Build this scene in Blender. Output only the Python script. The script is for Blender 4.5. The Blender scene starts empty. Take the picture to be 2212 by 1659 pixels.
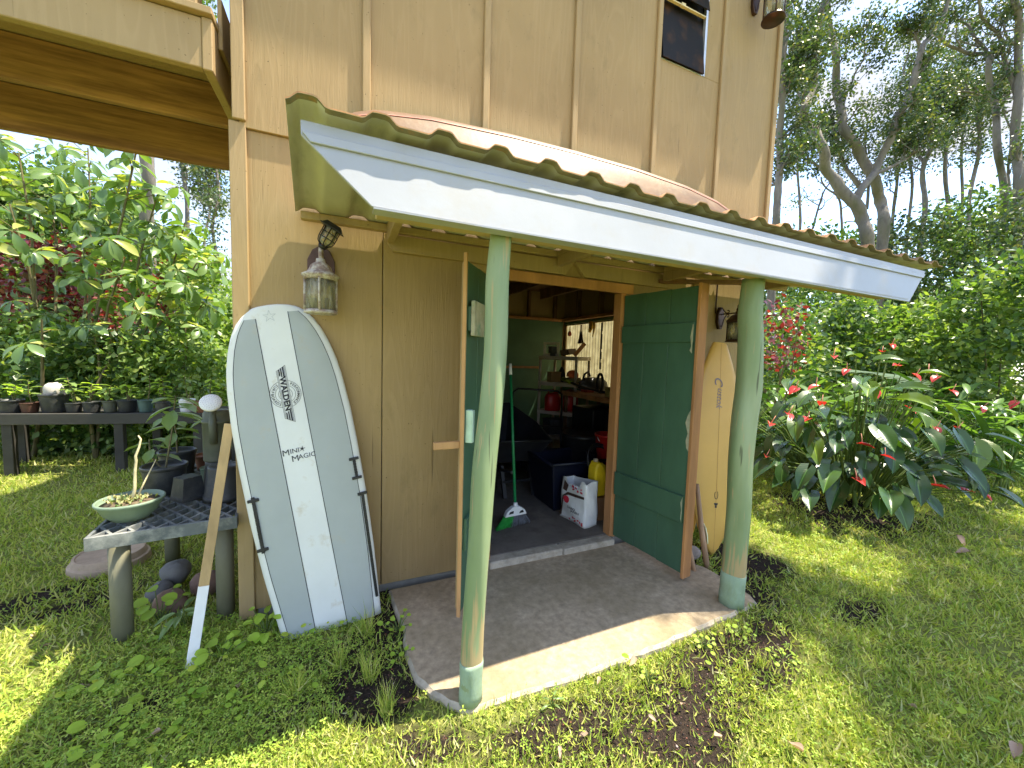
import bpy, math, random
import numpy as np
from mathutils import Vector, Matrix, Quaternion

random.seed(11)
RNG = np.random.default_rng(11)
SC = bpy.context.scene
COL = SC.collection

# ---------------------------------------------------------------- camera, sky, sun, exposure
CAM_POS = Vector((0.0, 0.0, 1.5))
CAM_ROT = Matrix(((0.9178, 0.00085, -0.3970), (-0.3958, 0.0793, -0.9149), (0.0307, 0.99685, 0.0731)))
cam = bpy.data.cameras.new('camera')
cam.sensor_fit = 'HORIZONTAL'
cam.sensor_width = 36.0
cam.lens = 36.0 * 831.0 / 2212.0
cam.clip_start = 0.02
cam.clip_end = 500.0
cam_ob = bpy.data.objects.new('camera', cam)
COL.objects.link(cam_ob)
cx_ = CAM_ROT.col[0].normalized()
cz_ = (CAM_ROT.col[2] - cx_ * CAM_ROT.col[2].dot(cx_)).normalized()
cy_ = cz_.cross(cx_)
cam_ob.matrix_world = Matrix.Translation(CAM_POS) @ Matrix((cx_, cy_, cz_)).transposed().to_4x4()
SC.camera = cam_ob

SUN_DIR = Vector((0.43, -0.125, 1.0)).normalized()      # towards the sun
world = bpy.data.worlds.new('World')
SC.world = world
world.use_nodes = True
wn, wl = world.node_tree.nodes, world.node_tree.links
wn.clear()
w_out = wn.new('ShaderNodeOutputWorld')
w_bg = wn.new('ShaderNodeBackground')
w_bg.inputs['Strength'].default_value = 0.15
w_sky = wn.new('ShaderNodeTexSky')
w_sky.sky_type = 'NISHITA'
w_sky.sun_disc = False
w_sky.sun_elevation = math.asin(SUN_DIR.z)
w_sky.sun_rotation = math.atan2(SUN_DIR.x, SUN_DIR.y)
w_sky.air_density = 0.8
w_sky.dust_density = 0.3
w_tc = wn.new('ShaderNodeTexCoord')
w_map = wn.new('ShaderNodeMapping')
w_map.inputs['Scale'].default_value = (1.0, 1.0, 2.2)
w_n = wn.new('ShaderNodeTexNoise')
w_n.inputs['Scale'].default_value = 2.6
w_n.inputs['Detail'].default_value = 9.0
w_n.inputs['Roughness'].default_value = 0.6
w_n.inputs['Distortion'].default_value = 0.5
w_r = wn.new('ShaderNodeValToRGB')
w_r.color_ramp.elements[0].position = 0.40
w_r.color_ramp.elements[1].position = 0.58
w_mix = wn.new('ShaderNodeMixRGB')
w_mix.inputs['Color2'].default_value = (1.40, 1.42, 1.56, 1.0)       # sunlit cloud
wl.new(w_tc.outputs['Generated'], w_map.inputs['Vector'])
wl.new(w_map.outputs['Vector'], w_n.inputs['Vector'])
wl.new(w_n.outputs['Fac'], w_r.inputs['Fac'])
wl.new(w_r.outputs['Color'], w_mix.inputs['Fac'])
wl.new(w_sky.outputs['Color'], w_mix.inputs['Color1'])
wl.new(w_mix.outputs['Color'], w_bg.inputs['Color'])
wl.new(w_bg.outputs['Background'], w_out.inputs['Surface'])

sun = bpy.data.lights.new('sun', 'SUN')
sun.energy = 2.8
sun.angle = math.radians(0.55)
sun.color = (1.0, 0.91, 0.72)
sun_ob = bpy.data.objects.new('sun', sun)
COL.objects.link(sun_ob)
sun_ob.rotation_euler = SUN_DIR.to_track_quat('Z', 'Y').to_euler()
sun_ob.location = (4, -2, 9)

SC.view_settings.view_transform = 'Standard'
SC.view_settings.look = 'None'
SC.view_settings.exposure = 2.2
SC.view_settings.gamma = 1.0
SC.view_settings.use_curve_mapping = False
SC.render.engine = 'CYCLES'
SC.cycles.use_denoising = True
SC.cycles.max_bounces = 7
SC.cycles.use_adaptive_sampling = True
SC.cycles.adaptive_threshold = 0.02
SC.cycles.diffuse_bounces = 4
SC.cycles.transparent_max_bounces = 8
SC.cycles.sample_clamp_indirect = 8.0
SC.cycles.caustics_reflective = False
SC.cycles.caustics_refractive = False


def px(x, y, depth):
    """a point seen in the photograph (on a 2212 x 1659 grid) at a real distance along the view axis"""
    v = CAM_ROT @ Vector((x - 1106.0, 829.5 - y, -831.0))
    return CAM_POS + v * (depth / 831.0)


def on_ground(x, y, z=0.0):
    v = CAM_ROT @ Vector((x - 1106.0, 829.5 - y, -831.0))
    return CAM_POS + v * ((z - CAM_POS.z) / v.z)


def on_y(x, y, yy):
    v = CAM_ROT @ Vector((x - 1106.0, 829.5 - y, -831.0))
    return CAM_POS + v * (yy / v.y)


# ---------------------------------------------------------------- materials
MATS = {}
ALBEDO = 1.38         # one factor on every painted or built surface
LEAF_ALBEDO = 1.22    # and on every leaf


def new_mat(name):
    m = bpy.data.materials.new(name)
    m.use_nodes = True
    nt = m.node_tree
    b = nt.nodes['Principled BSDF']
    return m, nt, nt.nodes, nt.links, b


def N(nt, typ, **kw):
    n = nt.nodes.new(typ)
    for k, v in kw.items():
        if k in n.inputs:
            n.inputs[k].default_value = v
        else:
            setattr(n, k, v)
    return n


def ramp(nt, stops):
    r = nt.nodes.new('ShaderNodeValToRGB')
    e = r.color_ramp.elements
    while len(e) < len(stops):
        e.new(0.5)
    for i, (p, c) in enumerate(stops):
        e[i].position = p
        e[i].color = (c[0], c[1], c[2], 1.0) if hasattr(c, '__len__') else (c, c, c, 1.0)
    return r


def coords(nt, scale=(1, 1, 1), use='Object'):
    tc = nt.nodes.new('ShaderNodeTexCoord')
    mp = nt.nodes.new('ShaderNodeMapping')
    mp.inputs['Scale'].default_value = scale
    if use == 'World':
        g = nt.nodes.new('ShaderNodeNewGeometry')
        nt.links.new(g.outputs['Position'], mp.inputs['Vector'])
    else:
        nt.links.new(tc.outputs[use], mp.inputs['Vector'])
    return mp


def mixc(nt, fac, a, b, mode='MIX'):
    m = nt.nodes.new('ShaderNodeMixRGB')
    m.blend_type = mode
    for sock, v in ((m.inputs['Fac'], fac), (m.inputs['Color1'], a), (m.inputs['Color2'], b)):
        if isinstance(v, (int, float)):
            sock.default_value = v
        elif isinstance(v, (tuple, list)):
            sock.default_value = (v[0], v[1], v[2], 1.0)
        else:
            nt.links.new(v, sock)
    return m.outputs['Color']


def surf(name, col, rough=0.6, var=0.25, scale=6.0, stretch=(1, 1, 1), bump=0.25, bscale=40.0, dirt=None, dirt_amt=0.5,
         dirt_scale=3.0, metallic=0.0, spec=0.4, use='World', bdist=0.004, dirt_lo=0.48, dirt_hi=0.68):
    """a general weathered surface: two scales of tint, optional stains with a shape of their own, fine relief"""
    if name in MATS:
        return MATS[name]
    col = tuple(min(0.82, c * ALBEDO) for c in col)
    dirt = tuple(min(0.82, c * ALBEDO) for c in dirt) if dirt else None
    m, nt, nd, ln, b = new_mat(name)
    mp = coords(nt, stretch, use)
    n1 = N(nt, 'ShaderNodeTexNoise', Scale=scale, Detail=6.0, Roughness=0.62)
    ln.new(mp.outputs['Vector'], n1.inputs['Vector'])
    lo = tuple(max(0.0, c * (1 - var)) for c in col)
    hi = tuple(min(1.0, c * (1 + var)) for c in col)
    r1 = ramp(nt, [(0.3, lo), (0.7, hi)])
    ln.new(n1.outputs['Fac'], r1.inputs['Fac'])
    out = r1.outputs['Color']
    if dirt:
        n2 = N(nt, 'ShaderNodeTexNoise', Scale=dirt_scale, Detail=8.0, Roughness=0.7)
        ln.new(mp.outputs['Vector'], n2.inputs['Vector'])
        r2 = ramp(nt, [(dirt_lo, 0.0), (dirt_hi, dirt_amt)])
        ln.new(n2.outputs['Fac'], r2.inputs['Fac'])
        out = mixc(nt, r2.outputs['Color'], out, dirt)
    ln.new(out, b.inputs['Base Color'])
    b.inputs['Roughness'].default_value = rough
    b.inputs['Metallic'].default_value = metallic
    b.inputs['Specular IOR Level'].default_value = spec
    if bump > 0:
        n3 = N(nt, 'ShaderNodeTexNoise', Scale=bscale, Detail=5.0, Roughness=0.6)
        ln.new(mp.outputs['Vector'], n3.inputs['Vector'])
        bp = N(nt, 'ShaderNodeBump', Strength=bump, Distance=bdist)
        ln.new(n3.outputs['Fac'], bp.inputs['Height'])
        ln.new(bp.outputs['Normal'], b.inputs['Normal'])
    MATS[name] = m
    return m


def leafmat(name, stops, rough=0.42, trans=0.35, tcol=None, spec=0.5, noise=0.0, grey=0.11):
    """leaf: colour differs from leaf to leaf (random per island), light shines through"""
    if name in MATS:
        return MATS[name]
    m, nt, nd, ln, b = new_mat(name)
    g = nd.new('ShaderNodeNewGeometry')
    r = ramp(nt, [(p, tuple(min(0.6, c * LEAF_ALBEDO) for c in (cc[0] + 0.06 * cc[1], cc[1], cc[2] + grey * cc[1]))) for p, cc in stops])
    ln.new(g.outputs['Random Per Island'], r.inputs['Fac'])
    colr = r.outputs['Color']
    if noise:
        nz = N(nt, 'ShaderNodeTexNoise', Scale=noise, Detail=3.0)
        ln.new(g.outputs['Position'], nz.inputs['Vector'])
        rr = ramp(nt, [(0.3, 0.55), (0.7, 1.25)])
        ln.new(nz.outputs['Fac'], rr.inputs['Fac'])
        colr = mixc(nt, 1.0, colr, rr.outputs['Color'], 'MULTIPLY')
    ln.new(colr, b.inputs['Base Color'])
    b.inputs['Roughness'].default_value = rough
    b.inputs['Specular IOR Level'].default_value = spec
    t = nd.new('ShaderNodeBsdfTranslucent')
    tc = mixc(nt, 1.0, colr, tcol or (1.5, 1.6, 0.6), 'MULTIPLY')
    ln.new(tc, t.inputs['Color'])
    mx = nd.new('ShaderNodeMixShader')
    mx.inputs['Fac'].default_value = trans
    out = [n for n in nd if n.type == 'OUTPUT_MATERIAL'][0]
    ln.new(b.outputs['BSDF'], mx.inputs[1])
    ln.new(t.outputs['BSDF'], mx.inputs[2])
    ln.new(mx.outputs['Shader'], out.inputs['Surface'])
    MATS[name] = m
    return m


def clear_glass(name, tint=(0.9, 0.92, 0.85), rough=0.08, dirt=0.25):
    m, nt, nd, ln, b = new_mat(name)
    out = [n for n in nd if n.type == 'OUTPUT_MATERIAL'][0]
    tr = nd.new('ShaderNodeBsdfTransparent')
    tr.inputs['Color'].default_value = (*tint, 1)
    gl = nd.new('ShaderNodeBsdfGlossy')
    gl.inputs['Roughness'].default_value = rough
    fr = N(nt, 'ShaderNodeFresnel', IOR=1.5)
    mx = nd.new('ShaderNodeMixShader')
    ln.new(fr.outputs['Fac'], mx.inputs['Fac'])
    ln.new(tr.outputs['BSDF'], mx.inputs[1])
    ln.new(gl.outputs['BSDF'], mx.inputs[2])
    b.inputs['Base Color'].default_value = (0.55, 0.52, 0.40, 1)
    b.inputs['Roughness'].default_value = 0.7
    nz = N(nt, 'ShaderNodeTexNoise', Scale=14.0, Detail=4.0)
    mp = coords(nt, (3, 3, 0.6), 'World')
    ln.new(mp.outputs['Vector'], nz.inputs['Vector'])
    rr = ramp(nt, [(0.35, dirt * 0.4), (0.7, dirt * 1.6)])
    ln.new(nz.outputs['Fac'], rr.inputs['Fac'])
    m2 = nd.new('ShaderNodeMixShader')
    ln.new(rr.outputs['Color'], m2.inputs['Fac'])
    ln.new(mx.outputs['Shader'], m2.inputs[1])
    ln.new(b.outputs['BSDF'], m2.inputs[2])
    ln.new(m2.outputs['Shader'], out.inputs['Surface'])
    return m


def wall_mat(name, col, grain=1.0, stains=0.35):
    """painted plywood: vertical raised grain, checks, faint mildew"""
    m, nt, nd, ln, b = new_mat(name)
    col = tuple(c * ALBEDO for c in col)
    mp = coords(nt, (1, 1, 1), 'World')
    big = N(nt, 'ShaderNodeTexNoise', Scale=1.3, Detail=5.0)
    ln.new(mp.outputs['Vector'], big.inputs['Vector'])
    r1 = ramp(nt, [(0.3, tuple(c * 0.90 for c in col)), (0.7, tuple(min(1, c * 1.10) for c in col))])
    ln.new(big.outputs['Fac'], r1.inputs['Fac'])
    mg = coords(nt, (1.0, 1.0, 0.07), 'World')
    g1 = N(nt, 'ShaderNodeTexNoise', Scale=70.0, Detail=5.0, Roughness=0.65, Distortion=0.6)
    ln.new(mg.outputs['Vector'], g1.inputs['Vector'])
    # cathedral figure
    mw = coords(nt, (1.0, 1.0, 0.11), 'World')
    wv = N(nt, 'ShaderNodeTexNoise', Scale=5.5, Detail=1.5, Distortion=1.2)
    rings = N(nt, 'ShaderNodeMath', operation='MULTIPLY')
    rings.inputs[1].default_value = 9.0
    fracn = N(nt, 'ShaderNodeMath', operation='FRACT')
    ln.new(wv.outputs['Fac'], rings.inputs[0])
    ln.new(rings.outputs[0], fracn.inputs[0])
    ln.new(mw.outputs['Vector'], wv.inputs['Vector'])
    figure = ramp(nt, [(0.0, 0.0), (0.55, 0.02), (0.85, 0.20), (1.0, 0.0)])
    ln.new(fracn.outputs[0], figure.inputs['Fac'])
    c1 = mixc(nt, figure.outputs['Color'], r1.outputs['Color'], tuple(min(1, c * 1.28 + 0.03) for c in col))
    # checks: thin dark vertical cracks
    mc = coords(nt, (1.0, 1.0, 0.03), 'World')
    ck = N(nt, 'ShaderNodeTexNoise', Scale=26.0, Detail=2.0, Distortion=0.3)
    ln.new(mc.outputs['Vector'], ck.inputs['Vector'])
    ckr = ramp(nt, [(0.705, 0.0), (0.73, 0.6)])
    ln.new(ck.outputs['Fac'], ckr.inputs['Fac'])
    c2 = mixc(nt, ckr.outputs['Color'], c1, tuple(c * 0.42 for c in col))
    # mildew and mud specks
    ms = coords(nt, (1.0, 1.0, 0.45), 'World')
    st = N(nt, 'ShaderNodeTexNoise', Scale=7.0, Detail=9.0, Roughness=0.72)
    ln.new(ms.outputs['Vector'], st.inputs['Vector'])
    sr = ramp(nt, [(0.57, 0.0), (0.75, stains)])
    ln.new(st.outputs['Fac'], sr.inputs['Fac'])
    c3 = mixc(nt, sr.outputs['Color'], c2, (0.16, 0.13, 0.06))
    sp = N(nt, 'ShaderNodeTexNoise', Scale=75.0, Detail=2.0)
    ln.new(mp.outputs['Vector'], sp.inputs['Vector'])
    spr = ramp(nt, [(0.735, 0.0), (0.76, 0.8)])
    ln.new(sp.outputs['Fac'], spr.inputs['Fac'])
    c4 = mixc(nt, spr.outputs['Color'], c3, (0.10, 0.07, 0.03))
    ln.new(c4, b.inputs['Base Color'])
    b.inputs['Roughness'].default_value = 0.62
    b.inputs['Specular IOR Level'].default_value = 0.25
    hm = N(nt, 'ShaderNodeMath', operation='ADD')
    mul = N(nt, 'ShaderNodeMath', operation='MULTIPLY')
    mul.inputs[1].default_value = 0.22
    ln.new(fracn.outputs[0], mul.inputs[0])
    ln.new(g1.outputs['Fac'], hm.inputs[0])
    ln.new(mul.outputs[0], hm.inputs[1])
    h2 = N(nt, 'ShaderNodeMath', operation='SUBTRACT')
    ln.new(hm.outputs[0], h2.inputs[0])
    ln.new(ckr.outputs['Color'], h2.inputs[1])
    bp = N(nt, 'ShaderNodeBump', Strength=0.45 * grain, Distance=0.005)
    ln.new(h2.outputs[0], bp.inputs['Height'])
    ln.new(bp.outputs['Normal'], b.inputs['Normal'])
    MATS[name] = m
    return m


# ---------------------------------------------------------------- mesh helpers
WO = {}          # world position of every parent built here


class MB:
    def __init__(self):
        self.v, self.f, self.mi, self.sm = [], [], [], []

    def add(self, vs, fs, mi=0, smooth=False):
        o = len(self.v)
        self.v += [tuple(map(float, p)) for p in vs]
        self.f += [tuple(i + o for i in q) for q in fs]
        self.mi += [mi] * len(fs)
        self.sm += [smooth] * len(fs)
        return self

    def box(self, lo, hi, mi=0):
        x0, y0, z0 = lo
        x1, y1, z1 = hi
        vs = [(x0, y0, z0), (x1, y0, z0), (x1, y1, z0), (x0, y1, z0), (x0, y0, z1), (x1, y0, z1), (x1, y1, z1), (x0, y1, z1)]
        fs = [(0, 3, 2, 1), (4, 5, 6, 7), (0, 1, 5, 4), (1, 2, 6, 5), (2, 3, 7, 6), (3, 0, 4, 7)]
        return self.add(vs, fs, mi)

    def beam(self, p0, p1, w, h, up=(0, 0, 1), mi=0, taper=1.0):
        p0, p1 = Vector(p0), Vector(p1)
        d = (p1 - p0).normalized()
        s = d.cross(Vector(up))
        if s.length < 1e-4:
            s = d.cross(Vector((0, 1, 0)))
        s.normalize()
        u = s.cross(d)
        vs = []
        for p, k in ((p0, 1.0), (p1, taper)):
            for a, c in ((-1, -1), (1, -1), (1, 1), (-1, 1)):
                vs.append(p + s * (a * w / 2 * k) + u * (c * h / 2 * k))
        fs = [(3, 2, 1, 0), (4, 5, 6, 7), (0, 1, 5, 4), (1, 2, 6, 5), (2, 3, 7, 6), (3, 0, 4, 7)]
        return self.add(vs, fs, mi)

    def tube(self, pts, rad, n=8, mi=0, caps=True, smooth=True, ell=1.0):
        pts = [Vector(p) for p in pts]
        if not hasattr(rad, '__len__'):
            rad = [rad] * len(pts)
        vs, fs = [], []
        ref = None
        for i, p in enumerate(pts):
            t = (pts[min(i + 1, len(pts) - 1)] - pts[max(i - 1, 0)])
            if t.length < 1e-9:
                t = Vector((0, 0, 1))
            t.normalize()
            if ref is None:
                ref = t.cross(Vector((0.31, 0.2, 0.93)))
                if ref.length < 0.05:
                    ref = t.cross(Vector((1, 0, 0)))
            ref = (ref - t * ref.dot(t)).normalized()
            s = t.cross(ref)
            for k in range(n):
                a = 2 * math.pi * k / n
                vs.append(p + (ref * math.cos(a) + s * (math.sin(a) * ell)) * rad[i])
        for i in range(len(pts) - 1):
            for k in range(n):
                k2 = (k + 1) % n
                fs.append((i * n + k, i * n + k2, (i + 1) * n + k2, (i + 1) * n + k))
        self.add(vs, fs, mi, smooth)
        if caps:
            o = len(self.v) - len(vs)
            self.f += [tuple(o + k for k in reversed(range(n))), tuple(o + (len(pts) - 1) * n + k for k in range(n))]
            self.mi += [mi, mi]
            self.sm += [False, False]
        return self

    def lathe(self, prof, n=20, c=(0, 0, 0), mi=0, smooth=True, R=None, squash=(1, 1)):
        c = Vector(c)
        vs, fs = [], []
        for r, z in prof:
            for k in range(n):
                a = 2 * math.pi * k / n
                p = Vector((r * math.cos(a) * squash[0], r * math.sin(a) * squash[1], z))
                vs.append((R @ p if R else p) + c)
        for i in range(len(prof) - 1):
            for k in range(n):
                k2 = (k + 1) % n
                fs.append((i * n + k, i * n + k2, (i + 1) * n + k2, (i + 1) * n + k))
        if prof[0][0] > 1e-6:
            fs.append(tuple(reversed(range(n))))
        if prof[-1][0] > 1e-6:
            fs.append(tuple((len(prof) - 1) * n + k for k in range(n)))
        return self.add(vs, fs, mi, smooth)

    def prism(self, poly, d0, d1, axis='y', mi=0):
        """poly in the other two axes (x,z for y; x,y for z; y,z for x), extruded from d0 to d1"""
        def mk(a, b_, d):
            return {'y': (a, d, b_), 'z': (a, b_, d), 'x': (d, a, b_)}[axis]
        n = len(poly)
        vs = [mk(a, b_, d0) for a, b_ in poly] + [mk(a, b_, d1) for a, b_ in poly]
        fs = [tuple(range(n)), tuple(range(2 * n - 1, n - 1, -1))]
        fs += [(i, i + n, (i + 1) % n + n, (i + 1) % n) for i in range(n)]
        return self.add(vs, fs, mi)

    def xform(self, m):
        self.v = [tuple(m @ Vector(p)) for p in self.v]
        return self


def mesh_of(name, mb, mats, off=(0, 0, 0)):
    me = bpy.data.meshes.new(name)
    off = Vector(off)
    me.from_pydata([(p[0] - off.x, p[1] - off.y, p[2] - off.z) for p in mb.v], [], mb.f)
    for m in (mats if isinstance(mats, (list, tuple)) else [mats]):
        me.materials.append(m)
    me.polygons.foreach_set('material_index', mb.mi)
    me.polygons.foreach_set('use_smooth', mb.sm)
    me.update()
    import bmesh
    bm = bmesh.new()
    bm.from_mesh(me)
    bmesh.ops.recalc_face_normals(bm, faces=bm.faces)
    bm.to_mesh(me)
    bm.free()
    return me


def tag(o, label=None, cat=None, group=None, kind=None):
    if label:
        o['label'] = label
    if cat:
        o['category'] = cat
    if group:
        o['group'] = group
    if kind:
        o['kind'] = kind
    return o


def obj(name, mb, mats, parent=None, bevel=0.0, loc=None, segs=1, auto=None):
    off = WO.get(parent.name, Vector((0, 0, 0))) if parent else (Vector(loc) if loc is not None else Vector((0, 0, 0)))
    o = bpy.data.objects.new(name, mesh_of(name, mb, mats, off))
    COL.objects.link(o)
    if parent:
        o.parent = parent
        WO[o.name] = off.copy()
    else:
        o.location = off
        WO[o.name] = off.copy()
    if bevel:
        b = o.modifiers.new('bevel', 'BEVEL')
        b.width = bevel
        b.segments = segs
        b.limit_method = 'ANGLE'
        b.angle_limit = math.radians(40)
    return o


def thing(name, label, cat, loc=(0, 0, 0), group=None, world=True):
    """an Empty at the base of a thing; its parts are given in world coordinates unless world is False"""
    o = bpy.data.objects.new(name, None)
    COL.objects.link(o)
    o.empty_display_size = 0.1
    o.location = loc
    WO[o.name] = Vector(loc) if world else Vector((0, 0, 0))
    return tag(o, label, cat, group)


def copy_tree(o, parent=None):
    c = o.copy()
    COL.objects.link(c)
    c.parent = parent
    for ch in list(o.children):
        copy_tree(ch, c)
    return c


def fast_mesh(name, verts, faces_flat, nper, mats, smooth=False, mat_idx=None):
    """verts (n,3) array, faces with a constant corner count, straight from numpy"""
    me = bpy.data.meshes.new(name)
    nf = len(faces_flat) // nper
    me.vertices.add(len(verts))
    me.vertices.foreach_set('co', np.ascontiguousarray(verts, dtype=np.float32).ravel())
    me.loops.add(len(faces_flat))
    me.loops.foreach_set('vertex_index', np.ascontiguousarray(faces_flat, dtype=np.int32))
    me.polygons.add(nf)
    me.polygons.foreach_set('loop_start', np.arange(nf, dtype=np.int32) * nper)
    me.polygons.foreach_set('loop_total', np.full(nf, nper, dtype=np.int32))
    for m in (mats if isinstance(mats, (list, tuple)) else [mats]):
        me.materials.append(m)
    if mat_idx is not None:
        me.polygons.foreach_set('material_index', np.ascontiguousarray(mat_idx, dtype=np.int32))
    if smooth:
        me.polygons.foreach_set('use_smooth', np.ones(nf, dtype=bool))
    me.update(calc_edges=True)
    me.validate()
    return me


def link_mesh(name, me, parent=None, loc=(0, 0, 0)):
    o = bpy.data.objects.new(name, me)
    COL.objects.link(o)
    o.parent = parent
    o.location = loc
    return o


def frames(normals, twist):
    """rotation matrices (n,3,3): column 2 along the normals, turned by twist about them"""
    n = normals / np.linalg.norm(normals, axis=1, keepdims=True)
    a = np.where(np.abs(n[:, 2:3]) > 0.9, np.array([[1.0, 0, 0]]), np.array([[0, 0, 1.0]]))
    x = np.cross(a, n)
    x /= np.linalg.norm(x, axis=1, keepdims=True)
    y = np.cross(n, x)
    c, s = np.cos(twist)[:, None], np.sin(twist)[:, None]
    return np.stack([x * c + y * s, -x * s + y * c, n], axis=2)


def dir_frames(d, n_hint):
    """column 1 along d (leaf axis), column 2 near n_hint"""
    d = d / np.linalg.norm(d, axis=1, keepdims=True)
    x = np.cross(d, n_hint)
    x /= np.linalg.norm(x, axis=1, keepdims=True) + 1e-9
    n = np.cross(x, d)
    return np.stack([x, d, n], axis=2)


def scatter(tv, tf, R, S, T):
    """repeat a small template (k,3) with rotations, scales and positions; returns verts and flat faces"""
    S = S if S.ndim == 2 else S[:, None]
    v = np.einsum('nij,nkj->nki', R, tv[None] * (S[:, None, :] if S.shape[1] > 1 else S[:, :, None])) + T[:, None, :]
    k = len(tv)
    f = tf.ravel()[None] + (np.arange(len(T)) * k)[:, None]
    return v.reshape(-1, 3), f.ravel()


# leaf templates: along +y from the origin, normal +z, length 1
LEAF4 = (np.array([(0, 0, 0), (0.30, 0.45, 0.06), (0, 1, -0.10), (-0.30, 0.45, 0.06), (0, 0.45, -0.02)], float),
         np.array([(0, 1, 4), (1, 2, 4), (2, 3, 4), (3, 0, 4)]))
LEAF2 = (np.array([(0, 0, 0), (0.32, 0.5, 0.0), (0, 1, -0.08), (-0.32, 0.5, 0.0)], float), np.array([(0, 1, 2), (0, 2, 3)]))
BLADE = (np.array([(-0.5, 0, 0), (0.5, 0, 0), (0.36, 0.55, 0.10), (-0.36, 0.55, 0.10), (0, 1, 0.42)], float),
         np.array([(0, 1, 2), (0, 2, 3), (3, 2, 4)]))


def text_geo(s, size=1.0, bold=0.0, shear=0.0):
    cu = bpy.data.curves.new('t', 'FONT')
    cu.body = s
    cu.size = size
    cu.align_x = 'CENTER'
    cu.align_y = 'CENTER'
    cu.offset = bold
    cu.shear = shear
    cu.resolution_u = 3
    o = bpy.data.objects.new('t', cu)
    COL.objects.link(o)
    bpy.context.view_layer.update()
    dg = bpy.context.evaluated_depsgraph_get()
    me = o.evaluated_get(dg).to_mesh()
    vs = [tuple(v.co) for v in me.vertices]
    fs = [tuple(p.vertices) for p in me.polygons]
    o.evaluated_get(dg).to_mesh_clear()
    bpy.data.objects.remove(o)
    bpy.data.curves.remove(cu)
    return vs, fs

# ---------------------------------------------------------------- materials of the place
M_WALL = wall_mat('tan_wall_paint', (0.272, 0.188, 0.088))
M_TRIM = wall_mat('tan_trim_paint', (0.276, 0.194, 0.096), grain=0.6, stains=0.2)
M_RAWWOOD = surf('raw_brown_wood', (0.33, 0.155, 0.06), 0.7, 0.3, 7, (1, 1, 0.15), 0.3, 60)
M_JOIST = surf('treated_joist', (0.25, 0.135, 0.052), 0.65, 0.38, 5, (0.5, 7, 7), 0.25, 50, dirt=(0.10, 0.045, 0.015), dirt_amt=0.8, dirt_scale=2.2)
M_STUD = surf('old_stud_wood', (0.16, 0.085, 0.04), 0.8, 0.3, 8, (1, 1, 0.3), 0.3, 40)
M_DOORGREEN = surf('door_green', (0.040, 0.088, 0.054), 0.5, 0.16, 5, (1, 1, 0.35), 0.3, 70, dirt=(0.35, 0.38, 0.30), dirt_amt=0.55, dirt_scale=9, dirt_lo=0.70, dirt_hi=0.74)
M_INGREEN = surf('inside_green', (0.07, 0.135, 0.078), 0.5, 0.18, 3, (1, 1, 1), 0.2, 50)
M_PEEL = surf('peeled_paint', (0.30, 0.28, 0.20), 0.8, 0.3, 14, (1, 1, 1), 0.5, 60, dirt=(0.10, 0.20, 0.12), dirt_amt=0.7, dirt_scale=8)
M_FASCIA = surf('white_fascia', (0.285, 0.29, 0.312), 0.42, 0.05, 3, (1, 1, 1), 0.08, 60, dirt=(0.27, 0.225, 0.155), dirt_amt=0.45, dirt_scale=2.2, dirt_lo=0.52, dirt_hi=0.75)
M_SHEETTOP = surf('rusty_roof', (0.33, 0.165, 0.075), 0.8, 0.35, 9, (1, 1, 1), 0.3, 50, dirt=(0.10, 0.10, 0.06), dirt_amt=0.8, dirt_scale=6)
M_SHEETUNDER = surf('mossy_green_sheet', (0.37, 0.355, 0.30), 0.6, 0.12, 5, (1, 0.3, 1), 0.15, 50, dirt=(0.17, 0.18, 0.10), dirt_amt=0.65, dirt_scale=4, dirt_lo=0.52, dirt_hi=0.70)
M_SHEETEDGE = surf('mossy_sheet_edge', (0.16, 0.135, 0.07), 0.8, 0.4, 12, (1, 1, 1), 0.4, 60, dirt=(0.28, 0.14, 0.05), dirt_amt=0.7, dirt_scale=16, dirt_lo=0.55, dirt_hi=0.65)
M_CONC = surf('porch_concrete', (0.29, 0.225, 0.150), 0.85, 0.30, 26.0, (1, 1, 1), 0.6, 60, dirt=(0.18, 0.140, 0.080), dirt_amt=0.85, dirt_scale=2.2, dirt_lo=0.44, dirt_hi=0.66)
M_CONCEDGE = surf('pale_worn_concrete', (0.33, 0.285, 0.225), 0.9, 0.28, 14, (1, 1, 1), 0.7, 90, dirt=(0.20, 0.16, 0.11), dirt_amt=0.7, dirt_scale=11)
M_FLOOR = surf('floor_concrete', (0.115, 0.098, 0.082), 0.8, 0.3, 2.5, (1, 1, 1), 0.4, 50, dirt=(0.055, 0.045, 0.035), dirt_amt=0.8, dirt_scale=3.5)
M_FOOT = surf('grey_footing', (0.15, 0.145, 0.13), 0.8, 0.2, 8, (1, 1, 1), 0.4, 60)
M_DARKMETAL = surf('dark_metal', (0.02, 0.018, 0.016), 0.5, 0.3, 9, (1, 1, 1), 0.2, 60)
M_BLACKPL = surf('black_plastic', (0.012, 0.012, 0.014), 0.4, 0.3, 9, (1, 1, 1), 0.1, 60)
M_WHITEPL = surf('white_plastic', (0.72, 0.72, 0.70), 0.4, 0.05, 9, (1, 1, 1), 0.05, 60)


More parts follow.
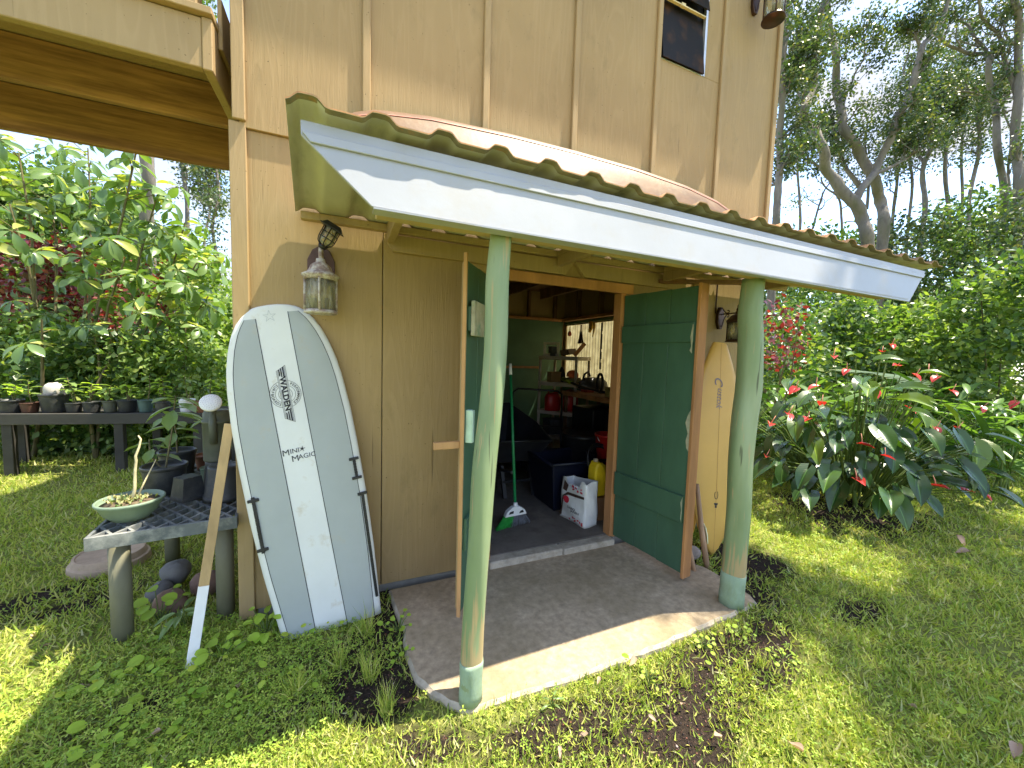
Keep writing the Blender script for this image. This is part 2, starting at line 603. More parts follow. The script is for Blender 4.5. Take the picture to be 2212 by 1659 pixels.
def mint_mat():
    m, nt, nd, ln, b = new_mat('mint_post_paint')
    mp = coords(nt, (1, 1, 0.22), 'World')
    n1 = N(nt, 'ShaderNodeTexNoise', Scale=5.0, Detail=6.0)
    ln.new(mp.outputs['Vector'], n1.inputs['Vector'])
    r1 = ramp(nt, [(0.25, (0.125, 0.195, 0.080)), (0.5, (0.215, 0.285, 0.145)), (0.75, (0.33, 0.385, 0.235))])
    ln.new(n1.outputs['Fac'], r1.inputs['Fac'])
    m2 = coords(nt, (1, 1, 0.06), 'World')
    n2 = N(nt, 'ShaderNodeTexNoise', Scale=48.0, Detail=4.0)
    ln.new(m2.outputs['Vector'], n2.inputs['Vector'])
    # paint worn to bare wood a little above the foot (z 0.22 .. 0.62)
    sep = N(nt, 'ShaderNodeSeparateXYZ')
    g = nd.new('ShaderNodeNewGeometry')
    ln.new(g.outputs['Position'], sep.inputs[0])
    band = ramp(nt, [(0.14, 0.0), (0.19, 0.24), (0.30, 0.17), (0.52, 0.0)])
    ln.new(sep.outputs['Z'], band.inputs['Fac'])
    ad = N(nt, 'ShaderNodeMath', operation='ADD')
    ln.new(band.outputs['Color'], ad.inputs[0])
    ln.new(n2.outputs['Fac'], ad.inputs[1])
    wr = ramp(nt, [(0.60, 0.0), (0.70, 0.85)])
    ln.new(ad.outputs[0], wr.inputs['Fac'])
    c = mixc(nt, wr.outputs['Color'], r1.outputs['Color'], (0.45, 0.32, 0.17))
    ck = ramp(nt, [(0.70, 0.0), (0.73, 0.8)])
    n3 = N(nt, 'ShaderNodeTexNoise', Scale=30.0, Detail=2.0)
    ln.new(m2.outputs['Vector'], n3.inputs['Vector'])
    ln.new(n3.outputs['Fac'], ck.inputs['Fac'])
    c = mixc(nt, ck.outputs['Color'], c, (0.06, 0.07, 0.04))
    ln.new(c, b.inputs['Base Color'])
    b.inputs['Roughness'].default_value = 0.55
    bp = N(nt, 'ShaderNodeBump', Strength=0.35, Distance=0.006)
    ln.new(n2.outputs['Fac'], bp.inputs['Height'])
    ln.new(bp.outputs['Normal'], b.inputs['Normal'])
    return m


M_MINT = mint_mat()
M_MINTFOOT = surf('mint_foot_wrap', (0.205, 0.275, 0.20), 0.65, 0.16, 9, (1, 1, 0.6), 0.5, 45, dirt=(0.15, 0.19, 0.09), dirt_amt=0.7, dirt_scale=7)

# ---------------------------------------------------------------- ground
GZ = -0.035


def soil_amount(x, y):
    """1 where the lawn is worn to bare soil (arrays)"""
    s = np.zeros_like(x)
    for cx, cy, rx, ry, a, k in ((1.45, 1.18, 0.75, 0.22, 0.05, 1.0), (2.05, 1.30, 0.35, 0.14, 0.2, 0.9), (1.15, 0.90, 0.30, 0.12, 0.3, 0.8),
                                 (0.12, 1.75, 0.22, 0.20, 0.2, 1.0), (0.22, 2.15, 0.10, 0.45, 0.0, 1.0), (-0.05, 2.05, 0.30, 0.10, 0, 0.7),
                                 (2.72, 1.92, 0.42, 0.36, 0.0, 1.1), (2.45, 1.70, 0.16, 0.32, 0.0, 0.9), (2.95, 1.22, 0.26, 0.10, 0.0, 0.8),
                                 (-1.55, 3.05, 0.40, 0.22, 0.3, 0.8), (-0.9, 1.95, 0.22, 0.10, 0.3, 0.6), (5.0, 2.25, 0.9, 0.6, 0.0, 0.9),
                                 (0.30, 1.38, 0.28, 0.10, -0.4, 0.75), (-0.2, 1.72, 0.14, 0.10, 0, 0.7), (0.75, 1.30, 0.35, 0.08, 0, 0.7)):
        dx, dy = x - cx, y - cy
        ca, sa = math.cos(a), math.sin(a)
        u, w = (dx * ca + dy * sa) / rx, (-dx * sa + dy * ca) / ry
        s = np.maximum(s, k * np.clip(1.35 - (u * u + w * w) * 0.9, 0, 1))
    n = 0.5 + 0.25 * (np.sin(x * 9.1 + 2.2 * np.sin(y * 7.3)) + np.sin(y * 11.7 + 1.9 * np.sin(x * 6.1)))
    return np.clip(s * (0.35 + 0.75 * n), 0, 1)


def ground_bump(x, y):
    b = 0.012 * (np.sin(x * 3.1 + 1.3 * np.sin(y * 2.3)) + np.sin(y * 3.7 + x * 1.1)) + 0.006 * np.sin(x * 11 + 2 * np.sin(y * 9))
    # a low bank of humus under the anthurium
    return b


def make_ground():
    m, nt, nd, ln, b = new_mat('lawn_soil')
    mp = coords(nt, (1, 1, 1), 'World')
    at = nd.new('ShaderNodeAttribute')
    at.attribute_name = 'soil'
    n1 = N(nt, 'ShaderNodeTexNoise', Scale=5.0, Detail=8.0, Roughness=0.7)
    n2 = N(nt, 'ShaderNodeTexNoise', Scale=90.0, Detail=5.0, Roughness=0.7)
    n3 = N(nt, 'ShaderNodeTexNoise', Scale=28.0, Detail=6.0, Roughness=0.7)
    for n in (n1, n2, n3):
        ln.new(mp.outputs['Vector'], n.inputs['Vector'])
    soil = ramp(nt, [(0.3, (0.018, 0.014, 0.011)), (0.55, (0.045, 0.034, 0.027)), (0.72, (0.12, 0.075, 0.05))])
    ln.new(n2.outputs['Fac'], soil.inputs['Fac'])
    turf = ramp(nt, [(0.25, (0.13, 0.14, 0.040)), (0.5, (0.22, 0.245, 0.065)), (0.75, (0.33, 0.32, 0.12))])
    ln.new(n3.outputs['Fac'], turf.inputs['Fac'])
    ad = N(nt, 'ShaderNodeMath', operation='ADD')
    ln.new(at.outputs['Fac'], ad.inputs[0])
    ln.new(n1.outputs['Fac'], ad.inputs[1])
    rr = ramp(nt, [(0.60, 0.0), (0.95, 1.0)])
    ln.new(ad.outputs[0], rr.inputs['Fac'])
    ln.new(mixc(nt, rr.outputs['Color'], turf.outputs['Color'], soil.outputs['Color']), b.inputs['Base Color'])
    b.inputs['Roughness'].default_value = 0.95
    b.inputs['Specular IOR Level'].default_value = 0.1
    bp = N(nt, 'ShaderNodeBump', Strength=0.9, Distance=0.02)
    ln.new(n2.outputs['Fac'], bp.inputs['Height'])
    ln.new(bp.outputs['Normal'], b.inputs['Normal'])
    xs = np.concatenate([[-60, -35, -20, -12, -8], np.arange(-6, 10.01, 0.08), [12, 16, 24, 40, 70]])
    ys = np.concatenate([[-40, -20, -8, -3], np.arange(-1.0, 9.01, 0.08), [11, 14, 20, 32, 55, 90]])
    X, Y = np.meshgrid(xs, ys)
    inhouse = ((X > -0.45) & (X < 3.5) & (Y > 2.55) & (Y < 5.9)) | ((X > 0.45) & (X < 2.3) & (Y > 1.6) & (Y < 2.6))
    Z = GZ + ground_bump(X, Y) - 0.03 * inhouse
    # keep the soil below the slab rim
    V = np.stack([X, Y, Z], -1).reshape(-1, 3)
    nx, ny = len(xs), len(ys)
    i = np.arange(nx * ny).reshape(ny, nx)
    F = np.stack([i[:-1, :-1], i[:-1, 1:], i[1:, 1:], i[1:, :-1]], -1).reshape(-1, 4)
    me = fast_mesh('ground', V, F.ravel(), 4, m, smooth=True)
    a = me.attributes.new('soil', 'FLOAT', 'POINT')
    a.data.foreach_set('value', soil_amount(X, Y).ravel().astype(np.float32))
    return tag(link_mesh('ground', me), kind='structure')


make_ground()

# porch slab: broken left corner, uneven pale rim
slab_poly = [(0.25, 2.44), (0.262, 2.25), (0.285, 2.05), (0.272, 1.86), (0.30, 1.70), (0.345, 1.60), (0.40, 1.515), (0.47, 1.455), (0.62, 1.447), (0.85, 1.437),
             (1.15, 1.436), (1.5, 1.443), (1.85, 1.462), (2.15, 1.478), (2.38, 1.492), (2.425, 1.56), (2.43, 1.75), (2.425, 1.92), (2.38, 1.98), (2.33, 2.44)]
_d = []
_r = random.Random(2)
for i_, (x_, y_) in enumerate(slab_poly):
    x2_, y2_ = slab_poly[(i_ + 1) % len(slab_poly)]
    k_ = max(1, int(math.hypot(x2_ - x_, y2_ - y_) / 0.045))
    for j_ in range(k_):
        w_ = 0.006 if y_ < 2.4 else 0.0
        _d.append((x_ + (x2_ - x_) * j_ / k_ + _r.uniform(-w_, w_), y_ + (y2_ - y_) * j_ / k_ + _r.uniform(-w_, w_)))
slab_poly = _d[::-1]
sl = MB()
n = len(slab_poly)
cxy = (1.35, 1.95)
inner = [(cxy[0] + (x - cxy[0]) * 0.988, cxy[1] + (y - cxy[1]) * 0.975) for x, y in slab_poly]
vs = [(x, y, 0.0) for x, y in inner] + [(x, y, -0.012 - 0.01 * random.random()) for x, y in slab_poly] + [(x, y, -0.12) for x, y in slab_poly]
sl.add(vs, [tuple(range(n - 1, -1, -1))], 0)
o0 = 0
sl.f += [(i, (i + 1) % n, (i + 1) % n + n, i + n) for i in range(n)] + [(i + n, (i + 1) % n + n, (i + 1) % n + 2 * n, i + 2 * n) for i in range(n)]
sl.mi += [1] * (2 * n)
sl.sm += [False] * (2 * n)
tag(obj('porch_slab', sl, [M_CONC, M_CONCEDGE]), kind='structure')

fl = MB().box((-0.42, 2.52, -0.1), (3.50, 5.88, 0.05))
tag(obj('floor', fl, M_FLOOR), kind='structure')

# ---------------------------------------------------------------- the house
house = thing('house', 'two-storey tan plywood house with battens, an open green double door and a dark workroom', 'house', (1.5, 2.47, 0))
YW = 2.47


def hpart(name, mb, mat, bevel=0.003, parent=house):
    return obj(name, mb, mat, parent, bevel)


# upper wall: plywood panels, a batten over every joint
edges = [-0.50, 0.11, 0.82, 1.476, 2.195, 2.888, 3.575]
for i in range(6):
    a, c = edges[i] + 0.001, edges[i + 1] - 0.001
    mb = MB()
    if i == 4 - 0 and False:
        pass
    if i == 3 + 1:
        pass
    if a < 2.3 < c and a > 2.0:
        mb.box((a, YW - 0.012, 2.63), (c, YW + 0.012, 3.822))
        mb.box((a, YW - 0.012, 4.93), (c, YW + 0.012, 5.35))
        mb.box((a, YW - 0.012, 3.8225), (2.232, YW + 0.012, 4.9295))
        mb.box((2.702, YW - 0.012, 3.8225), (c, YW + 0.012, 4.9295))
    else:
        mb.box((a, YW - 0.012, 2.63 + 0.002 * i), (c, YW + 0.012, 5.35))
    hpart('wall_panel', mb, M_WALL, 0.002)
for x in edges[1:-1]:
    hpart('batten', MB().box((x - 0.021, YW - 0.036, 2.645), (x + 0.021, YW - 0.0125, 5.35)), M_TRIM, 0.004)
hpart('corner_trim', MB().box((-0.525, YW - 0.034, 2.655), (-0.468, YW - 0.0125, 5.35)), M_TRIM, 0.004)
hpart('corner_trim', MB().box((3.548, YW - 0.036, 2.10), (3.597, YW - 0.0125, 5.35)), M_TRIM, 0.004)
# lower wall
for a, c, z0, z1 in ((-0.475, 0.203, 0.018, 2.628), (0.208, 0.925, 0.018, 2.629), (0.926, 2.012, 2.02, 2.6285), (2.0125, 2.76, 0.035, 2.628), (2.765, 3.57, 0.03, 2.629)):
    hpart('wall_panel', MB().box((a, YW + 0.006, z0), (c, YW + 0.026, z1)), M_WALL, 0.002)
hpart('corner_trim', MB().box((-0.545, YW - 0.014, -0.02), (-0.470, YW + 0.02, 2.652)), M_TRIM, 0.004)
hpart('batten', MB().box((2.74, YW - 0.016, 0.03), (2.785, YW + 0.0055, 2.2)), M_TRIM, 0.003)
hpart('footing', MB().box((-0.46, YW + 0.012, -0.15), (0.93, YW + 0.10, 0.0165)), M_FOOT, 0.004)
hpart('footing', MB().box((2.0, YW + 0.012, -0.15), (3.56, YW + 0.10, 0.028)), M_FOOT, 0.004)
hpart('door_sill', MB().box((0.93, 2.425, -0.05), (1.52, 2.519, 0.048)).box((1.525, 2.418, -0.05), (2.0, 2.519, 0.044)), M_CONCEDGE, 0.008)
# side and back walls, floor above, roof: they keep the daylight out and cast the eave's shade
RWX = 3.545
hpart('side_wall', MB().box((-0.50, 2.50, 0.0), (-0.478, 5.96, 5.3)), M_WALL, 0)
sw = MB()
sw.box((RWX, 2.50, 0.0), (RWX + 0.024, 4.40, 5.3)).box((RWX, 5.86, 0.0), (RWX + 0.024, 5.96, 5.3))
sw.box((RWX, 4.4005, 0.0), (RWX + 0.024, 5.8595, 1.02)).box((RWX, 4.4005, 2.05), (RWX + 0.024, 5.8595, 5.3))
hpart('side_wall', sw, M_WALL, 0)
hpart('back_wall', MB().box((-0.477, 5.935, 0.0), (3.544, 5.958, 5.3)), M_WALL, 0)
hpart('upper_floor', MB().box((-0.476, 2.51, 2.60), (3.543, 5.93, 2.64)), M_STUD, 0)
rf = MB()
rf.prism([(2.19, 5.22), (2.19, 5.36), (4.1, 6.15), (6.3, 5.36), (6.3, 5.22), (4.1, 6.0)], -0.55, 4.25, 'x')
hpart('house_roof', rf, M_SHEETTOP, 0)
# inside: green boarding, studs, plates
hpart('inner_panel', MB().box((-0.45, 5.905, 0.05), (3.50, 5.93, 2.15)), M_INGREEN, 0)
hpart('inner_panel', MB().box((3.515, 2.53, 0.05), (3.54, 4.395, 2.15)).box((3.515, 4.3955, 0.05), (3.54, 5.865, 1.0)).box((3.515, 4.3955, 2.07), (3.54, 5.865, 2.15)), M_INGREEN, 0)
for k in range(8):
    x = -0.2 + 0.5 * k
    if x < 3.4:
        hpart('stud', MB().box((x, 5.85, 2.16), (x + 0.04, 5.93, 2.59)), M_STUD, 0.002)
for k in range(5):
    hpart('stud', MB().box((3.46, 3.0 + 0.6 * k, 2.16), (3.54, 3.04 + 0.6 * k, 2.59)), M_STUD if k != 2 else M_INGREEN, 0.002)
hpart('wall_plate', MB().box((-0.45, 5.83, 2.115), (3.45, 5.90, 2.158)), M_RAWWOOD, 0.003)
hpart('wall_plate', MB().box((3.43, 2.55, 2.112), (3.512, 5.83, 2.157)), M_RAWWOOD, 0.003)
for k in range(6):
    hpart('ceiling_joist', MB().box((-0.1 + 0.62 * k, 2.55, 2.46), (-0.06 + 0.62 * k, 5.84, 2.598)), M_STUD, 0)
hpart('wall_ledge', MB().box((0.9, 5.78, 1.30), (3.0, 5.90, 1.335)), M_RAWWOOD, 0.003)
# translucent corrugated panel filling the opening in the right wall
mt, nt_, nd_, ln_, b_ = new_mat('translucent_panel')
mpp = coords(nt_, (1, 1, 1), 'World')
nz_ = N(nt_, 'ShaderNodeTexNoise', Scale=9.0, Detail=6.0)
ln_.new(mpp.outputs['Vector'], nz_.inputs['Vector'])
rz_ = ramp(nt_, [(0.3, (0.30, 0.24, 0.12)), (0.7, (0.52, 0.44, 0.25))])
ln_.new(nz_.outputs['Fac'], rz_.inputs['Fac'])
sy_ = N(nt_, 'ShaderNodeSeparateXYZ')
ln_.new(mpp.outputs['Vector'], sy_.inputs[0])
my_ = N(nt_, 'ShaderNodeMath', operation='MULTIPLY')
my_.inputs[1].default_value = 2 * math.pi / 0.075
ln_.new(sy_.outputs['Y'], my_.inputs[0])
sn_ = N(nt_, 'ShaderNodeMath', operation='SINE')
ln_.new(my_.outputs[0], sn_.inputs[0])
rs_ = ramp(nt_, [(0.0, 0.95), (0.55, 0.75), (1.0, 0.42)])       # corrugation shading painted in as a darker stripe per rib
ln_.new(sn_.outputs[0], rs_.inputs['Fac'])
rib_shaded = mixc(nt_, 1.0, rz_.outputs['Color'], rs_.outputs['Color'], 'MULTIPLY')
ln_.new(rib_shaded, b_.inputs['Base Color'])
b_.inputs['Roughness'].default_value = 0.5
tl_ = nd_.new('ShaderNodeBsdfTranslucent')
ln_.new(rib_shaded, tl_.inputs['Color'])
mx_ = nd_.new('ShaderNodeMixShader')
mx_.inputs['Fac'].default_value = 0.8
ln_.new(b_.outputs['BSDF'], mx_.inputs[1])
ln_.new(tl_.outputs['BSDF'], mx_.inputs[2])
ln_.new(mx_.outputs['Shader'], [q for q in nd_ if q.type == 'OUTPUT_MATERIAL'][0].inputs['Surface'])
cp = MB()
ys_ = np.arange(4.36, 5.90, 0.0125)
vs, fs = [], []
for i, y in enumerate(ys_):
    xx = 3.590 + 0.010 * math.sin(2 * math.pi * y / 0.075)
    vs += [(xx, y, 0.99), (xx, y, 2.08)]
    if i:
        fs.append((2 * i - 2, 2 * i, 2 * i + 1, 2 * i - 1))
cp.add(vs, fs, 0, True)
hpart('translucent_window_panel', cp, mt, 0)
# window high on the front wall: aluminium channel, dark glass louvre, clips
M_ALU = surf('aluminium', (0.55, 0.57, 0.58), 0.35, 0.15, 9, (1, 1, 1), 0.1, 60, metallic=0.7)
mg_, ntg, ndg, lng, bg_ = new_mat('dark_pane')
ngz = N(ntg, 'ShaderNodeTexNoise', Scale=7.0, Detail=5.0)
rgz = ramp(ntg, [(0.5, (0.012, 0.010, 0.008)), (0.72, (0.07, 0.032, 0.010))])
mgz = coords(ntg, (1, 1, 1), 'World')
lng.new(mgz.outputs['Vector'], ngz.inputs['Vector'])
lng.new(ngz.outputs['Fac'], rgz.inputs['Fac'])
lng.new(rgz.outputs['Color'], bg_.inputs['Base Color'])
bg_.inputs['Roughness'].default_value = 0.35
bg_.inputs['Specular IOR Level'].default_value = 0.15
win = obj('window', MB().box((2.245, YW + 0.02, 3.80), (2.69, YW + 0.035, 4.95)), surf('window_dark', (0.012, 0.010, 0.008), 0.6), house)
obj('pane', MB().beam((2.235, YW - 0.004, 4.05), (2.672, YW - 0.004, 4.05), 0.006, 0.45, (0, 0.12, 1)), mg_, win)
obj('pane', MB().beam((2.235, YW - 0.008, 4.50), (2.672, YW - 0.008, 4.50), 0.006, 0.42, (0, 0.2, 1)), mg_, win)
obj('frame', MB().box((2.676, YW - 0.016, 3.824), (2.689, YW + 0.012, 4.925)).box((2.695, YW - 0.012, 3.826), (2.7015, YW + 0.012, 4.925)), M_ALU, win, 0.001)
obj('frame', MB().box((2.2325, YW - 0.013, 3.8225), (2.675, YW + 0.008, 3.832)), M_ALU, win, 0.001)
obj('louvre_clip', MB().box((2.25, YW - 0.022, 4.262), (2.67, YW + 0.0, 4.272)).box((2.40, YW - 0.028, 4.255), (2.44, YW - 0.004, 4.279)), surf('cream_clip', (0.5, 0.42, 0.26), 0.6), win, 0.001)

# header boards over the door, notched where two lengths meet
hb = MB().prism([(0.212, 2.196), (0.225, 2.150), (0.262, 2.098), (1.452, 2.092), (1.522, 2.190), (1.522, 2.196)], 2.434, 2.474, 'y')
hpart('header_board', hb, M_TRIM, 0.003)
hb = MB().prism([(1.53, 2.196), (1.53, 2.186), (1.612, 2.094), (2.62, 2.088), (2.62, 2.196)], 2.436, 2.474, 'y')
hpart('header_board', hb, M_TRIM, 0.003)
hpart('header_board', MB().box((0.93, 2.446, 2.012), (2.08, 2.476, 2.083)), M_RAWWOOD, 0.003)
hpart('door_jamb', MB().box((0.905, 2.474, 0.045), (0.945, 2.56, 2.02)), M_RAWWOOD, 0.002)
hpart('door_jamb', MB().box((1.985, 2.474, 0.045), (2.035, 2.56, 2.02)), M_RAWWOOD, 0.002)


# doors: vertical planks, rails, edge board; local x along the door from the hinge, y = thickness, inner face at -y... built then placed
def make_door(hinge, end, flip, label):
    hx, hy = hinge
    d = Vector((end[0] - hx, end[1] - hy, 0))
    L = d.length
    d.normalize()
    nrm = Vector((d.y, -d.x, 0)) * flip          # towards the room side (green face)
    mt_ = Matrix.Translation((hx, hy, 0)) @ Matrix(((d.x, nrm.x, 0, 0), (d.y, nrm.y, 0, 0), (0, 0, 1, 0), (0, 0, 0, 1)))
    door = obj('door', MB().box((0.0, -0.030, 0.075), (L - 0.004, -0.018, 1.985)).xform(mt_), M_TRIM, house, 0.002)
    door['label'] = label
    npl = 3
    for k in range(npl):
        w = L / npl
        obj('plank', MB().box((k * w + 0.0015, -0.0175, 0.06 + 0.004 * (k % 2)), ((k + 1) * w - 0.0015, 0.004, 1.995 - 0.003 * k)).xform(mt_), M_DOORGREEN, door, 0.002)
    for z0, z1 in ((1.625, 1.755), (0.41, 0.595)):
        obj('rail', MB().box((0.004, 0.0045, z0), (L - 0.012, 0.024, z1)).xform(mt_), M_DOORGREEN, door, 0.003)
    return door, mt_, L


dr, mtr, LR = make_door((2.015, 2.465), (2.095, 1.835), 1, 'open plank door on the right, with a wide brown edge board')
obj('edge_board', MB().box((LR - 0.003, -0.072, 0.03), (LR + 0.019, 0.012, 2.005)).xform(mtr), M_RAWWOOD, dr, 0.003)
obj('edge_board', MB().box((LR - 0.055, -0.075, 0.035), (LR - 0.004, -0.031, 2.0)).xform(mtr), M_RAWWOOD, dr, 0.003)
pp = MB()
pz = [(0.0, 0.90), (0.018, 0.92), (0.026, 0.97), (0.014, 1.02), (0.036, 1.09), (0.022, 1.14), (0.008, 1.17), (0.0, 1.18)]
pp.prism([(LR - 0.004 - a, z) for a, z in pz], 0.0042, 0.0052, 'y').xform(mtr)
obj('peeled_patch', pp, M_PEEL, dr)
obj('peeled_patch', MB().prism([(LR - 0.012, 0.42), (LR - 0.02, 0.44), (LR - 0.017, 0.50), (LR - 0.026, 0.55), (LR - 0.012, 0.59)], 0.0242, 0.0252, 'y').xform(mtr), M_PEEL, dr)
obj('peeled_patch', MB().prism([(LR - 0.012, 1.55), (LR - 0.03, 1.57), (LR - 0.02, 1.60), (LR - 0.03, 1.66), (LR - 0.018, 1.74), (LR - 0.012, 1.74)], 0.0242, 0.0252, 'y').xform(mtr), M_PEEL, dr)
dl, mtl, LL = make_door((0.93, 2.465), (0.585, 1.985), -1, 'open plank door on the left, seen nearly edge-on behind the post')
obj('edge_board', MB().box((LL - 0.003, -0.0165, 0.035), (LL + 0.012, 0.0035, 2.03)).xform(mtl), surf('orange_edge_wood', (0.36, 0.20, 0.085), 0.7, 0.25, 8, (1, 1, 0.2), 0.3, 60), dl, 0.002)
obj('worn_block', MB().box((LL - 0.19, 0.0245, 1.60), (LL - 0.008, 0.046, 1.785)).xform(mtl), M_PEEL, dl, 0.003)
obj('door_handle', MB().box((LL - 0.045, 0.0045, 1.02), (LL - 0.038, 0.040, 1.20)).box((LL - 0.02, 0.0045, 1.02), (LL - 0.013, 0.040, 1.20)).box((LL - 0.045, 0.040, 1.02), (LL - 0.013, 0.046, 1.20)).xform(mtl), surf('pale_green_metal', (0.35, 0.48, 0.42), 0.4, metallic=0.3), dl, 0.002)
obj('turn_latch', MB().box((0.425, 1.992, 0.990), (0.592, 2.016, 1.030)), surf('orange_edge_wood', (0, 0, 0)), dl, 0.003)

# ---------------------------------------------------------------- porch roof
porch = thing('porch_roof', 'low corrugated porch roof with a white fascia carried on two crooked mint-green posts', 'porch roof', (1.9, 1.5, 0))
PER, H_R = 0.2135, 0.027


def rib(x):
    ph = ((x + 0.107) / PER + 0.5) % 1.0 - 0.5
    a = abs(ph)
    if a < 0.09:
        return 1.0
    if a < 0.27:
        return 0.5 + 0.5 * math.cos(math.pi * (a - 0.09) / 0.18)
    return 0.0


sx = np.arange(-0.165, 4.07, PER / 20)
sy = [(0.0), 0.02, 0.35, 0.7, 1.0]
sheet = MB()
vt, vb = [], []
for x in sx:
    y0 = min(1.386 + 0.022 * max(0.0, x), 1.414) + 0.001 * math.sin(x * 23)
    for t in sy:
        y = y0 + t * (2.452 - y0)
        z = 2.247 + H_R * rib(x) + 0.010 * max(0, (x - 2.0) / 2) + 0.003 * math.sin(3 * x)
        xs_ = x - 0.085 * t * max(0.0, 1 - (x + 0.165) / 0.5)      # the left edge is not square to the wall
        vt.append((xs_, y, z + 0.0045))
        vb.append((xs_, y, z))
m_ = len(sy)
nx_ = len(sx)
ft = [(i * m_ + j, (i + 1) * m_ + j, (i + 1) * m_ + j + 1, i * m_ + j + 1) for i in range(nx_ - 1) for j in range(m_ - 1)]
sheet.add(vt, ft, 0, True)
sheet.add(vb, [tuple(reversed(q)) for q in ft], 1, True)
nb = len(vt)
sheet.f += [(i * m_, i * m_ + nb, (i + 1) * m_ + nb, (i + 1) * m_) for i in range(nx_ - 1)]
sheet.mi += [0] * (nx_ - 1)
sheet.sm += [False] * (nx_ - 1)
obj('corrugated_sheet', sheet, [M_SHEETTOP, M_SHEETUNDER, M_SHEETEDGE], porch)
# moss-darkened lip turned under along the eave
lip = MB()
vl, fl_ = [], []
for i, x in enumerate(sx):
    y0 = min(1.386 + 0.022 * max(0.0, x), 1.414) + 0.001 * math.sin(x * 23)
    z = 2.247 + H_R * rib(x) + 0.010 * max(0, (x - 2.0) / 2) + 0.003 * math.sin(3 * x)
    vl += [(x, y0 + 0.001, z - 0.0005), (x, y0 + 0.03, z - 0.0012)]
    if i:
        fl_.append((2 * i - 2, 2 * i, 2 * i + 1, 2 * i - 1))
lip.add(vl, fl_, 0, True)
obj('mossy_eave_strip', lip, M_SHEETEDGE, porch)
# closure strip: the dark filler between sheet and fascia
fa = MB().prism([(-0.130, 2.222), (-0.128, 2.172), (0.080, 1.978), (3.570, 1.955), (3.855, 2.19), (3.868, 2.205)], 1.420, 1.436, 'y')
def tilt(mb):
    """the fascia leans out at the bottom"""
    mb.v = [(x, y + 0.012 - (2.2 - z) * 0.18, z) for x, y, z in mb.v]
    return mb


fas = obj('fascia', tilt(fa), M_FASCIA, porch, 0.002)
obj('molding', tilt(MB().prism([(-0.126, 2.181), (-0.100, 2.150), (3.80, 2.146), (3.835, 2.176)], 1.4105, 1.4195, 'y')), M_FASCIA, fas, 0.002)
obj('bottom_lip', MB().box((0.085, 1.388, 1.9705), (3.555, 1.448, 1.9765)), M_FASCIA, fas)
obj('front_beam', MB().box((0.10, 1.452, 1.985), (3.52, 1.545, 2.215)), surf('porch_beam_wood', (0.36, 0.26, 0.12), 0.7, 0.25, 6, (0.2, 1, 1), 0.3, 50), porch, 0.004)
obj('ledger', MB().box((-0.222, 2.408, 2.203), (3.90, 2.457, 2.243)), M_TRIM, porch, 0.003)
for x in (0.22, 1.36, 2.33, 3.30):
    obj('rafter', MB().box((x, 1.546, 2.135), (x + 0.042, 2.405, 2.2)).box((x + 0.001, 1.546, 2.2005), (x + 0.041, 2.405, 2.240)), M_TRIM, porch, 0.003)
for y in (1.80, 2.10):
    obj('purlin', MB().box((0.264, y, 2.206), (3.85, y + 0.05, 2.2425)), surf('dark_purlin', (0.12, 0.085, 0.05), 0.8, 0.3, 7), porch, 0.003)
obj('bracket_board', MB().beam((2.32, 2.44, 2.135), (2.95, 2.10, 2.135), 0.05, 0.03), M_STUD, porch, 0.002)


def post(pts, wid, label, foot_z):
    """crooked trunk post: centre line points and widths in metres"""
    P = [Vector(p) for p in pts]
    dense, rad = [], []
    for i in range(len(P) - 1):
        for k in range(6):
            t = k / 6
            dense.append(P[i].lerp(P[i + 1], t))
            rad.append((wid[i] * (1 - t) + wid[i + 1] * t) / 2)
    dense.append(P[-1])
    rad.append(wid[-1] / 2)
    # smooth the line
    for _ in range(3):
        dense = [dense[0]] + [(dense[i - 1] + dense[i] * 2 + dense[i + 1]) / 4 for i in range(1, len(dense) - 1)] + [dense[-1]]
    mb = MB()
    mb.tube(dense, rad, 22)
    vv = []
    for (x, y, z) in mb.v:
        k = 0.0035 * (math.sin(x * 61 + z * 5.3) + math.sin(y * 57 + z * 3.1 + 1.0))
        vv.append((x + k, y + k, z))
    mb.v = vv
    p = obj('post', mb, M_MINT, porch)
    p['label'] = label
    fp = [q for q in dense if q.z < foot_z]
    i1 = len(fp)
    seg = fp + [fp[-1] + (dense[i1] - fp[-1]) * max(0.05, (foot_z - fp[-1].z) / max(1e-4, dense[i1].z - fp[-1].z))]
    fr = [rad[i] + 0.0022 + 0.001 * math.sin(i * 2.1) for i in range(len(seg))]
    fb = MB()
    fb.tube(seg, fr, 26)
    vv = []
    for (x, y, z) in fb.v:
        k = 0.0012 * math.sin(x * 97 + y * 41 + z * 33) + 0.0035 * (math.sin(x * 61 + z * 5.3) + math.sin(y * 57 + z * 3.1 + 1.0))
        vv.append((x + k, y + k, z))
    fb.v = vv
    obj('foot_wrap', fb, M_MINTFOOT, p)


post([(0.500, 1.505, -0.005), (0.505, 1.505, 0.25), (0.515, 1.5, 0.6), (0.528, 1.5, 0.95), (0.556, 1.5, 1.25), (0.572, 1.5, 1.55), (0.572, 1.5, 1.80), (0.585, 1.5, 1.99)],
     [0.098, 0.098, 0.098, 0.100, 0.098, 0.092, 0.092, 0.088], 'nearer mint-green trunk post with a pale wrapped foot', 0.185)
post([(2.215, 1.555, -0.005), (2.22, 1.555, 0.3), (2.225, 1.555, 0.6), (2.205, 1.555, 0.9), (2.212, 1.555, 1.15), (2.235, 1.555, 1.35), (2.215, 1.555, 1.65), (2.19, 1.555, 1.80), (2.20, 1.555, 1.99)],
     [0.135, 0.135, 0.135, 0.135, 0.140, 0.145, 0.135, 0.128, 0.120], 'farther mint-green trunk post with a bulge at mid height', 0.20)

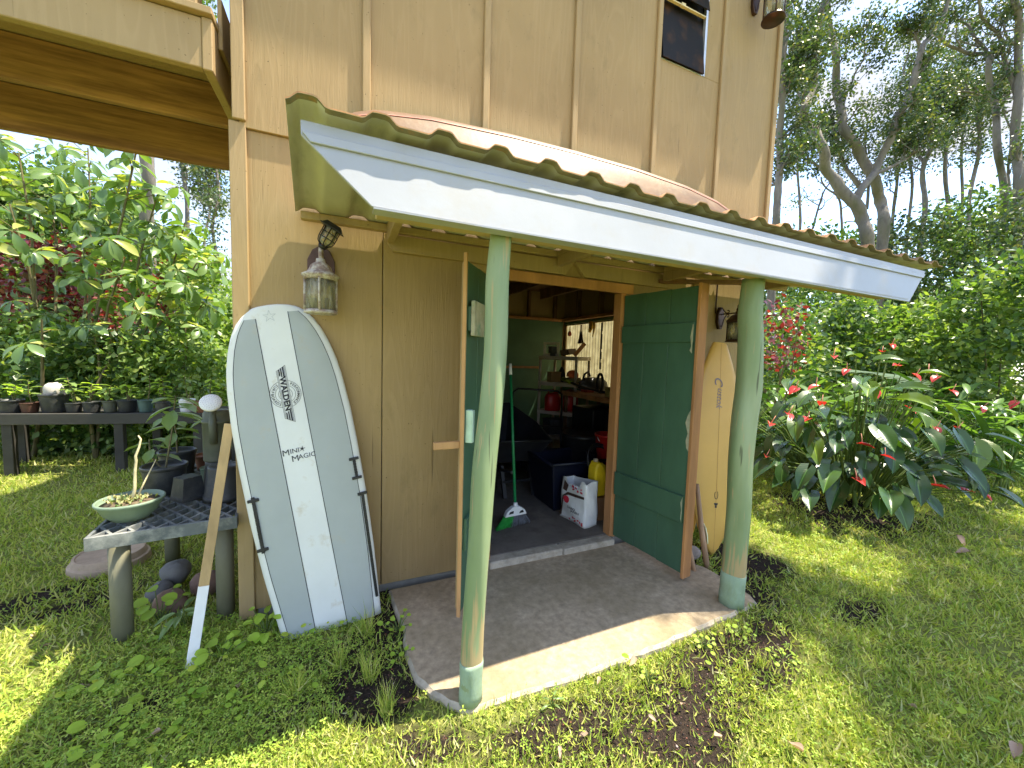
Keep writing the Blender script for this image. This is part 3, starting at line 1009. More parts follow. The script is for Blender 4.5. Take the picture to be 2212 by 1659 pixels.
# ---------------------------------------------------------------- raised deck at the left
deck = thing('deck', 'raised timber deck with tan painted rim and bare brown joists, left of the house', 'deck', (-2.5, 2.45, 0))
obj('rim_joist', MB().box((-5.2, 2.42, 2.845), (-0.635, 2.462, 3.075)), M_TRIM, deck, 0.004)
obj('rim_joist', MB().box((-0.634, 2.415, 2.838), (-0.592, 3.62, 3.078)), M_TRIM, deck, 0.004)
for k, (y, zz) in enumerate(((2.96, 2.845), (3.52, 2.80))):
    obj('joist', MB().box((-5.2, y, zz), (-0.636, y + 0.045, 3.072)), M_JOIST, deck, 0.003)
for k in range(8):
    obj('deck_board', MB().box((-5.2, 2.385 + 0.155 * k, 3.080), (-0.585, 2.53 + 0.155 * k, 3.112)), M_TRIM, deck, 0.003)
obj('railing_post', MB().box((-0.745, 2.43, 3.113), (-0.655, 2.52, 4.1)), M_TRIM, deck, 0.004)
obj('support_post', MB().box((-4.6, 3.45, -0.05), (-4.5, 3.55, 2.84)), M_TRIM, deck, 0.004)
obj('end_board', MB().box((-0.59, 2.50, 3.00), (-0.57, 3.6, 3.24)), M_TRIM, deck, 0.003)

# ---------------------------------------------------------------- surfboards
M_INK = surf('black_ink', (0.018, 0.018, 0.022), 0.6, 0.1, 9, bump=0)
M_BOARDWHITE = surf('board_white', (0.535, 0.54, 0.52), 0.45, 0.05, 4, (1, 1, 1), 0.15, 220, dirt=(0.36, 0.29, 0.18), dirt_amt=0.6, dirt_scale=8, dirt_lo=0.58, dirt_hi=0.75, bdist=0.0015)
M_BOARDGREY = surf('board_grey', (0.285, 0.305, 0.295), 0.5, 0.05, 4, (1, 1, 1), 0.12, 220, dirt=(0.33, 0.28, 0.19), dirt_amt=0.6, dirt_scale=8, dirt_lo=0.60, dirt_hi=0.75, bdist=0.0015)


class Board:
    def __init__(self, outline, thick, mat4, tailcut=None, wide=1.0):
        self.o = np.array(outline)
        self.o[:, 1] *= wide
        self.th = thick
        self.m = mat4
        self.tc = tailcut or (lambda x, v: 0.0)

    def w(self, v):
        return float(np.interp(v, self.o[:, 0], self.o[:, 1]))

    def t(self, v):
        v0, v1 = self.o[0, 0], self.o[-1, 0]
        s = (v - v0) / (v1 - v0)
        return self.th * (0.45 + 0.55 * math.sin(math.pi * min(1, max(0, 0.08 + 0.84 * s))) ** 0.6) * min(1.0, (self.w(v) / 0.06) ** 0.5 if self.w(v) < 0.06 else 1.0)

    def top(self, x, v):
        w = max(self.w(v), 1e-4)
        a = min(1.0, abs(x) / w)
        return self.t(v) / 2 * (1 - a ** 4.0) ** 0.5

    def P(self, x, v, lift=0.0):
        return self.m @ Vector((x, v + self.tc(x, v), self.top(x, v) + lift))

    def body(self, nv=60, k=28):
        mb = MB()
        v0, v1 = self.o[0, 0], self.o[-1, 0]
        s = np.linspace(0, 1, nv)
        vv = v0 + (v1 - v0) * (1 - (1 - s) ** 1.6)
        vs = []
        for v in vv:
            w, t = max(self.w(v), 0.0006), self.t(v)
            for j in range(k):
                a = 2 * math.pi * j / k
                c, sn = math.cos(a), math.sin(a)
                x = w * math.copysign(abs(c) ** 0.75, c)
                z = t / 2 * math.copysign((1 - min(1, abs(x) / w) ** 4.0) ** 0.5, sn) if abs(sn) > 1e-6 else 0.0
                vs.append(self.m @ Vector((x, v + self.tc(x, v), z)))
        fs = [(i * k + j, i * k + (j + 1) % k, (i + 1) * k + (j + 1) % k, (i + 1) * k + j) for i in range(nv - 1) for j in range(k)]
        fs.append(tuple(range(k)))
        mb.add(vs, fs, 0, True)
        mb.sm[-1] = False
        return mb

    def strip(self, inner, outer, vv, lift, nx=6):
        """a decal between x = inner(v) and x = outer(v)"""
        mb = MB()
        vs, fs = [], []
        for v in vv:
            a, b = inner(v), outer(v)
            for j in range(nx + 1):
                vs.append(self.P(a + (b - a) * j / nx, v, lift))
        for i in range(len(vv) - 1):
            for j in range(nx):
                p = i * (nx + 1) + j
                fs.append((p, p + 1, p + nx + 2, p + nx + 1))
        mb.add(vs, fs, 0, True)
        return mb

    def decal(self, vs2, fs, lift=0.0022):
        return MB().add([self.P(x, v, lift) for x, v in vs2], fs)


def frame_uvn(O, v, u):
    v = Vector(v).normalized()
    u = Vector(u)
    u = (u - v * u.dot(v)).normalized()
    n = u.cross(v)
    return Matrix(((u.x, v.x, n.x, O[0]), (u.y, v.y, n.y, O[1]), (u.z, v.z, n.z, O[2]), (0, 0, 0, 1)))


wb = thing('surfboard', 'white and grey striped foam surfboard leaning on the tan wall', 'surfboard', (-0.05, 2.23, -0.03))
B1 = Board([(-0.07, 0.238), (0.0, 0.243), (0.3, 0.265), (0.6, 0.278), (0.9, 0.281), (1.1, 0.279), (1.3, 0.267), (1.4, 0.255), (1.5, 0.234), (1.58, 0.209), (1.64, 0.181), (1.68, 0.154), (1.705, 0.127),
            (1.720, 0.100), (1.729, 0.066), (1.734, 0.0)], 0.070, frame_uvn((-0.072, 2.25, 0.043), (-0.17, 0.13, 0.977), (1, 0, 0.17)),
           lambda x, v: -(0.10 * x) * max(0, 1 - (v + 0.07) / 0.8) ** 2, wide=1.045)
obj('foam_body', B1.body(), M_BOARDWHITE, wb)
v_top = np.interp(0.0, [0, 1], [0, 1])
vL = [v for v in np.linspace(-0.068, 1.66, 46)]
obj('grey_panel', B1.strip(lambda v: -0.087, lambda v: -max(0.088, B1.w(v) - 0.036), vL, 0.0012), M_BOARDGREY, wb)
obj('grey_panel', B1.strip(lambda v: 0.070, lambda v: max(0.071, B1.w(v) - 0.036), [v for v in np.linspace(-0.068, 1.685, 46)], 0.0012), M_BOARDGREY, wb)
for sgn, xin, vt in ((-1, 0.087, 1.66), (1, 0.070, 1.685)):
    vv = np.linspace(-0.068, vt, 46)
    obj('pinstripe', B1.strip(lambda v: sgn * (xin - 0.0022), lambda v: sgn * (xin + 0.0012), vv, 0.0020, 1), M_INK, wb)
    obj('pinstripe', B1.strip(lambda v: sgn * max(xin, B1.w(v) - 0.0375), lambda v: sgn * max(xin + 0.002, B1.w(v) - 0.0345), vv, 0.0020, 1), M_INK, wb)


# maker's badge, drawn lying down (x along the words) then turned to read downwards
def badge():
    vs, fs = [], []

    def poly(pts):
        o = len(vs)
        vs.extend(pts)
        fs.append(tuple(range(o, o + len(pts))))

    def glyphs(s, size, cx, cy, rot=0.0, bold=0.0, shear=0.0, sx=1.0):
        g, f = text_geo(s, size, bold, shear)
        o = len(vs)
        ca, sa = math.cos(rot), math.sin(rot)
        for x, y, z in g:
            x *= sx
            vs.append((cx + x * ca - y * sa, cy + x * sa + y * ca))
        fs.extend(tuple(i + o for i in q) for q in f)

    def ring(r, wd, skip):
        m = 60
        for i in range(m):
            a0, a1 = 2 * math.pi * i / m, 2 * math.pi * (i + 1) / m
            if abs(r * math.sin((a0 + a1) / 2)) < skip:
                continue
            poly([(r * math.cos(a0), r * math.sin(a0)), (r * math.cos(a1), r * math.sin(a1)), ((r - wd) * math.cos(a1), (r - wd) * math.sin(a1)), ((r - wd) * math.cos(a0), (r - wd) * math.sin(a0))])
    for r, wd in ((0.070, 0.0016), (0.0455, 0.0014), (0.031, 0.0014)):
        ring(r, wd, 0.022)
    h = 0.021
    xt, xb = 0.146, 0.121
    for y in (h, h - 0.005, h - 0.009, -h, -h + 0.005):
        e = xb + (xt - xb) * (y + h) / (2 * h)
        poly([(-e, y), (-e, y - 0.0014), (e, y - 0.0014), (e, y)])
    for sgn in (-1, 1):
        poly([(sgn * xt, h), (sgn * xb, -h), (sgn * (xb - 0.0015), -h), (sgn * (xt - 0.0015), h)])
        for y0, y1, xi in ((0.0105, 0.005, 0.083), (0.0015, -0.004, 0.088), (-0.0075, -0.013, 0.093)):
            e0, e1 = xb + (xt - xb) * (y0 + h) / (2 * h), xb + (xt - xb) * (y1 + h) / (2 * h)
            poly([(sgn * xi, y0), (sgn * e0, y0), (sgn * e1, y1), (sgn * xi, y1)])
    glyphs('WALDEN', 0.036, 0.0, -0.0015, bold=0.0014, shear=-0.12, sx=1.13)
    top = 'PERFORMANCE'
    for i, ch in enumerate(top):
        th = math.radians(146 - 112 * i / (len(top) - 1))
        glyphs(ch, 0.0175, 0.0575 * math.cos(th), 0.0575 * math.sin(th), th - math.pi / 2, 0.0002)
    bot = 'SURFBOARDS'
    for i, ch in enumerate(bot):
        th = math.radians(212 + 116 * i / (len(bot) - 1))
        glyphs(ch, 0.0175, 0.0575 * math.cos(th), 0.0575 * math.sin(th), th + math.pi / 2, 0.0002)
    # turned a quarter clockwise, on the white centre stripe
    return [(-0.014 + 1.07 * y, 1.240 - 1.07 * x) for x, y in vs], fs


obj('badge', B1.decal(*badge()), M_INK, wb)


def words(B, lines, name, parent, mat):
    vs, fs = [], []
    for s, size, cx, cy, rot, bold, shear in lines:
        g, f = text_geo(s, size, bold, shear)
        ca, sa = math.cos(rot), math.sin(rot)
        o = len(vs)
        vs += [(cx + x * ca - y * sa, cy + x * sa + y * ca) for x, y, z in g]
        fs += [tuple(i + o for i in q) for q in f]
    return obj(name, B.decal(vs, fs), mat, parent)


def star_pts(cx, cy, r, rin, rot=0.0):
    return [(cx + (r if i % 2 == 0 else rin) * math.sin(rot + i * math.pi / 5), cy + (r if i % 2 == 0 else rin) * math.cos(rot + i * math.pi / 5)) for i in range(10)]


words(B1, [('M', 0.047, -0.064, 0.927, 0.0, 0, 0), ('INI', 0.036, -0.022, 0.930, 0.0, 0, 0), ('M', 0.047, -0.026, 0.888, 0.0, 0, 0), ('AGIC', 0.036, 0.032, 0.892, 0.0, 0, 0)], 'word_mark', wb, M_INK)
sp_ = star_pts(0.015, 0.934, 0.017, 0.005, 0.2)
obj('small_star', B1.decal(sp_, [(0, 1, 9), (2, 3, 1), (4, 5, 3), (6, 7, 5), (8, 9, 7), (1, 3, 5, 7, 9)]), M_INK, wb)
a_, b2_ = star_pts(-0.020, 1.668, 0.034, 0.0125), star_pts(-0.020, 1.668, 0.030, 0.0105)
obj('nose_star', B1.decal(a_ + b2_, [(i, (i + 1) % 10, (i + 1) % 10 + 10, i + 10) for i in range(10)]), surf('grey_ink', (0.25, 0.27, 0.28), 0.6), wb)
# rubber carry handles along the rails
for x0, v0, x1, v1, cr in ((-0.250, 0.738, -0.250, 0.436, 1), (0.258, 0.824, 0.256, 0.70, 1), (0.268, 0.612, 0.243, 0.030, 0)):
    hm = MB()
    pts = []
    for k in range(9):
        t = k / 8
        pts.append(B1.P(x0 + (x1 - x0) * t, v0 + (v1 - v0) * t, 0.008))
    for a, b in zip(pts[:-1], pts[1:]):
        hm.beam(a, b, 0.016, 0.008, up=B1.m.col[2].to_3d())
    u_ = B1.m.col[0].to_3d()
    for t in ((0.06, 0.94) if cr else (0.0,)):
        c = pts[0].lerp(pts[-1], t)
        hm.beam(c - u_ * 0.026, c + u_ * 0.026, 0.016, 0.010, up=B1.m.col[2].to_3d())
    obj('carry_handle', hm, M_BLACKPL, wb, 0.002)

# yellowed surfboards at the right of the door
M_YBOARD = surf('yellowed_board', (0.50, 0.295, 0.070), 0.30, 0.07, 2.5, (1, 1, 1), 0.05, 90, dirt=(0.50, 0.26, 0.06), dirt_amt=0.5, dirt_scale=14, dirt_lo=0.66, dirt_hi=0.72)
M_OBOARD = surf('amber_board', (0.62, 0.32, 0.06), 0.3, 0.10, 3, (1, 1, 1), 0.05, 90)
M_FIN = surf('pale_fin', (0.70, 0.66, 0.36), 0.35, 0.05, 4, bump=0.05)
yb = thing('surfboard', 'yellowed pointed surfboard standing on two fins beside the farther green post', 'surfboard', (2.70, 2.03, -0.03))
B2 = Board([(-0.02, 0.004), (0.03, 0.045), (0.10, 0.088), (0.2, 0.135), (0.4, 0.190), (0.65, 0.222), (0.9, 0.232), (1.1, 0.222), (1.3, 0.190), (1.45, 0.150), (1.55, 0.118), (1.64, 0.085), (1.685, 0.068), (1.70, 0.058)],
           0.06, frame_uvn((2.665, 2.06, -0.01), (0.22, 0.235, 1.68), (1, -0.28, 0.02)))
obj('foam_body', B2.body(50, 22), M_YBOARD, yb)
obj('stringer', B2.strip(lambda v: -0.0015, lambda v: 0.0015, np.linspace(0.02, 1.69, 30), 0.0012, 1), surf('stringer_wood', (0.30, 0.15, 0.04), 0.5), yb)
for x, v, s, tl in ((-0.105, 0.185, 1, 0.25), (0.105, 0.165, 1, 0.3)):
    fm = MB()
    prof = [(0.0, 0.0), (0.012, 0.045), (0.035, 0.085), (0.080, 0.118), (0.128, 0.133), (0.142, 0.128), (0.124, 0.095), (0.116, 0.055), (0.118, 0.0)]
    n_ = len(prof)
    vs = []
    for dx in (-0.004, 0.004):
        for a, z in prof:
            vs.append(B2.m @ Vector((x + dx + z * tl * s * (1 if x > 0 else -1), v + 0.06 - a, B2.top(x, v) - 0.004 + z)))
    fm.add(vs, [tuple(range(n_)), tuple(range(2 * n_ - 1, n_ - 1, -1))] + [(i, i + n_, (i + 1) % n_ + n_, (i + 1) % n_) for i in range(n_)])
    obj('fin', fm, M_FIN, yb, 0.001)
words(B2, [('C', 0.10, -0.018, 1.375, -math.pi / 2, 0.001, 0.3), ('ustok', 0.075, -0.002, 1.235, -math.pi / 2 - 0.06, 0.0, 0.35)], 'script_logo', yb, surf('faded_ink', (0.16, 0.13, 0.16), 0.6))
cr_ = [(0.016 * math.sin(a) * (1 if k == 0 else 0.72) + 0.0, 0.455 + 0.034 * math.cos(a) * (1 if k == 0 else 0.86)) for k in (0, 1) for a in np.linspace(0.5, 5.6, 14)]
obj('crescent_mark', B2.decal(cr_, [(i, i + 1, i + 15, i + 14) for i in range(13)]), M_INK, yb)
obj('small_emblem', B2.decal([(-0.012, 0.375), (0.012, 0.375), (0.018, 0.392), (-0.018, 0.392), (-0.008, 0.355), (0.008, 0.355), (0.008, 0.374), (-0.008, 0.374)], [(0, 1, 2, 3), (4, 5, 6, 7)]), M_INK, yb)
ob = thing('surfboard', 'amber surfboard mostly hidden behind the yellowed one and the door edge', 'surfboard', (2.47, 2.25, -0.03))
B3 = Board([(-0.02, 0.09), (0.1, 0.16), (0.3, 0.20), (0.7, 0.23), (1.0, 0.22), (1.3, 0.16), (1.45, 0.10), (1.52, 0.0)], 0.05, frame_uvn((2.52, 2.27, -0.02), (0.10, 0.10, 1.6), (1, -0.15, 0)))
obj('foam_body', B3.body(36, 18), M_OBOARD, ob)

# surfboard standing on its rail on the porch roof
rb = thing('surfboard', 'tan longboard with a pinkish rail lying on edge on the porch roof', 'surfboard', (1.5, 2.2, 2.28))
B4 = Board([(-1.50, 0.03), (-1.44, 0.12), (-1.3, 0.19), (-1.0, 0.245), (-0.5, 0.275), (0.0, 0.282), (0.5, 0.275), (1.0, 0.232), (1.3, 0.165), (1.44, 0.09), (1.50, 0.02)], 0.07,
           frame_uvn((1.46, 2.285, 2.655), (1.0, 0.0, 0.008), (0.0, -0.35, -0.93)))
M_RBOARD = surf('weathered_tan_board', (0.115, 0.060, 0.026), 0.5, 0.3, 7, (1, 1, 1), 0.25, 30, dirt=(0.175, 0.125, 0.07), dirt_amt=0.7, dirt_scale=9)
obj('foam_body', B4.body(56, 22), M_RBOARD, rb)
obj('rail_band', B4.strip(lambda v: -max(0.001, B4.w(v) - 0.045), lambda v: -max(0.0012, B4.w(v) - 0.002), np.linspace(-1.46, 1.46, 60), 0.003, 4), surf('pinkish_rail', (0.15, 0.088, 0.055), 0.4, 0.1, 6), rb)
obj('rail_line', B4.strip(lambda v: -max(0.001, B4.w(v) - 0.050), lambda v: -max(0.0012, B4.w(v) - 0.0445), np.linspace(-1.45, 1.45, 60), 0.0035, 1), surf('dark_pink_line', (0.42, 0.16, 0.12), 0.4), rb)

# ---------------------------------------------------------------- lanterns
M_MAUVE = surf('weathered_mauve_metal', (0.22, 0.16, 0.145), 0.75, 0.3, 18, (1, 1, 1), 0.5, 80, dirt=(0.44, 0.41, 0.37), dirt_amt=0.9, dirt_scale=28, dirt_lo=0.44, dirt_hi=0.56)
M_LGLASS = clear_glass('streaked_lantern_glass', (0.88, 0.87, 0.72), 0.12, 0.30)
M_BRONZE = surf('dark_bronze', (0.05, 0.028, 0.020), 0.3, 0.2, 9, (1, 1, 1), 0.1, 60, metallic=0.6)

ln1 = thing('wall_lantern', 'weathered mauve wall lantern with glass sides, left of the door', 'lantern', (-0.122, 2.33, 1.69))
lx, ly = -0.122, 2.335
pl = MB().prism([(-0.195, 2.00), (-0.17, 2.055), (-0.142, 2.075), (-0.108, 2.075), (-0.08, 2.055), (-0.055, 2.00), (-0.055, 1.86), (-0.195, 1.86)], 2.455, 2.475, 'y')
obj('back_plate', pl, surf('dull_mauve_plate', (0.085, 0.05, 0.048), 0.75, 0.25, 18, bump=0.3), ln1, 0.003)
obj('arm', MB().tube([(lx, 2.455, 1.98), (lx, 2.41, 2.035), (lx, 2.36, 2.045), (lx, 2.335, 2.02), (lx, 2.335, 1.96)], 0.011, 10), M_MAUVE, ln1)
obj('roof_cap', MB().lathe([(0.0, 1.985), (0.022, 1.983), (0.024, 1.965), (0.036, 1.958), (0.050, 1.945), (0.058, 1.925), (0.066, 1.912), (0.092, 1.898), (0.094, 1.890), (0.082, 1.884), (0.082, 1.872), (0.0, 1.872)], 24, (lx, ly, 0)), M_MAUVE, ln1)
obj('glass', MB().lathe([(0.073, 1.715), (0.073, 1.872)], 24, (lx, ly, 0)), M_LGLASS, ln1)
ln1.children[-1].data.polygons.foreach_set('use_smooth', [True] * len(ln1.children[-1].data.polygons))
obj('base_ring', MB().lathe([(0.0, 1.692), (0.074, 1.692), (0.082, 1.697), (0.082, 1.704), (0.074, 1.714), (0.0, 1.714)], 24, (lx, ly, 0)), M_MAUVE, ln1)
for k in range(4):
    a = math.pi / 4 + math.pi * 0.5 * k - math.pi * 0.5 + 0.75
    obj('frame_bar', MB().tube([(lx + 0.077 * math.cos(a), ly + 0.077 * math.sin(a), 1.710), (lx + 0.077 * math.cos(a), ly + 0.077 * math.sin(a), 1.880)], 0.006, 6), M_MAUVE, ln1)
for dx in (-0.03, 0.03):
    obj('candle_socket', MB().lathe([(0.012, 1.714), (0.012, 1.775), (0.004, 1.78), (0.0, 1.78)], 12, (lx + dx, ly + 0.01, 0)), surf('grey_socket', (0.16, 0.15, 0.13), 0.7), ln1)

sl_ = thing('solar_light', 'small black caged solar light tilted on top of the weathered lantern', 'solar light', (-0.115, 2.36, 2.05))
RT = Matrix.Translation((-0.118, 2.345, 2.040)) @ Matrix.Rotation(math.radians(27), 4, 'Y') @ Matrix.Rotation(math.radians(8), 4, 'X')
cap = MB().prism([(-0.058, -0.058), (0.058, -0.058), (0.058, 0.058), (-0.058, 0.058)], 0.118, 0.124, 'z')
cap.add([(-0.052, -0.052, 0.1245), (0.052, -0.052, 0.1245), (0.052, 0.052, 0.1245), (-0.052, 0.052, 0.1245), (-0.036, -0.036, 0.146), (0.036, -0.036, 0.146), (0.036, 0.036, 0.146), (-0.036, 0.036, 0.146)],
        [(4, 5, 6, 7), (0, 1, 5, 4), (1, 2, 6, 5), (2, 3, 7, 6), (3, 0, 4, 7), (3, 2, 1, 0)])
obj('cap', cap.xform(RT), M_BLACKPL, sl_, 0.002)
obj('glass', MB().lathe([(0.0, 0.022), (0.022, 0.026), (0.036, 0.045), (0.038, 0.117)], 16).xform(RT), clear_glass('solar_glass', (0.85, 0.78, 0.55), 0.1, 0.5), sl_)
for k in range(8):
    a = math.pi / 4 * k
    c_, s_ = math.cos(a), math.sin(a)
    obj('cage_bar', MB().tube([(0.02 * c_, 0.02 * s_, 0.02), (0.036 * c_, 0.036 * s_, 0.034), (0.042 * c_, 0.042 * s_, 0.055), (0.042 * c_, 0.042 * s_, 0.118)], 0.0028, 5).xform(RT), M_BLACKPL, sl_)
for z in (0.06, 0.09):
    obj('cage_ring', MB().tube([(0.0425 * math.cos(a), 0.0425 * math.sin(a), z) for a in np.linspace(0, 2 * math.pi, 17)], 0.0026, 5, caps=False).xform(RT), M_BLACKPL, sl_)
obj('stem', MB().lathe([(0.0, 0.0), (0.018, 0.002), (0.026, 0.018), (0.0, 0.022)], 12).xform(RT), M_BLACKPL, sl_)


def scroll_lantern(x, y, z, glass_r, hgt, root, wall_y):
    """carriage lantern hung from a scrolled arm; z = underside of the lantern"""
    o8 = [(x + 0.055 * math.cos(math.pi / 8 + k * math.pi / 4) * (0.75 if True else 1), z + hgt + 0.05 + 0.105 * math.sin(math.pi / 8 + k * math.pi / 4)) for k in range(8)]
    obj('back_plate', MB().prism(o8, wall_y - 0.03, wall_y, 'y'), M_BRONZE, root, 0.004)
    zt = z + hgt + 0.085
    obj('arm', MB().tube([(x, wall_y - 0.03, zt), (x, y - 0.01, zt)], 0.006, 8), M_BRONZE, root)
    for s, za in ((1, zt), (-1, zt)):
        pts = [(x, wall_y - 0.03, za + s * 0.05 + (0 if s > 0 else -0.06))]
        for a in np.linspace(0, 1, 12):
            pts.append((x, wall_y - 0.035 - 0.055 * a, za + s * (0.045 * (1 - a) ** 2 + (0.06 * (1 - a) ** 2 if s < 0 else 0) + 0.006)))
        for a in np.linspace(0, 4.6, 14):
            r = 0.016 - 0.0026 * a
            pts.append((x, wall_y - 0.09 - r * math.sin(a) + 0.0, za + s * (0.022 - r * math.cos(a))))
        obj('scroll', MB().tube(pts, 0.0042, 6), M_BRONZE, root)
    obj('roof_cap', MB().lathe([(0.0, hgt + 0.155), (0.006, hgt + 0.15), (0.009, hgt + 0.14), (0.004, hgt + 0.132), (0.012, hgt + 0.124), (0.016, hgt + 0.112), (0.012, hgt + 0.10), (0.022, hgt + 0.09), (0.022, hgt + 0.075), (0.034, hgt + 0.07), (0.056, hgt + 0.055),
                                (0.070, hgt + 0.03), (0.086, hgt + 0.018), (0.086, hgt + 0.01), (0.076, hgt), (0.0, hgt)], 20, (x, y, z)), M_BRONZE, root)
    g = obj('glass', MB().lathe([(glass_r, 0.02), (glass_r, hgt)], 20, (x, y, z)), M_LGLASS, root)
    obj('base_ring', MB().lathe([(0.0, 0.0), (0.086, 0.0), (0.088, 0.006), (0.078, 0.014), (0.078, 0.022), (0.0, 0.022)], 20, (x, y, z)), M_BRONZE, root)
    for k in range(4):
        a = math.pi / 4 + k * math.pi / 2
        obj('frame_bar', MB().tube([(x + 0.074 * math.cos(a), y + 0.074 * math.sin(a), z + 0.015), (x + 0.074 * math.cos(a), y + 0.074 * math.sin(a), z + hgt + 0.005)], 0.005, 6), M_BRONZE, root)
    obj('candle_socket', MB().lathe([(0.028, 0.022), (0.028, 0.075), (0.014, 0.08), (0.014, 0.13), (0.0, 0.135)], 12, (x, y, z)), surf('grey_socket', (0, 0, 0)), root)


ln2 = thing('wall_lantern', 'dark bronze lantern on a scrolled arm, half hidden by the farther post', 'lantern', (3.06, 2.30, 1.68))
scroll_lantern(3.07, 2.285, 1.675, 0.070, 0.165, ln2, YW)
ln3 = thing('wall_lantern', 'bronze lantern with clear glass high by the house corner at the top edge', 'lantern', (3.24, 2.30, 4.33))
scroll_lantern(3.215, 2.27, 4.30, 0.068, 0.22, ln3, YW - 0.012)
# conduit strip feeding the lantern
hpart('conduit', MB().tube([(3.02, YW - 0.006, 2.19), (3.02, YW - 0.006, 1.93)], 0.006, 6), M_BRONZE, 0)

# ---------------------------------------------------------------- sticks leaning left and right
M_STICKW = surf('bare_stick_wood', (0.36, 0.245, 0.115), 0.75, 0.28, 6, (1, 1, 0.25), 0.3, 60, dirt=(0.20, 0.14, 0.06), dirt_amt=0.6, dirt_scale=5)
st = thing('wooden_stake', 'flat wooden stake with a white painted end leaning against the house corner', 'stake', (-0.68, 2.17, -0.03))
p0, p1 = Vector((-0.680, 2.165, -0.06)), Vector((-0.560, 2.415, 1.10))
pm = p0.lerp(p1, 0.335)
obj('bare_length', MB().beam(pm, p1, 0.042, 0.018, up=(0.3, -1, 0.2)), M_STICKW, st, 0.002)
obj('painted_end', MB().beam(p0, pm, 0.0435, 0.0195, up=(0.3, -1, 0.2)), surf('white_paint', (0.80, 0.80, 0.80), 0.5, 0.04, 8), st, 0.002)
M_GREYWOOD = surf('weathered_stick', (0.33, 0.21, 0.13), 0.85, 0.35, 9, (1, 1, 0.2), 0.4, 70, dirt=(0.16, 0.10, 0.06), dirt_amt=0.6, dirt_scale=6)
s1 = obj('pole', MB().tube([(2.470, 1.93, -0.05), (2.42, 1.965, 0.25), (2.37, 1.99, 0.60)], [0.021, 0.020, 0.015], 8), M_GREYWOOD, None, loc=(2.47, 1.93, -0.035))
tag(s1, 'weathered grey pole leaning beside the door edge, in front of the stone', 'pole')
s2 = obj('pole', MB().tube([(2.31, 1.905, -0.04), (2.27, 1.935, 0.15), (2.22, 1.96, 0.42)], [0.018, 0.017, 0.015], 8), M_GREYWOOD, None, loc=(2.31, 1.905, -0.035))
tag(s2, 'short pole standing tight behind the foot of the right door', 'pole')
s3 = obj('branch', MB().tube([(3.09, 2.38, -0.03), (3.06, 2.40, 0.6), (3.065, 2.42, 1.1), (3.045, 2.44, 1.66)], [0.014, 0.013, 0.012, 0.010], 7).tube([(3.066, 2.42, 1.36), (3.10, 2.40, 1.46), (3.125, 2.39, 1.56)], [0.012, 0.011, 0.010], 7), M_RAWWOOD, None, loc=(3.09, 2.38, -0.035))
tag(s3, 'forked bare branch standing against the wall under the bronze lantern', 'branch')
s4 = obj('plank', MB().beam((3.22, 2.30, -0.05), (3.16, 2.43, 1.35), 0.05, 0.03), M_RAWWOOD, None, 0.002, loc=(3.22, 2.30, -0.035))
tag(s4, 'narrow brown plank standing between the yellowed board and the farther post', 'plank')


def stone(c, r, squash, seed, mat, label, name='stone', group=None):
    rr = random.Random(seed)
    mb = MB()
    nu, nv = 12, 8
    ph = [rr.uniform(0, 6) for _ in range(4)]
    vs, fs = [], []
    for j in range(nv + 1):
        t = math.pi * j / nv
        for i in range(nu):
            a = 2 * math.pi * i / nu
            k = 1 + 0.10 * math.sin(2 * a + ph[0]) * math.sin(t) + 0.08 * math.sin(3 * t + ph[1]) + 0.05 * math.sin(3 * a + ph[2])
            vs.append((c[0] + r * k * math.sin(t) * math.cos(a), c[1] + r * k * math.sin(t) * math.sin(a), c[2] + r * squash * k * math.cos(t)))
    fs = [(j * nu + i, j * nu + (i + 1) % nu, (j + 1) * nu + (i + 1) % nu, (j + 1) * nu + i) for j in range(nv) for i in range(nu)]
    mb.add(vs, fs, 0, True)
    o = obj(name, mb, mat, None, loc=(c[0], c[1], c[2] - r * squash))
    return tag(o, label, 'stone', group)


M_STONE = surf('grey_stone', (0.24, 0.20, 0.17), 0.85, 0.25, 14, (1, 1, 1), 0.5, 60)
stone((2.44, 2.06, 0.03), 0.065, 0.9, 3, M_STONE, 'rounded grey stone behind the leaning pole, right of the door')
M_BLUST = surf('bluish_stone', (0.115, 0.112, 0.105), 0.85, 0.2, 14, (1, 1, 1), 0.4, 60)
M_REDST = surf('reddish_stone', (0.155, 0.095, 0.07), 0.85, 0.2, 14, (1, 1, 1), 0.4, 60)
stone((-1.00, 3.02, 0.045), 0.085, 0.9, 5, M_BLUST, 'upper bluish round stone under the grate table')
stone((-1.03, 2.87, 0.01), 0.070, 0.8, 6, M_BLUST, 'lower bluish round stone under the grate table, beside the reddish one')
stone((-0.93, 2.72, 0.02), 0.080, 0.85, 7, M_REDST, 'reddish round stone in front under the grate table')
stone((-0.80, 2.86, 0.02), 0.085, 0.85, 8, M_REDST, 'reddish stone half hidden behind the wooden stake')

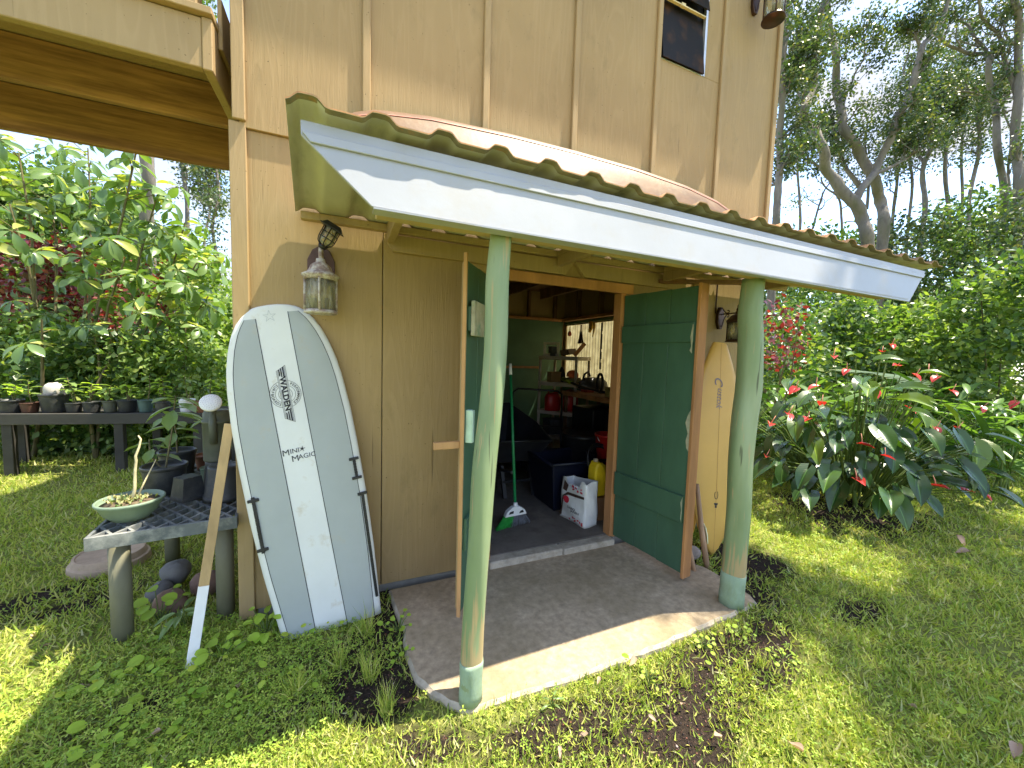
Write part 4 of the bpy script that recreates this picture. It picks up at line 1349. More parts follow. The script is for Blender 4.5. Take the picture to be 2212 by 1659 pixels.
# ---------------------------------------------------------------- grate table and what stands on it
M_GRATE = surf('grey_plastic_grate', (0.085, 0.095, 0.10), 0.5, 0.35, 5, (1, 1, 1), 0.1, 60, dirt=(0.30, 0.30, 0.28), dirt_amt=0.7, dirt_scale=7)
M_LEG = surf('olive_pipe_leg', (0.12, 0.115, 0.075), 0.55, 0.2, 6, (1, 1, 0.4), 0.15, 50)
tz = 0.60
tb = thing('grate_table', 'low table with a grey diamond grate top and thick round olive legs', 'table', (-0.90, 3.0, -0.03))
tx0, tx1, ty0, ty1 = -1.145, -0.565, 2.385, 3.80
RTAB = Matrix.Translation((-0.885, 3.035, 0)) @ Matrix.Rotation(math.radians(6), 4, 'Z') @ Matrix.Translation((0.85, -3.05, 0))
rim = MB()
rim.box((tx0, ty0, tz - 0.065), (tx1, ty0 + 0.014, tz)).box((tx0, ty1 - 0.014, tz - 0.065), (tx1, ty1, tz))
rim.box((tx0, ty0 + 0.0141, tz - 0.064), (tx0 + 0.014, ty1 - 0.0141, tz - 0.0005)).box((tx1 - 0.014, ty0 + 0.0141, tz - 0.064), (tx1, ty1 - 0.0141, tz - 0.0005))
obj('rim', rim.xform(RTAB), M_GRATE, tb, 0.002)
gr = MB()
W_, L_ = tx1 - tx0 - 0.028, ty1 - ty0 - 0.028
gx0, gy0 = tx0 + 0.014, ty0 + 0.014
for sgn in (1, -1):
    step = 0.078
    sl2 = 0.62                       # diamonds a little longer than wide
    k = -40
    while k < 60:
        c0 = k * step
        pts = []
        # line: x = c0 + sgn * y * sl2 (table coordinates), clipped to the frame
        ya, yb_ = 0.0, L_
        if sgn > 0:
            lo, hi = (-c0) / sl2, (W_ - c0) / sl2
        else:
            lo, hi = (c0 - W_) / sl2, c0 / sl2
        ya, yb_ = max(ya, lo), min(yb_, hi)
        if yb_ - ya > 0.02:
            gr.beam((gx0 + c0 + sgn * ya * sl2, gy0 + ya, tz - 0.018), (gx0 + c0 + sgn * yb_ * sl2, gy0 + yb_, tz - 0.018), 0.011, 0.030 + 0.001 * sgn)
        k += 1
obj('grate', gr.xform(RTAB), M_GRATE, tb)
for (x, y) in ((-1.07, 2.53), (-0.645, 2.55), (-1.07, 3.45), (-0.65, 3.6)):
    lg = obj('leg', MB().tube([RTAB @ Vector((x, y, tz - 0.05)), RTAB @ Vector((x, y, 0.2)), RTAB @ Vector((x, y, -0.08))], 0.043, 16), M_LEG, tb)

M_POTB = surf('black_pot', (0.022, 0.024, 0.026), 0.45, 0.25, 5, (1, 1, 1), 0.1, 60, dirt=(0.10, 0.095, 0.08), dirt_amt=0.5, dirt_scale=6)
M_POTG = surf('olive_pot', (0.065, 0.072, 0.055), 0.5, 0.2, 5, (1, 1, 1), 0.1, 60, dirt=(0.13, 0.12, 0.09), dirt_amt=0.5, dirt_scale=6)
M_POTT = surf('terracotta_pot', (0.15, 0.06, 0.03), 0.7, 0.2, 7, (1, 1, 1), 0.2, 60)
M_POTGRN = surf('sage_green_pot', (0.14, 0.19, 0.135), 0.5, 0.15, 6, (1, 1, 1), 0.1, 60)
M_SOIL = surf('potting_soil', (0.07, 0.05, 0.035), 0.95, 0.5, 40, (1, 1, 1), 0.9, 90, dirt=(0.20, 0.16, 0.10), dirt_amt=0.7, dirt_scale=50)


def pot(c, r, h, mat, label, inverted=False, square=False, soil=True, group=None):
    n_ = 4 if square else 22
    prof = [(0.0, 0.0), (r * 0.76, 0.0), (r * 0.80, 0.015), (r * 0.955, h * 0.86), (r * 0.955, h * 0.862), (r * 1.0, h * 0.865), (r * 1.0, h * 0.985), (r * 0.975, h), (r * 0.93, h * 0.985), (r * 0.92, h * 0.88)]
    root = thing('plant_pot', label, 'pot', c, group)
    if inverted:
        pr = [(0.0, h), (r * 0.70, h), (r * 0.76, h * 0.985), (r * 0.77, h * 0.93), (r * 0.95, h * 0.14), (r * 0.952, h * 0.138), (r * 1.0, h * 0.135), (r * 1.0, 0.0), (r * 0.93, 0.0)]
        mb = MB().lathe(pr, n_, c, smooth=not square)
        obj('pot_body', mb, mat, root, 0.002 if square else 0)
        for k in range(4):
            a = 0.6 + k * math.pi / 2
            obj('drain_hole', MB().box((c[0] + r * 0.52 * math.cos(a) - 0.012, c[1] + r * 0.52 * math.sin(a) - 0.012, c[2] + h), (c[0] + r * 0.52 * math.cos(a) + 0.012, c[1] + r * 0.52 * math.sin(a) + 0.012, c[2] + h + 0.001)), M_DARKMETAL, root)
    else:
        obj('pot_body', MB().lathe(prof, n_, c, smooth=not square), mat, root)
        if soil:
            obj('soil', MB().lathe([(0.0, h * 0.86), (r * 0.5, h * 0.865), (r * 0.93, h * 0.85)], n_, c), M_SOIL, root)
    return root


def ontab(x, y, z=0.0):
    return tuple(RTAB @ Vector((x, y, tz + z)))


pot(ontab(-0.66, 2.74), 0.108, 0.20, M_POTB, 'large black pot upside down nearest the white surfboard on the grate table', inverted=True)
pot(ontab(-0.845, 2.80), 0.088, 0.135, M_POTB, 'square black pot upside down on the grate table', inverted=True, square=True)
pot(ontab(-0.99, 2.985), 0.112, 0.175, M_POTB, 'wide black pot with bare soil and a tall seedling on the grate table')
pot(ontab(-1.00, 3.33), 0.105, 0.185, M_POTB, 'black pot with broad leaves behind the tall seedling on the grate table')
pot(ontab(-0.80, 3.17), 0.055, 0.085, M_POTGRN, 'small sage green pot with a white tag on the grate table')
pot(ontab(-0.86, 3.50), 0.085, 0.10, M_POTT, 'brown terracotta pot at the back of the grate table')
pot(ontab(-0.655, 3.50), 0.075, 0.12, M_POTB, 'small black pot behind the sage green pot on the grate table')
pot(ontab(-0.725, 2.955), 0.082, 0.18, M_POTB, 'dark pot upside down under the olive watering can', inverted=True)
pot(ontab(-0.62, 3.30), 0.08, 0.30, M_POTB, 'stack of black pots against the house side on the grate table')
# olive watering can with a white rose
wc = thing('watering_can', 'tall olive watering can with a white sprinkler rose on an upturned pot', 'watering can', ontab(-0.725, 2.955, 0.182))
c_ = Vector(ontab(-0.725, 2.955, 0.182))
obj('can_body', MB().lathe([(0.0, 0.0), (0.070, 0.0), (0.072, 0.01), (0.072, 0.24), (0.077, 0.242), (0.077, 0.258), (0.070, 0.26), (0.070, 0.30), (0.060, 0.32), (0.0, 0.325)], 22, c_), M_POTG, wc)
r0 = c_ + Vector((0.005, -0.12, 0.375))
RR = Matrix.Rotation(math.radians(-62), 3, 'X').to_4x4() @ Matrix.Rotation(math.radians(-14), 3, 'Y').to_4x4()
RS = Matrix.Translation(r0) @ Matrix.Rotation(math.radians(12), 4, 'Y') @ Matrix.Rotation(math.radians(58), 4, 'X')
rose = obj('rose', MB().lathe([(0.017, -0.085), (0.018, -0.040), (0.026, -0.030), (0.048, -0.004), (0.056, 0.006), (0.056, 0.014), (0.050, 0.020), (0.025, 0.026), (0.0, 0.028)], 26).xform(RS), M_WHITEPL, wc)
hol = MB()
for rr_, nn_ in ((0.012, 6), (0.024, 12), (0.036, 18), (0.046, 22)):
    for k in range(nn_):
        a = 2 * math.pi * k / nn_
        z_ = 0.0285 - 0.009 * (rr_ / 0.05) ** 2
        hol.lathe([(0.0017, z_), (0.0, z_ + 0.0012)], 5, (rr_ * math.cos(a), rr_ * math.sin(a), 0))
obj('spray_hole', hol.xform(RS), surf('hole_grey', (0.18, 0.17, 0.22), 0.7), rose)
obj('spout', MB().tube([RS @ Vector((0, 0, -0.08)), c_ + Vector((0.0, -0.085, 0.24)), c_ + Vector((0, -0.066, 0.12))], [0.016, 0.020, 0.022], 12), M_POTG, wc)

# sage bowl planter on the near corner
bw = thing('bowl_planter', 'sage green bowl planter with a bare twig and leaf litter on the near table corner', 'planter', ontab(-1.03, 2.58))
bc = ontab(-1.035, 2.585)
obj('bowl', MB().lathe([(0.0, 0.0), (0.060, 0.0), (0.072, 0.006), (0.105, 0.040), (0.126, 0.085), (0.134, 0.092), (0.137, 0.102), (0.130, 0.108), (0.124, 0.10), (0.118, 0.082)], 30, bc), M_POTGRN, bw)
obj('soil', MB().lathe([(0.0, 0.090), (0.06, 0.092), (0.119, 0.083)], 24, bc), M_SOIL, bw)
B0 = Vector(bc)
obj('twig', MB().tube([B0 + Vector(p) for p in ((0.01, -0.01, 0.08), (0.02, -0.005, 0.16), (0.022, 0.0, 0.25), (0.028, 0.0, 0.30), (0.026, 0.0, 0.325), (0.04, 0.005, 0.37), (0.046, 0.01, 0.41), (0.036, 0.01, 0.43))], [0.0085, 0.007, 0.006, 0.0058, 0.006, 0.005, 0.004, 0.003], 8), surf('pale_twig', (0.46, 0.40, 0.24), 0.8, 0.25, 30), bw)
obj('twig', MB().tube([B0 + Vector(p) for p in ((0.02, 0.0, 0.09), (0.05, 0.02, 0.18), (0.09, 0.05, 0.29))], [0.005, 0.004, 0.002], 6), surf('pale_twig', (0, 0, 0)), bw)

# ---------------------------------------------------------------- saucer dish on the ground
M_SAUCER = surf('tan_clay_dish', (0.33, 0.245, 0.17), 0.8, 0.15, 6, (1, 1, 1), 0.3, 60, dirt=(0.20, 0.15, 0.10), dirt_amt=0.6, dirt_scale=8)
sc_ = obj('clay_dish', MB().lathe([(0.0, 0.088), (0.165, 0.088), (0.168, 0.096), (0.180, 0.096), (0.186, 0.080), (0.192, 0.055), (0.206, 0.050), (0.212, 0.0), (0.0, 0.0)], 48, (-1.52, 3.50, -0.05), smooth=False), M_SAUCER, None, 0.003, loc=(-1.52, 3.50, -0.05), segs=2)
tag(sc_, 'large round tan clay dish upturned on the ground behind the grate table leg', 'dish')

# ---------------------------------------------------------------- far bench with its row of pots
M_BENCH = surf('dark_bench_wood', (0.038, 0.036, 0.032), 0.7, 0.3, 5, (0.3, 1, 1), 0.3, 50)
bn = thing('plant_bench', 'long dark bench carrying a row of plant pots, behind the grate table', 'bench', (-3.0, 6.0, -0.03))
P0b, P1b = Vector((-6.2, 6.62, 0.60)), Vector((-1.55, 5.80, 0.60))
db = (P1b - P0b).normalized()
nb_ = Vector((-db.y, db.x, 0))
obj('front_rail', MB().beam(P0b + Vector((0, 0, 0.02)), P1b + Vector((0, 0, 0.02)), 0.05, 0.125), M_BENCH, bn, 0.004)
for k in range(4):
    obj('slat', MB().beam(P0b + nb_ * (0.12 + 0.16 * k) + Vector((0, 0, 0.06)), P1b + nb_ * (0.12 + 0.16 * k) + Vector((0, 0, 0.06)), 0.13, 0.03), M_BENCH, bn, 0.003)
for t, off in ((0.06, 0.05), (0.30, 0.05), (0.58, 0.05), (0.80, 0.05), (0.82, 0.55), (0.52, 0.55), (0.97, 0.05), (0.25, 0.55)):
    q = P0b.lerp(P1b, t) + nb_ * off
    obj('leg', MB().box((q.x - 0.042, q.y - 0.042, -0.08), (q.x + 0.042, q.y + 0.042, 0.556)), M_BENCH, bn, 0.004)
POTS_FAR = []
far = [(0.485, 0.10, 0.13, M_POTGRN, 'greenish pot at the left end of the far bench row'), (0.525, 0.115, 0.15, M_POTB, 'square-shouldered black pot second from the left on the far bench'),
       (0.575, 0.11, 0.15, M_POTB, 'black pot third from the left on the far bench'), (0.612, 0.08, 0.12, surf('dull_red_pot', (0.075, 0.035, 0.022), 0.6), 'reddish pot beside the tallest black pot on the far bench'),
       (0.655, 0.125, 0.22, M_POTB, 'tallest black pot with a grey stone on the far bench'), (0.70, 0.075, 0.12, M_POTB, 'small black pot just right of the tallest one on the far bench'),
       (0.735, 0.085, 0.13, M_POTB, 'black pot right of the centre of the far bench'), (0.77, 0.07, 0.14, M_POTG, 'olive pot right of the centre of the far bench'),
       (0.805, 0.10, 0.15, M_POTB, 'wide black pot with thin seedlings on the far bench'), (0.845, 0.075, 0.15, surf('teal_pot', (0.06, 0.10, 0.09), 0.5), 'teal pot on the far bench'),
       (0.885, 0.08, 0.13, M_POTB, 'black pot left of the white tub on the far bench'), (0.935, 0.085, 0.16, M_WHITEPL, 'white tub near the right end of the far bench'),
       (0.985, 0.14, 0.14, M_POTT, 'broad terracotta bowl at the right end of the far bench')]
for t, r, h, mt_, lab in far:
    q = P0b.lerp(P1b, t) + nb_ * (0.10 + 0.06 * random.random())
    pot((q.x, q.y, 0.676), r, h, mt_, lab)
    POTS_FAR.append((Vector((q.x, q.y, 0.676)), r, h))

# ---------------------------------------------------------------- inside the workroom
FZ = 0.05
M_BRGREEN = surf('broom_green', (0.01, 0.16, 0.05), 0.4, 0.15, 8)
M_RED = surf('red_plastic', (0.30, 0.012, 0.010), 0.4, 0.15, 8, bump=0.05)
M_YEL = surf('yellow_plastic', (0.66, 0.42, 0.015), 0.4, 0.12, 8, bump=0.05)
M_BLUE = surf('navy_plastic', (0.003, 0.0042, 0.012), 0.4, 0.2, 6, bump=0.05)
M_TAUPE = surf('taupe_plastic', (0.34, 0.28, 0.21), 0.5, 0.1, 6, bump=0.05)
M_BLACKSTEEL = surf('black_steel', (0.012, 0.012, 0.013), 0.35, 0.2, 6, bump=0.05)

# broom: leans back against the wheelbarrow
br = thing('broom', 'push broom with green and grey bristles, white head and green handle, just inside the door', 'broom', (1.30, 2.86, FZ))
b0, b1 = Vector((1.315, 2.88, 0.215)), Vector((1.40, 3.28, 1.42))
obj('handle', MB().tube([b0, b1], 0.0125, 10), M_BRGREEN, br)
obj('handle_grip', MB().tube([b1 - (b1 - b0).normalized() * 0.10, b1 + (b1 - b0).normalized() * 0.005], 0.0145, 10), M_WHITEPL, br)
hd = MB()
hd.prism([(1.215, 0.155), (1.415, 0.165), (1.395, 0.205), (1.345, 0.238), (1.285, 0.236), (1.235, 0.20)], 2.855, 2.905, 'y')
obj('head', hd, M_WHITEPL, br, 0.006, segs=2)
for xa, xb in ((1.245, 1.29), (1.34, 1.385)):
    obj('head_slot', MB().prism([(xa, 0.180), (xb, 0.184), (xb - 0.01 if xa > 1.3 else xb, 0.207), (xa + 0.012, 0.20)], 2.8535, 2.8545, 'y'), M_BLACKPL, br)
obj('head_socket', MB().lathe([(0.0, 0.228), (0.02, 0.228), (0.018, 0.265), (0.0, 0.266)], 12, (1.315, 2.88, 0)), M_WHITEPL, br)
brg, brs = MB(), MB()
for k in range(240):
    t = random.random()
    x0 = 1.22 + 0.19 * t
    y0 = 2.862 + 0.036 * random.random()
    sp_x = 1.135 + 0.325 * t + random.uniform(-0.008, 0.008)
    tgt = brg if t < 0.42 else brs
    zb = FZ + 0.004 + 0.03 * t
    tgt.tube([(x0, y0, 0.160), ((x0 + sp_x) / 2, y0 - 0.008, (0.160 + zb) / 2), (sp_x, y0 - 0.02 + 0.02 * random.random(), zb)], [0.0022, 0.002, 0.0012], 3, caps=False)
tag(obj('bristles', brg, surf('green_bristle', (0.02, 0.28, 0.04), 0.5, 0.2, 30), br), kind='stuff')
tag(obj('bristles', brs, surf('grey_bristle', (0.16, 0.17, 0.20), 0.5, 0.2, 30), br), kind='stuff')

# shopping bag
bgm, nt2, nd2, ln2_, bb2 = new_mat('bag_white')
bb2.inputs['Base Color'].default_value = (0.74, 0.74, 0.73, 1)
bb2.inputs['Roughness'].default_value = 0.35
nb2 = N(nt2, 'ShaderNodeTexNoise', Scale=14.0, Detail=3.0)
bp2 = N(nt2, 'ShaderNodeBump', Strength=0.5, Distance=0.012)
ln2_.new(nb2.outputs['Fac'], bp2.inputs['Height'])
ln2_.new(bp2.outputs['Normal'], bb2.inputs['Normal'])
bag = thing('shopping_bag', 'white shopping bag printed with red blossoms and a dark branch, inside the door', 'bag', (1.88, 2.70, FZ))
BAGM = Matrix.Translation((1.865, 2.655, FZ)) @ Matrix.Rotation(math.radians(10), 4, 'Z')
# local: near corner at the origin, printed face runs back along +y (facing -x), plain gusset along +x (facing -y)
dL, dW, hB = 0.32, 0.15, 0.37


def bagpt(s, h):
    """s runs round the four sides 0..4, h up 0..1; slack fabric"""
    k = s % 4
    bul = 0.016 * math.sin(math.pi * h) * math.sin(math.pi * (k % 1)) + 0.006 * math.sin(9 * h + 5 * s)
    if k < 1:
        p = (dW * k, -bul, 0)
    elif k < 2:
        p = (dW + bul, dL * (k - 1), 0)
    elif k < 3:
        p = (dW * (3 - k), dL + bul, 0)
    else:
        p = (-bul, dL * (4 - k), 0)
    top = hB + (0.02 * math.sin(s * 2.1) if h > 0.9 else 0) - (0.055 if (3.2 < k < 3.8 and h > 0.9) else 0) * 1.0
    ins = 0.012 * h
    return BAGM @ Vector((p[0] * (1 - 0.10 * h) + ins, p[1] * (1 - 0.04 * h) + ins, h * top))


bm_ = MB()
ns, nh = 48, 14
vs = [bagpt(4 * i / ns, j / nh) for j in range(nh + 1) for i in range(ns)]
fs = [(j * ns + i, j * ns + (i + 1) % ns, (j + 1) * ns + (i + 1) % ns, (j + 1) * ns + i) for j in range(nh) for i in range(ns)] + [tuple(range(ns))]
bm_.add(vs, fs, 0, True)
obj('bag_body', bm_, bgm, bag)


def bagprint(y, z):
    """a point on the printed face: y back from the near edge, z up (0..1)"""
    p = bagpt(4 - y, z)
    return p + (BAGM.to_3x3() @ Vector((-0.0022, 0, 0)))


def printmesh(polys):
    mb = MB()
    for poly in polys:
        mb.add([bagprint(y, z) for y, z in poly], [tuple(range(len(poly)))])
    return mb


obj('printed_branch', printmesh([[(0.93, 0.05), (0.99, 0.05), (0.90, 0.55), (0.84, 0.55)], [(0.84, 0.55), (0.90, 0.55), (0.70, 0.68), (0.66, 0.62)], [(0.66, 0.62), (0.70, 0.68), (0.40, 0.70), (0.42, 0.63)], [(0.42, 0.63), (0.40, 0.70), (0.04, 0.72), (0.04, 0.66)],
                                 [(0.75, 0.68), (0.92, 0.70), (0.90, 0.92), (0.70, 0.95)]]), surf('print_brown', (0.05, 0.028, 0.022), 0.5), bag)
bl = []
rr2 = random.Random(4)
for k in range(26):
    y, z = (rr2.uniform(0.05, 0.55), rr2.uniform(0.78, 0.93)) if k < 15 else (rr2.uniform(0.05, 0.6), rr2.uniform(0.03, 0.14))
    r = rr2.uniform(0.022, 0.045)
    bl.append([(y + r * math.cos(a), z + 0.75 * r * math.sin(a)) for a in np.linspace(0, 2 * math.pi, 7)[:-1]])
bl.append([(0.72 + 0.13 * math.cos(a), 0.50 + 0.085 * math.sin(a)) for a in np.linspace(0, 2 * math.pi, 15)[:-1]])
obj('printed_blossom', printmesh(bl), surf('print_red', (0.42, 0.02, 0.04), 0.5), bag)
tv, tf = [], []
for s, cy, cz, size in (('DAISO', 0.50, 0.335, 0.105), ('JAPAN', 0.36, 0.275, 0.105)):
    g, f = text_geo(s, size, 0.002)
    o_ = len(tv)
    tv += [bagprint(min(0.98, max(0.02, cy - x * 1.05)), cz + y * 0.72) for x, y, z in g]
    tf += [tuple(i + o_ for i in q) for q in f]
obj('printed_words', MB().add(tv, tf), surf('print_ink', (0.05, 0.05, 0.06), 0.5), bag)

# yellow jug on an upturned block
blk = obj('wood_block', MB().box((2.03, 2.74, FZ), (2.17, 2.90, 0.26)), M_STUD, None, 0.006, loc=(2.1, 2.82, FZ))
tag(blk, 'brown wooden block under the yellow jug, inside the door', 'block')
jg = thing('jug', 'yellow plastic jug standing on the block behind the shopping bag', 'jug', (2.09, 2.82, 0.26))
jb = MB()
prof = [(2.03, 0.262), (2.15, 0.262), (2.153, 0.40), (2.150, 0.48), (2.125, 0.545), (2.085, 0.575), (2.06, 0.575), (2.035, 0.53), (2.028, 0.47)]
jb.prism(prof, 2.76, 2.88, 'y')
obj('jug_body', jb, M_YEL, jg, 0.02, segs=3)
obj('jug_handle', MB().tube([(2.148, 2.82, 0.33), (2.176, 2.82, 0.36), (2.178, 2.82, 0.46), (2.165, 2.82, 0.52), (2.13, 2.82, 0.548)], 0.014, 10), M_YEL, jg)
obj('cap', MB().lathe([(0.022, 0.574), (0.022, 0.598), (0.0, 0.600)], 16, (2.07, 2.82, 0)), M_TAUPE, jg)

# navy bin
bi = thing('storage_bin', 'navy blue plastic bin on the floor behind the shopping bag', 'bin', (1.95, 3.4, FZ))
mb = MB()
x0, x1, y0, y1, h = 1.74, 2.35, 3.02, 3.55, 0.46
vs = [(x0 + .06, y0 + .05, FZ), (x1 - .06, y0 + .05, FZ), (x1 - .06, y1 - .05, FZ), (x0 + .06, y1 - .05, FZ), (x0, y0, FZ + h), (x1, y0, FZ + h), (x1, y1, FZ + h), (x0, y1, FZ + h)]
vi = [(x0 + .08, y0 + .07, FZ + .02), (x1 - .08, y0 + .07, FZ + .02), (x1 - .08, y1 - .07, FZ + .02), (x0 + .08, y1 - .07, FZ + .02), (x0 + .02, y0 + .02, FZ + h), (x1 - .02, y0 + .02, FZ + h), (x1 - .02, y1 - .02, FZ + h), (x0 + .02, y1 - .02, FZ + h)]
mb.add(vs + vi, [(3, 2, 1, 0), (0, 1, 5, 4), (1, 2, 6, 5), (2, 3, 7, 6), (3, 0, 4, 7), (8, 9, 10, 11), (12, 13, 9, 8), (13, 14, 10, 9), (14, 15, 11, 10), (15, 12, 8, 11), (4, 5, 13, 12), (5, 6, 14, 13), (6, 7, 15, 14), (7, 4, 12, 15)])
obj('bin_body', mb, M_BLUE, bi, 0.012, segs=2)
obj('bin_rim', MB().tube([(x0, y0, FZ + h), (x1, y0, FZ + h), (x1, y1, FZ + h), (x0, y1, FZ + h), (x0, y0, FZ + h)], 0.016, 8), M_BLUE, bi)

# wheelbarrow, tipped up behind the broom
wbw = thing('wheelbarrow', 'black wheelbarrow parked behind the broom', 'wheelbarrow', (1.55, 3.9, FZ))
mb = MB()
r0 = [(1.30, 3.45, 0.66), (1.95, 3.42, 0.64), (2.08, 4.05, 0.72), (1.90, 4.45, 0.90), (1.35, 4.45, 0.90), (1.18, 4.05, 0.72)]
r1 = [(1.42, 3.60, 0.40), (1.85, 3.60, 0.40), (1.90, 4.0, 0.38), (1.78, 4.25, 0.45), (1.46, 4.25, 0.45), (1.34, 4.0, 0.38)]
mb.add(r0 + r1, [tuple(range(11, 5, -1))] + [(i, (i + 1) % 6, (i + 1) % 6 + 6, i + 6) for i in range(6)])
tub = obj('tub', mb, M_BLACKPL, wbw)
sm_ = tub.modifiers.new('solid', 'SOLIDIFY')
sm_.thickness = 0.012
obj('tub_rim', MB().tube([Vector(p) for p in r0 + r0[:1]], 0.012, 8), M_BLACKSTEEL, wbw)
for x in (1.48, 1.80):
    obj('handle', MB().tube([(x, 4.5, 0.20), (x, 3.95, 0.37), (x + (0.05 if x > 1.6 else -0.05), 3.5, 0.36), (x + (0.06 if x > 1.6 else -0.06), 3.2, 0.42)], 0.016, 10), M_BLACKSTEEL, wbw)
    obj('stand', MB().beam((x, 3.62, 0.36), (x, 3.50, FZ + 0.005), 0.04, 0.03), M_BLACKSTEEL, wbw, 0.003)
obj('stand_brace', MB().box((1.47, 3.535, 0.20), (1.81, 3.56, 0.225)), M_BLACKSTEEL, wbw, 0.003)
obj('wheel', MB().lathe([(0.0, -0.04), (0.12, -0.045), (0.165, -0.035), (0.178, 0.0), (0.165, 0.035), (0.12, 0.045), (0.0, 0.04)], 24, (1.64, 4.58, 0.23), R=Matrix.Rotation(math.pi / 2, 3, 'Y')), M_BLACKPL, wbw)

# push mower handle loop
mw = thing('lawn_mower', 'black lawn mower with a folded tubular handle, deep inside the room', 'mower', (2.2, 4.6, FZ))
obj('handle', MB().tube([(2.05, 4.30, 0.30), (1.95, 4.55, 0.62), (2.10, 4.80, 1.0), (2.2, 4.85, 1.05), (2.65, 4.55, 1.04), (2.7, 4.5, 1.0), (2.55, 4.25, 0.62), (2.45, 4.05, 0.30)], 0.015, 10), M_BLACKSTEEL, mw)
obj('cross_bar', MB().tube([(1.97, 4.53, 0.60), (2.55, 4.25, 0.61)], 0.011, 8), M_BLACKSTEEL, mw)
obj('deck_housing', MB().lathe([(0.0, 0.0), (0.24, 0.0), (0.26, 0.05), (0.24, 0.12), (0.16, 0.16), (0.13, 0.26), (0.0, 0.28)], 20, (2.25, 4.15, FZ + 0.06)), M_BLACKSTEEL, mw)
for dx, dy in ((-0.24, -0.16), (0.24, -0.16), (-0.24, 0.2), (0.24, 0.2)):
    obj('wheel', MB().lathe([(0.0, -0.02), (0.075, -0.02), (0.085, 0.0), (0.075, 0.02), (0.0, 0.02)], 16, (2.25 + dx, 4.15 + dy, FZ + 0.085), R=Matrix.Rotation(math.pi / 2, 3, 'Y')), M_BLACKPL, mw)

# black barrel and red bucket
ba = obj('barrel', MB().lathe([(0.0, 0.0), (0.20, 0.0), (0.225, 0.04), (0.235, 0.30), (0.24, 0.56), (0.25, 0.565), (0.25, 0.60), (0.235, 0.61), (0.225, 0.56), (0.0, 0.54)], 28, (2.48, 3.62, FZ)), M_BLACKPL, None, loc=(2.48, 3.62, FZ))
tag(ba, 'tall black plastic barrel in the middle of the dark room', 'barrel')
bk = thing('bucket', 'red bucket standing on a stool beside the right door jamb inside', 'bucket', (2.42, 3.10, 0.42))
obj('bucket_body', MB().lathe([(0.0, 0.0), (0.105, 0.0), (0.135, 0.27), (0.142, 0.272), (0.142, 0.29), (0.130, 0.29), (0.128, 0.26), (0.0, 0.03)], 24, (2.42, 3.10, 0.46)), M_RED, bk)
obj('bail', MB().tube([(2.42 + 0.14 * math.cos(a), 3.10 - 0.05 * math.sin(a), 0.73 - 0.10 * math.sin(a)) for a in np.linspace(0, math.pi, 10)], 0.004, 6), M_ALU, bk)
stl = thing('stool', 'low dark stool under the red bucket', 'stool', (2.42, 3.10, FZ))
obj('seat', MB().lathe([(0.0, 0.42), (0.16, 0.42), (0.165, 0.44), (0.16, 0.459), (0.0, 0.459)], 20, (2.42, 3.10, 0)), M_STUD, stl)
for k in range(4):
    a = math.pi / 4 + k * math.pi / 2
    obj('leg', MB().tube([(2.42 + 0.11 * math.cos(a), 3.10 + 0.11 * math.sin(a), 0.42), (2.42 + 0.15 * math.cos(a), 3.10 + 0.15 * math.sin(a), FZ)], 0.016, 8), M_STUD, stl)
cl_ = MB()
vs, fs = [], []
for i in range(9):
    for j in range(12):
        vs.append((2.30 + 0.022 * i, 2.80 + 0.018 * math.sin(i * 1.7 + j * 0.3), 0.98 - 0.042 * j))
fs = [(i * 12 + j, (i + 1) * 12 + j, (i + 1) * 12 + j + 1, i * 12 + j + 1) for i in range(8) for j in range(11)]
cl_.add(vs, fs, 0, True)
co = obj('blue_cloth', cl_, surf('blue_cloth', (0.02, 0.07, 0.28), 0.9, 0.2, 10), None, loc=(2.39, 2.8, 0.5))
co.modifiers.new('solid', 'SOLIDIFY').thickness = 0.006
tag(co, 'blue cloth hanging inside next to the right door jamb', 'cloth')

# taupe shelf unit
sh = thing('shelf_unit', 'taupe plastic shelf unit with grey posts at the back of the workroom', 'shelf unit', (3.02, 5.02, FZ))
A_, B_, C_, D_ = (2.62, 5.08), (2.97, 4.58), (3.42, 4.90), (3.07, 5.40)
for zz in (0.30, 0.66, 1.08, 1.46):
    mb = MB().prism([A_, B_, C_, D_], zz, zz + 0.055, 'z')
    obj('shelf', mb, M_TAUPE, sh, 0.006)
for (x, y) in (A_, B_, C_, D_):
    gx, gy = 3.02 + (x - 3.02) * 0.93, 4.99 + (y - 4.99) * 0.93
    for z0, z1 in ((FZ, 0.299), (0.356, 0.659), (0.716, 1.079), (1.136, 1.459)):
        obj('post', MB().tube([(gx, gy, z0), (gx, gy, z1)], 0.021, 10), M_TAUPE, sh)
fr = MB()
fr.box((2.70, 5.05, 1.516), (2.74, 5.075, 1.72)).box((2.90, 5.05, 1.516), (2.94, 5.075, 1.72)).box((2.7405, 5.05, 1.516), (2.8995, 5.075, 1.555)).box((2.7405, 5.05, 1.682), (2.8995, 5.075, 1.72))
fo = obj('picture_frame', fr.xform(Matrix.Translation((2.82, 5.06, 0)) @ Matrix.Rotation(math.radians(-30), 4, 'Z') @ Matrix.Translation((-2.82, -5.06, 0))), surf('cream_frame', (0.52, 0.46, 0.34), 0.6), None, 0.003, loc=(2.82, 5.06, 1.516))
tag(fo, 'empty cream picture frame standing on the top shelf of the unit', 'frame')
bo = obj('box', MB().beam((2.96, 4.92, 1.575), (3.18, 5.06, 1.590), 0.14, 0.08, up=(0, 0.2, 1)), surf('dark_box', (0.10, 0.06, 0.04), 0.6, 0.4, 12), None, 0.003, loc=(3.06, 4.98, 1.52))
tag(bo, 'small dark brown box on the top shelf beside the picture frame', 'box')
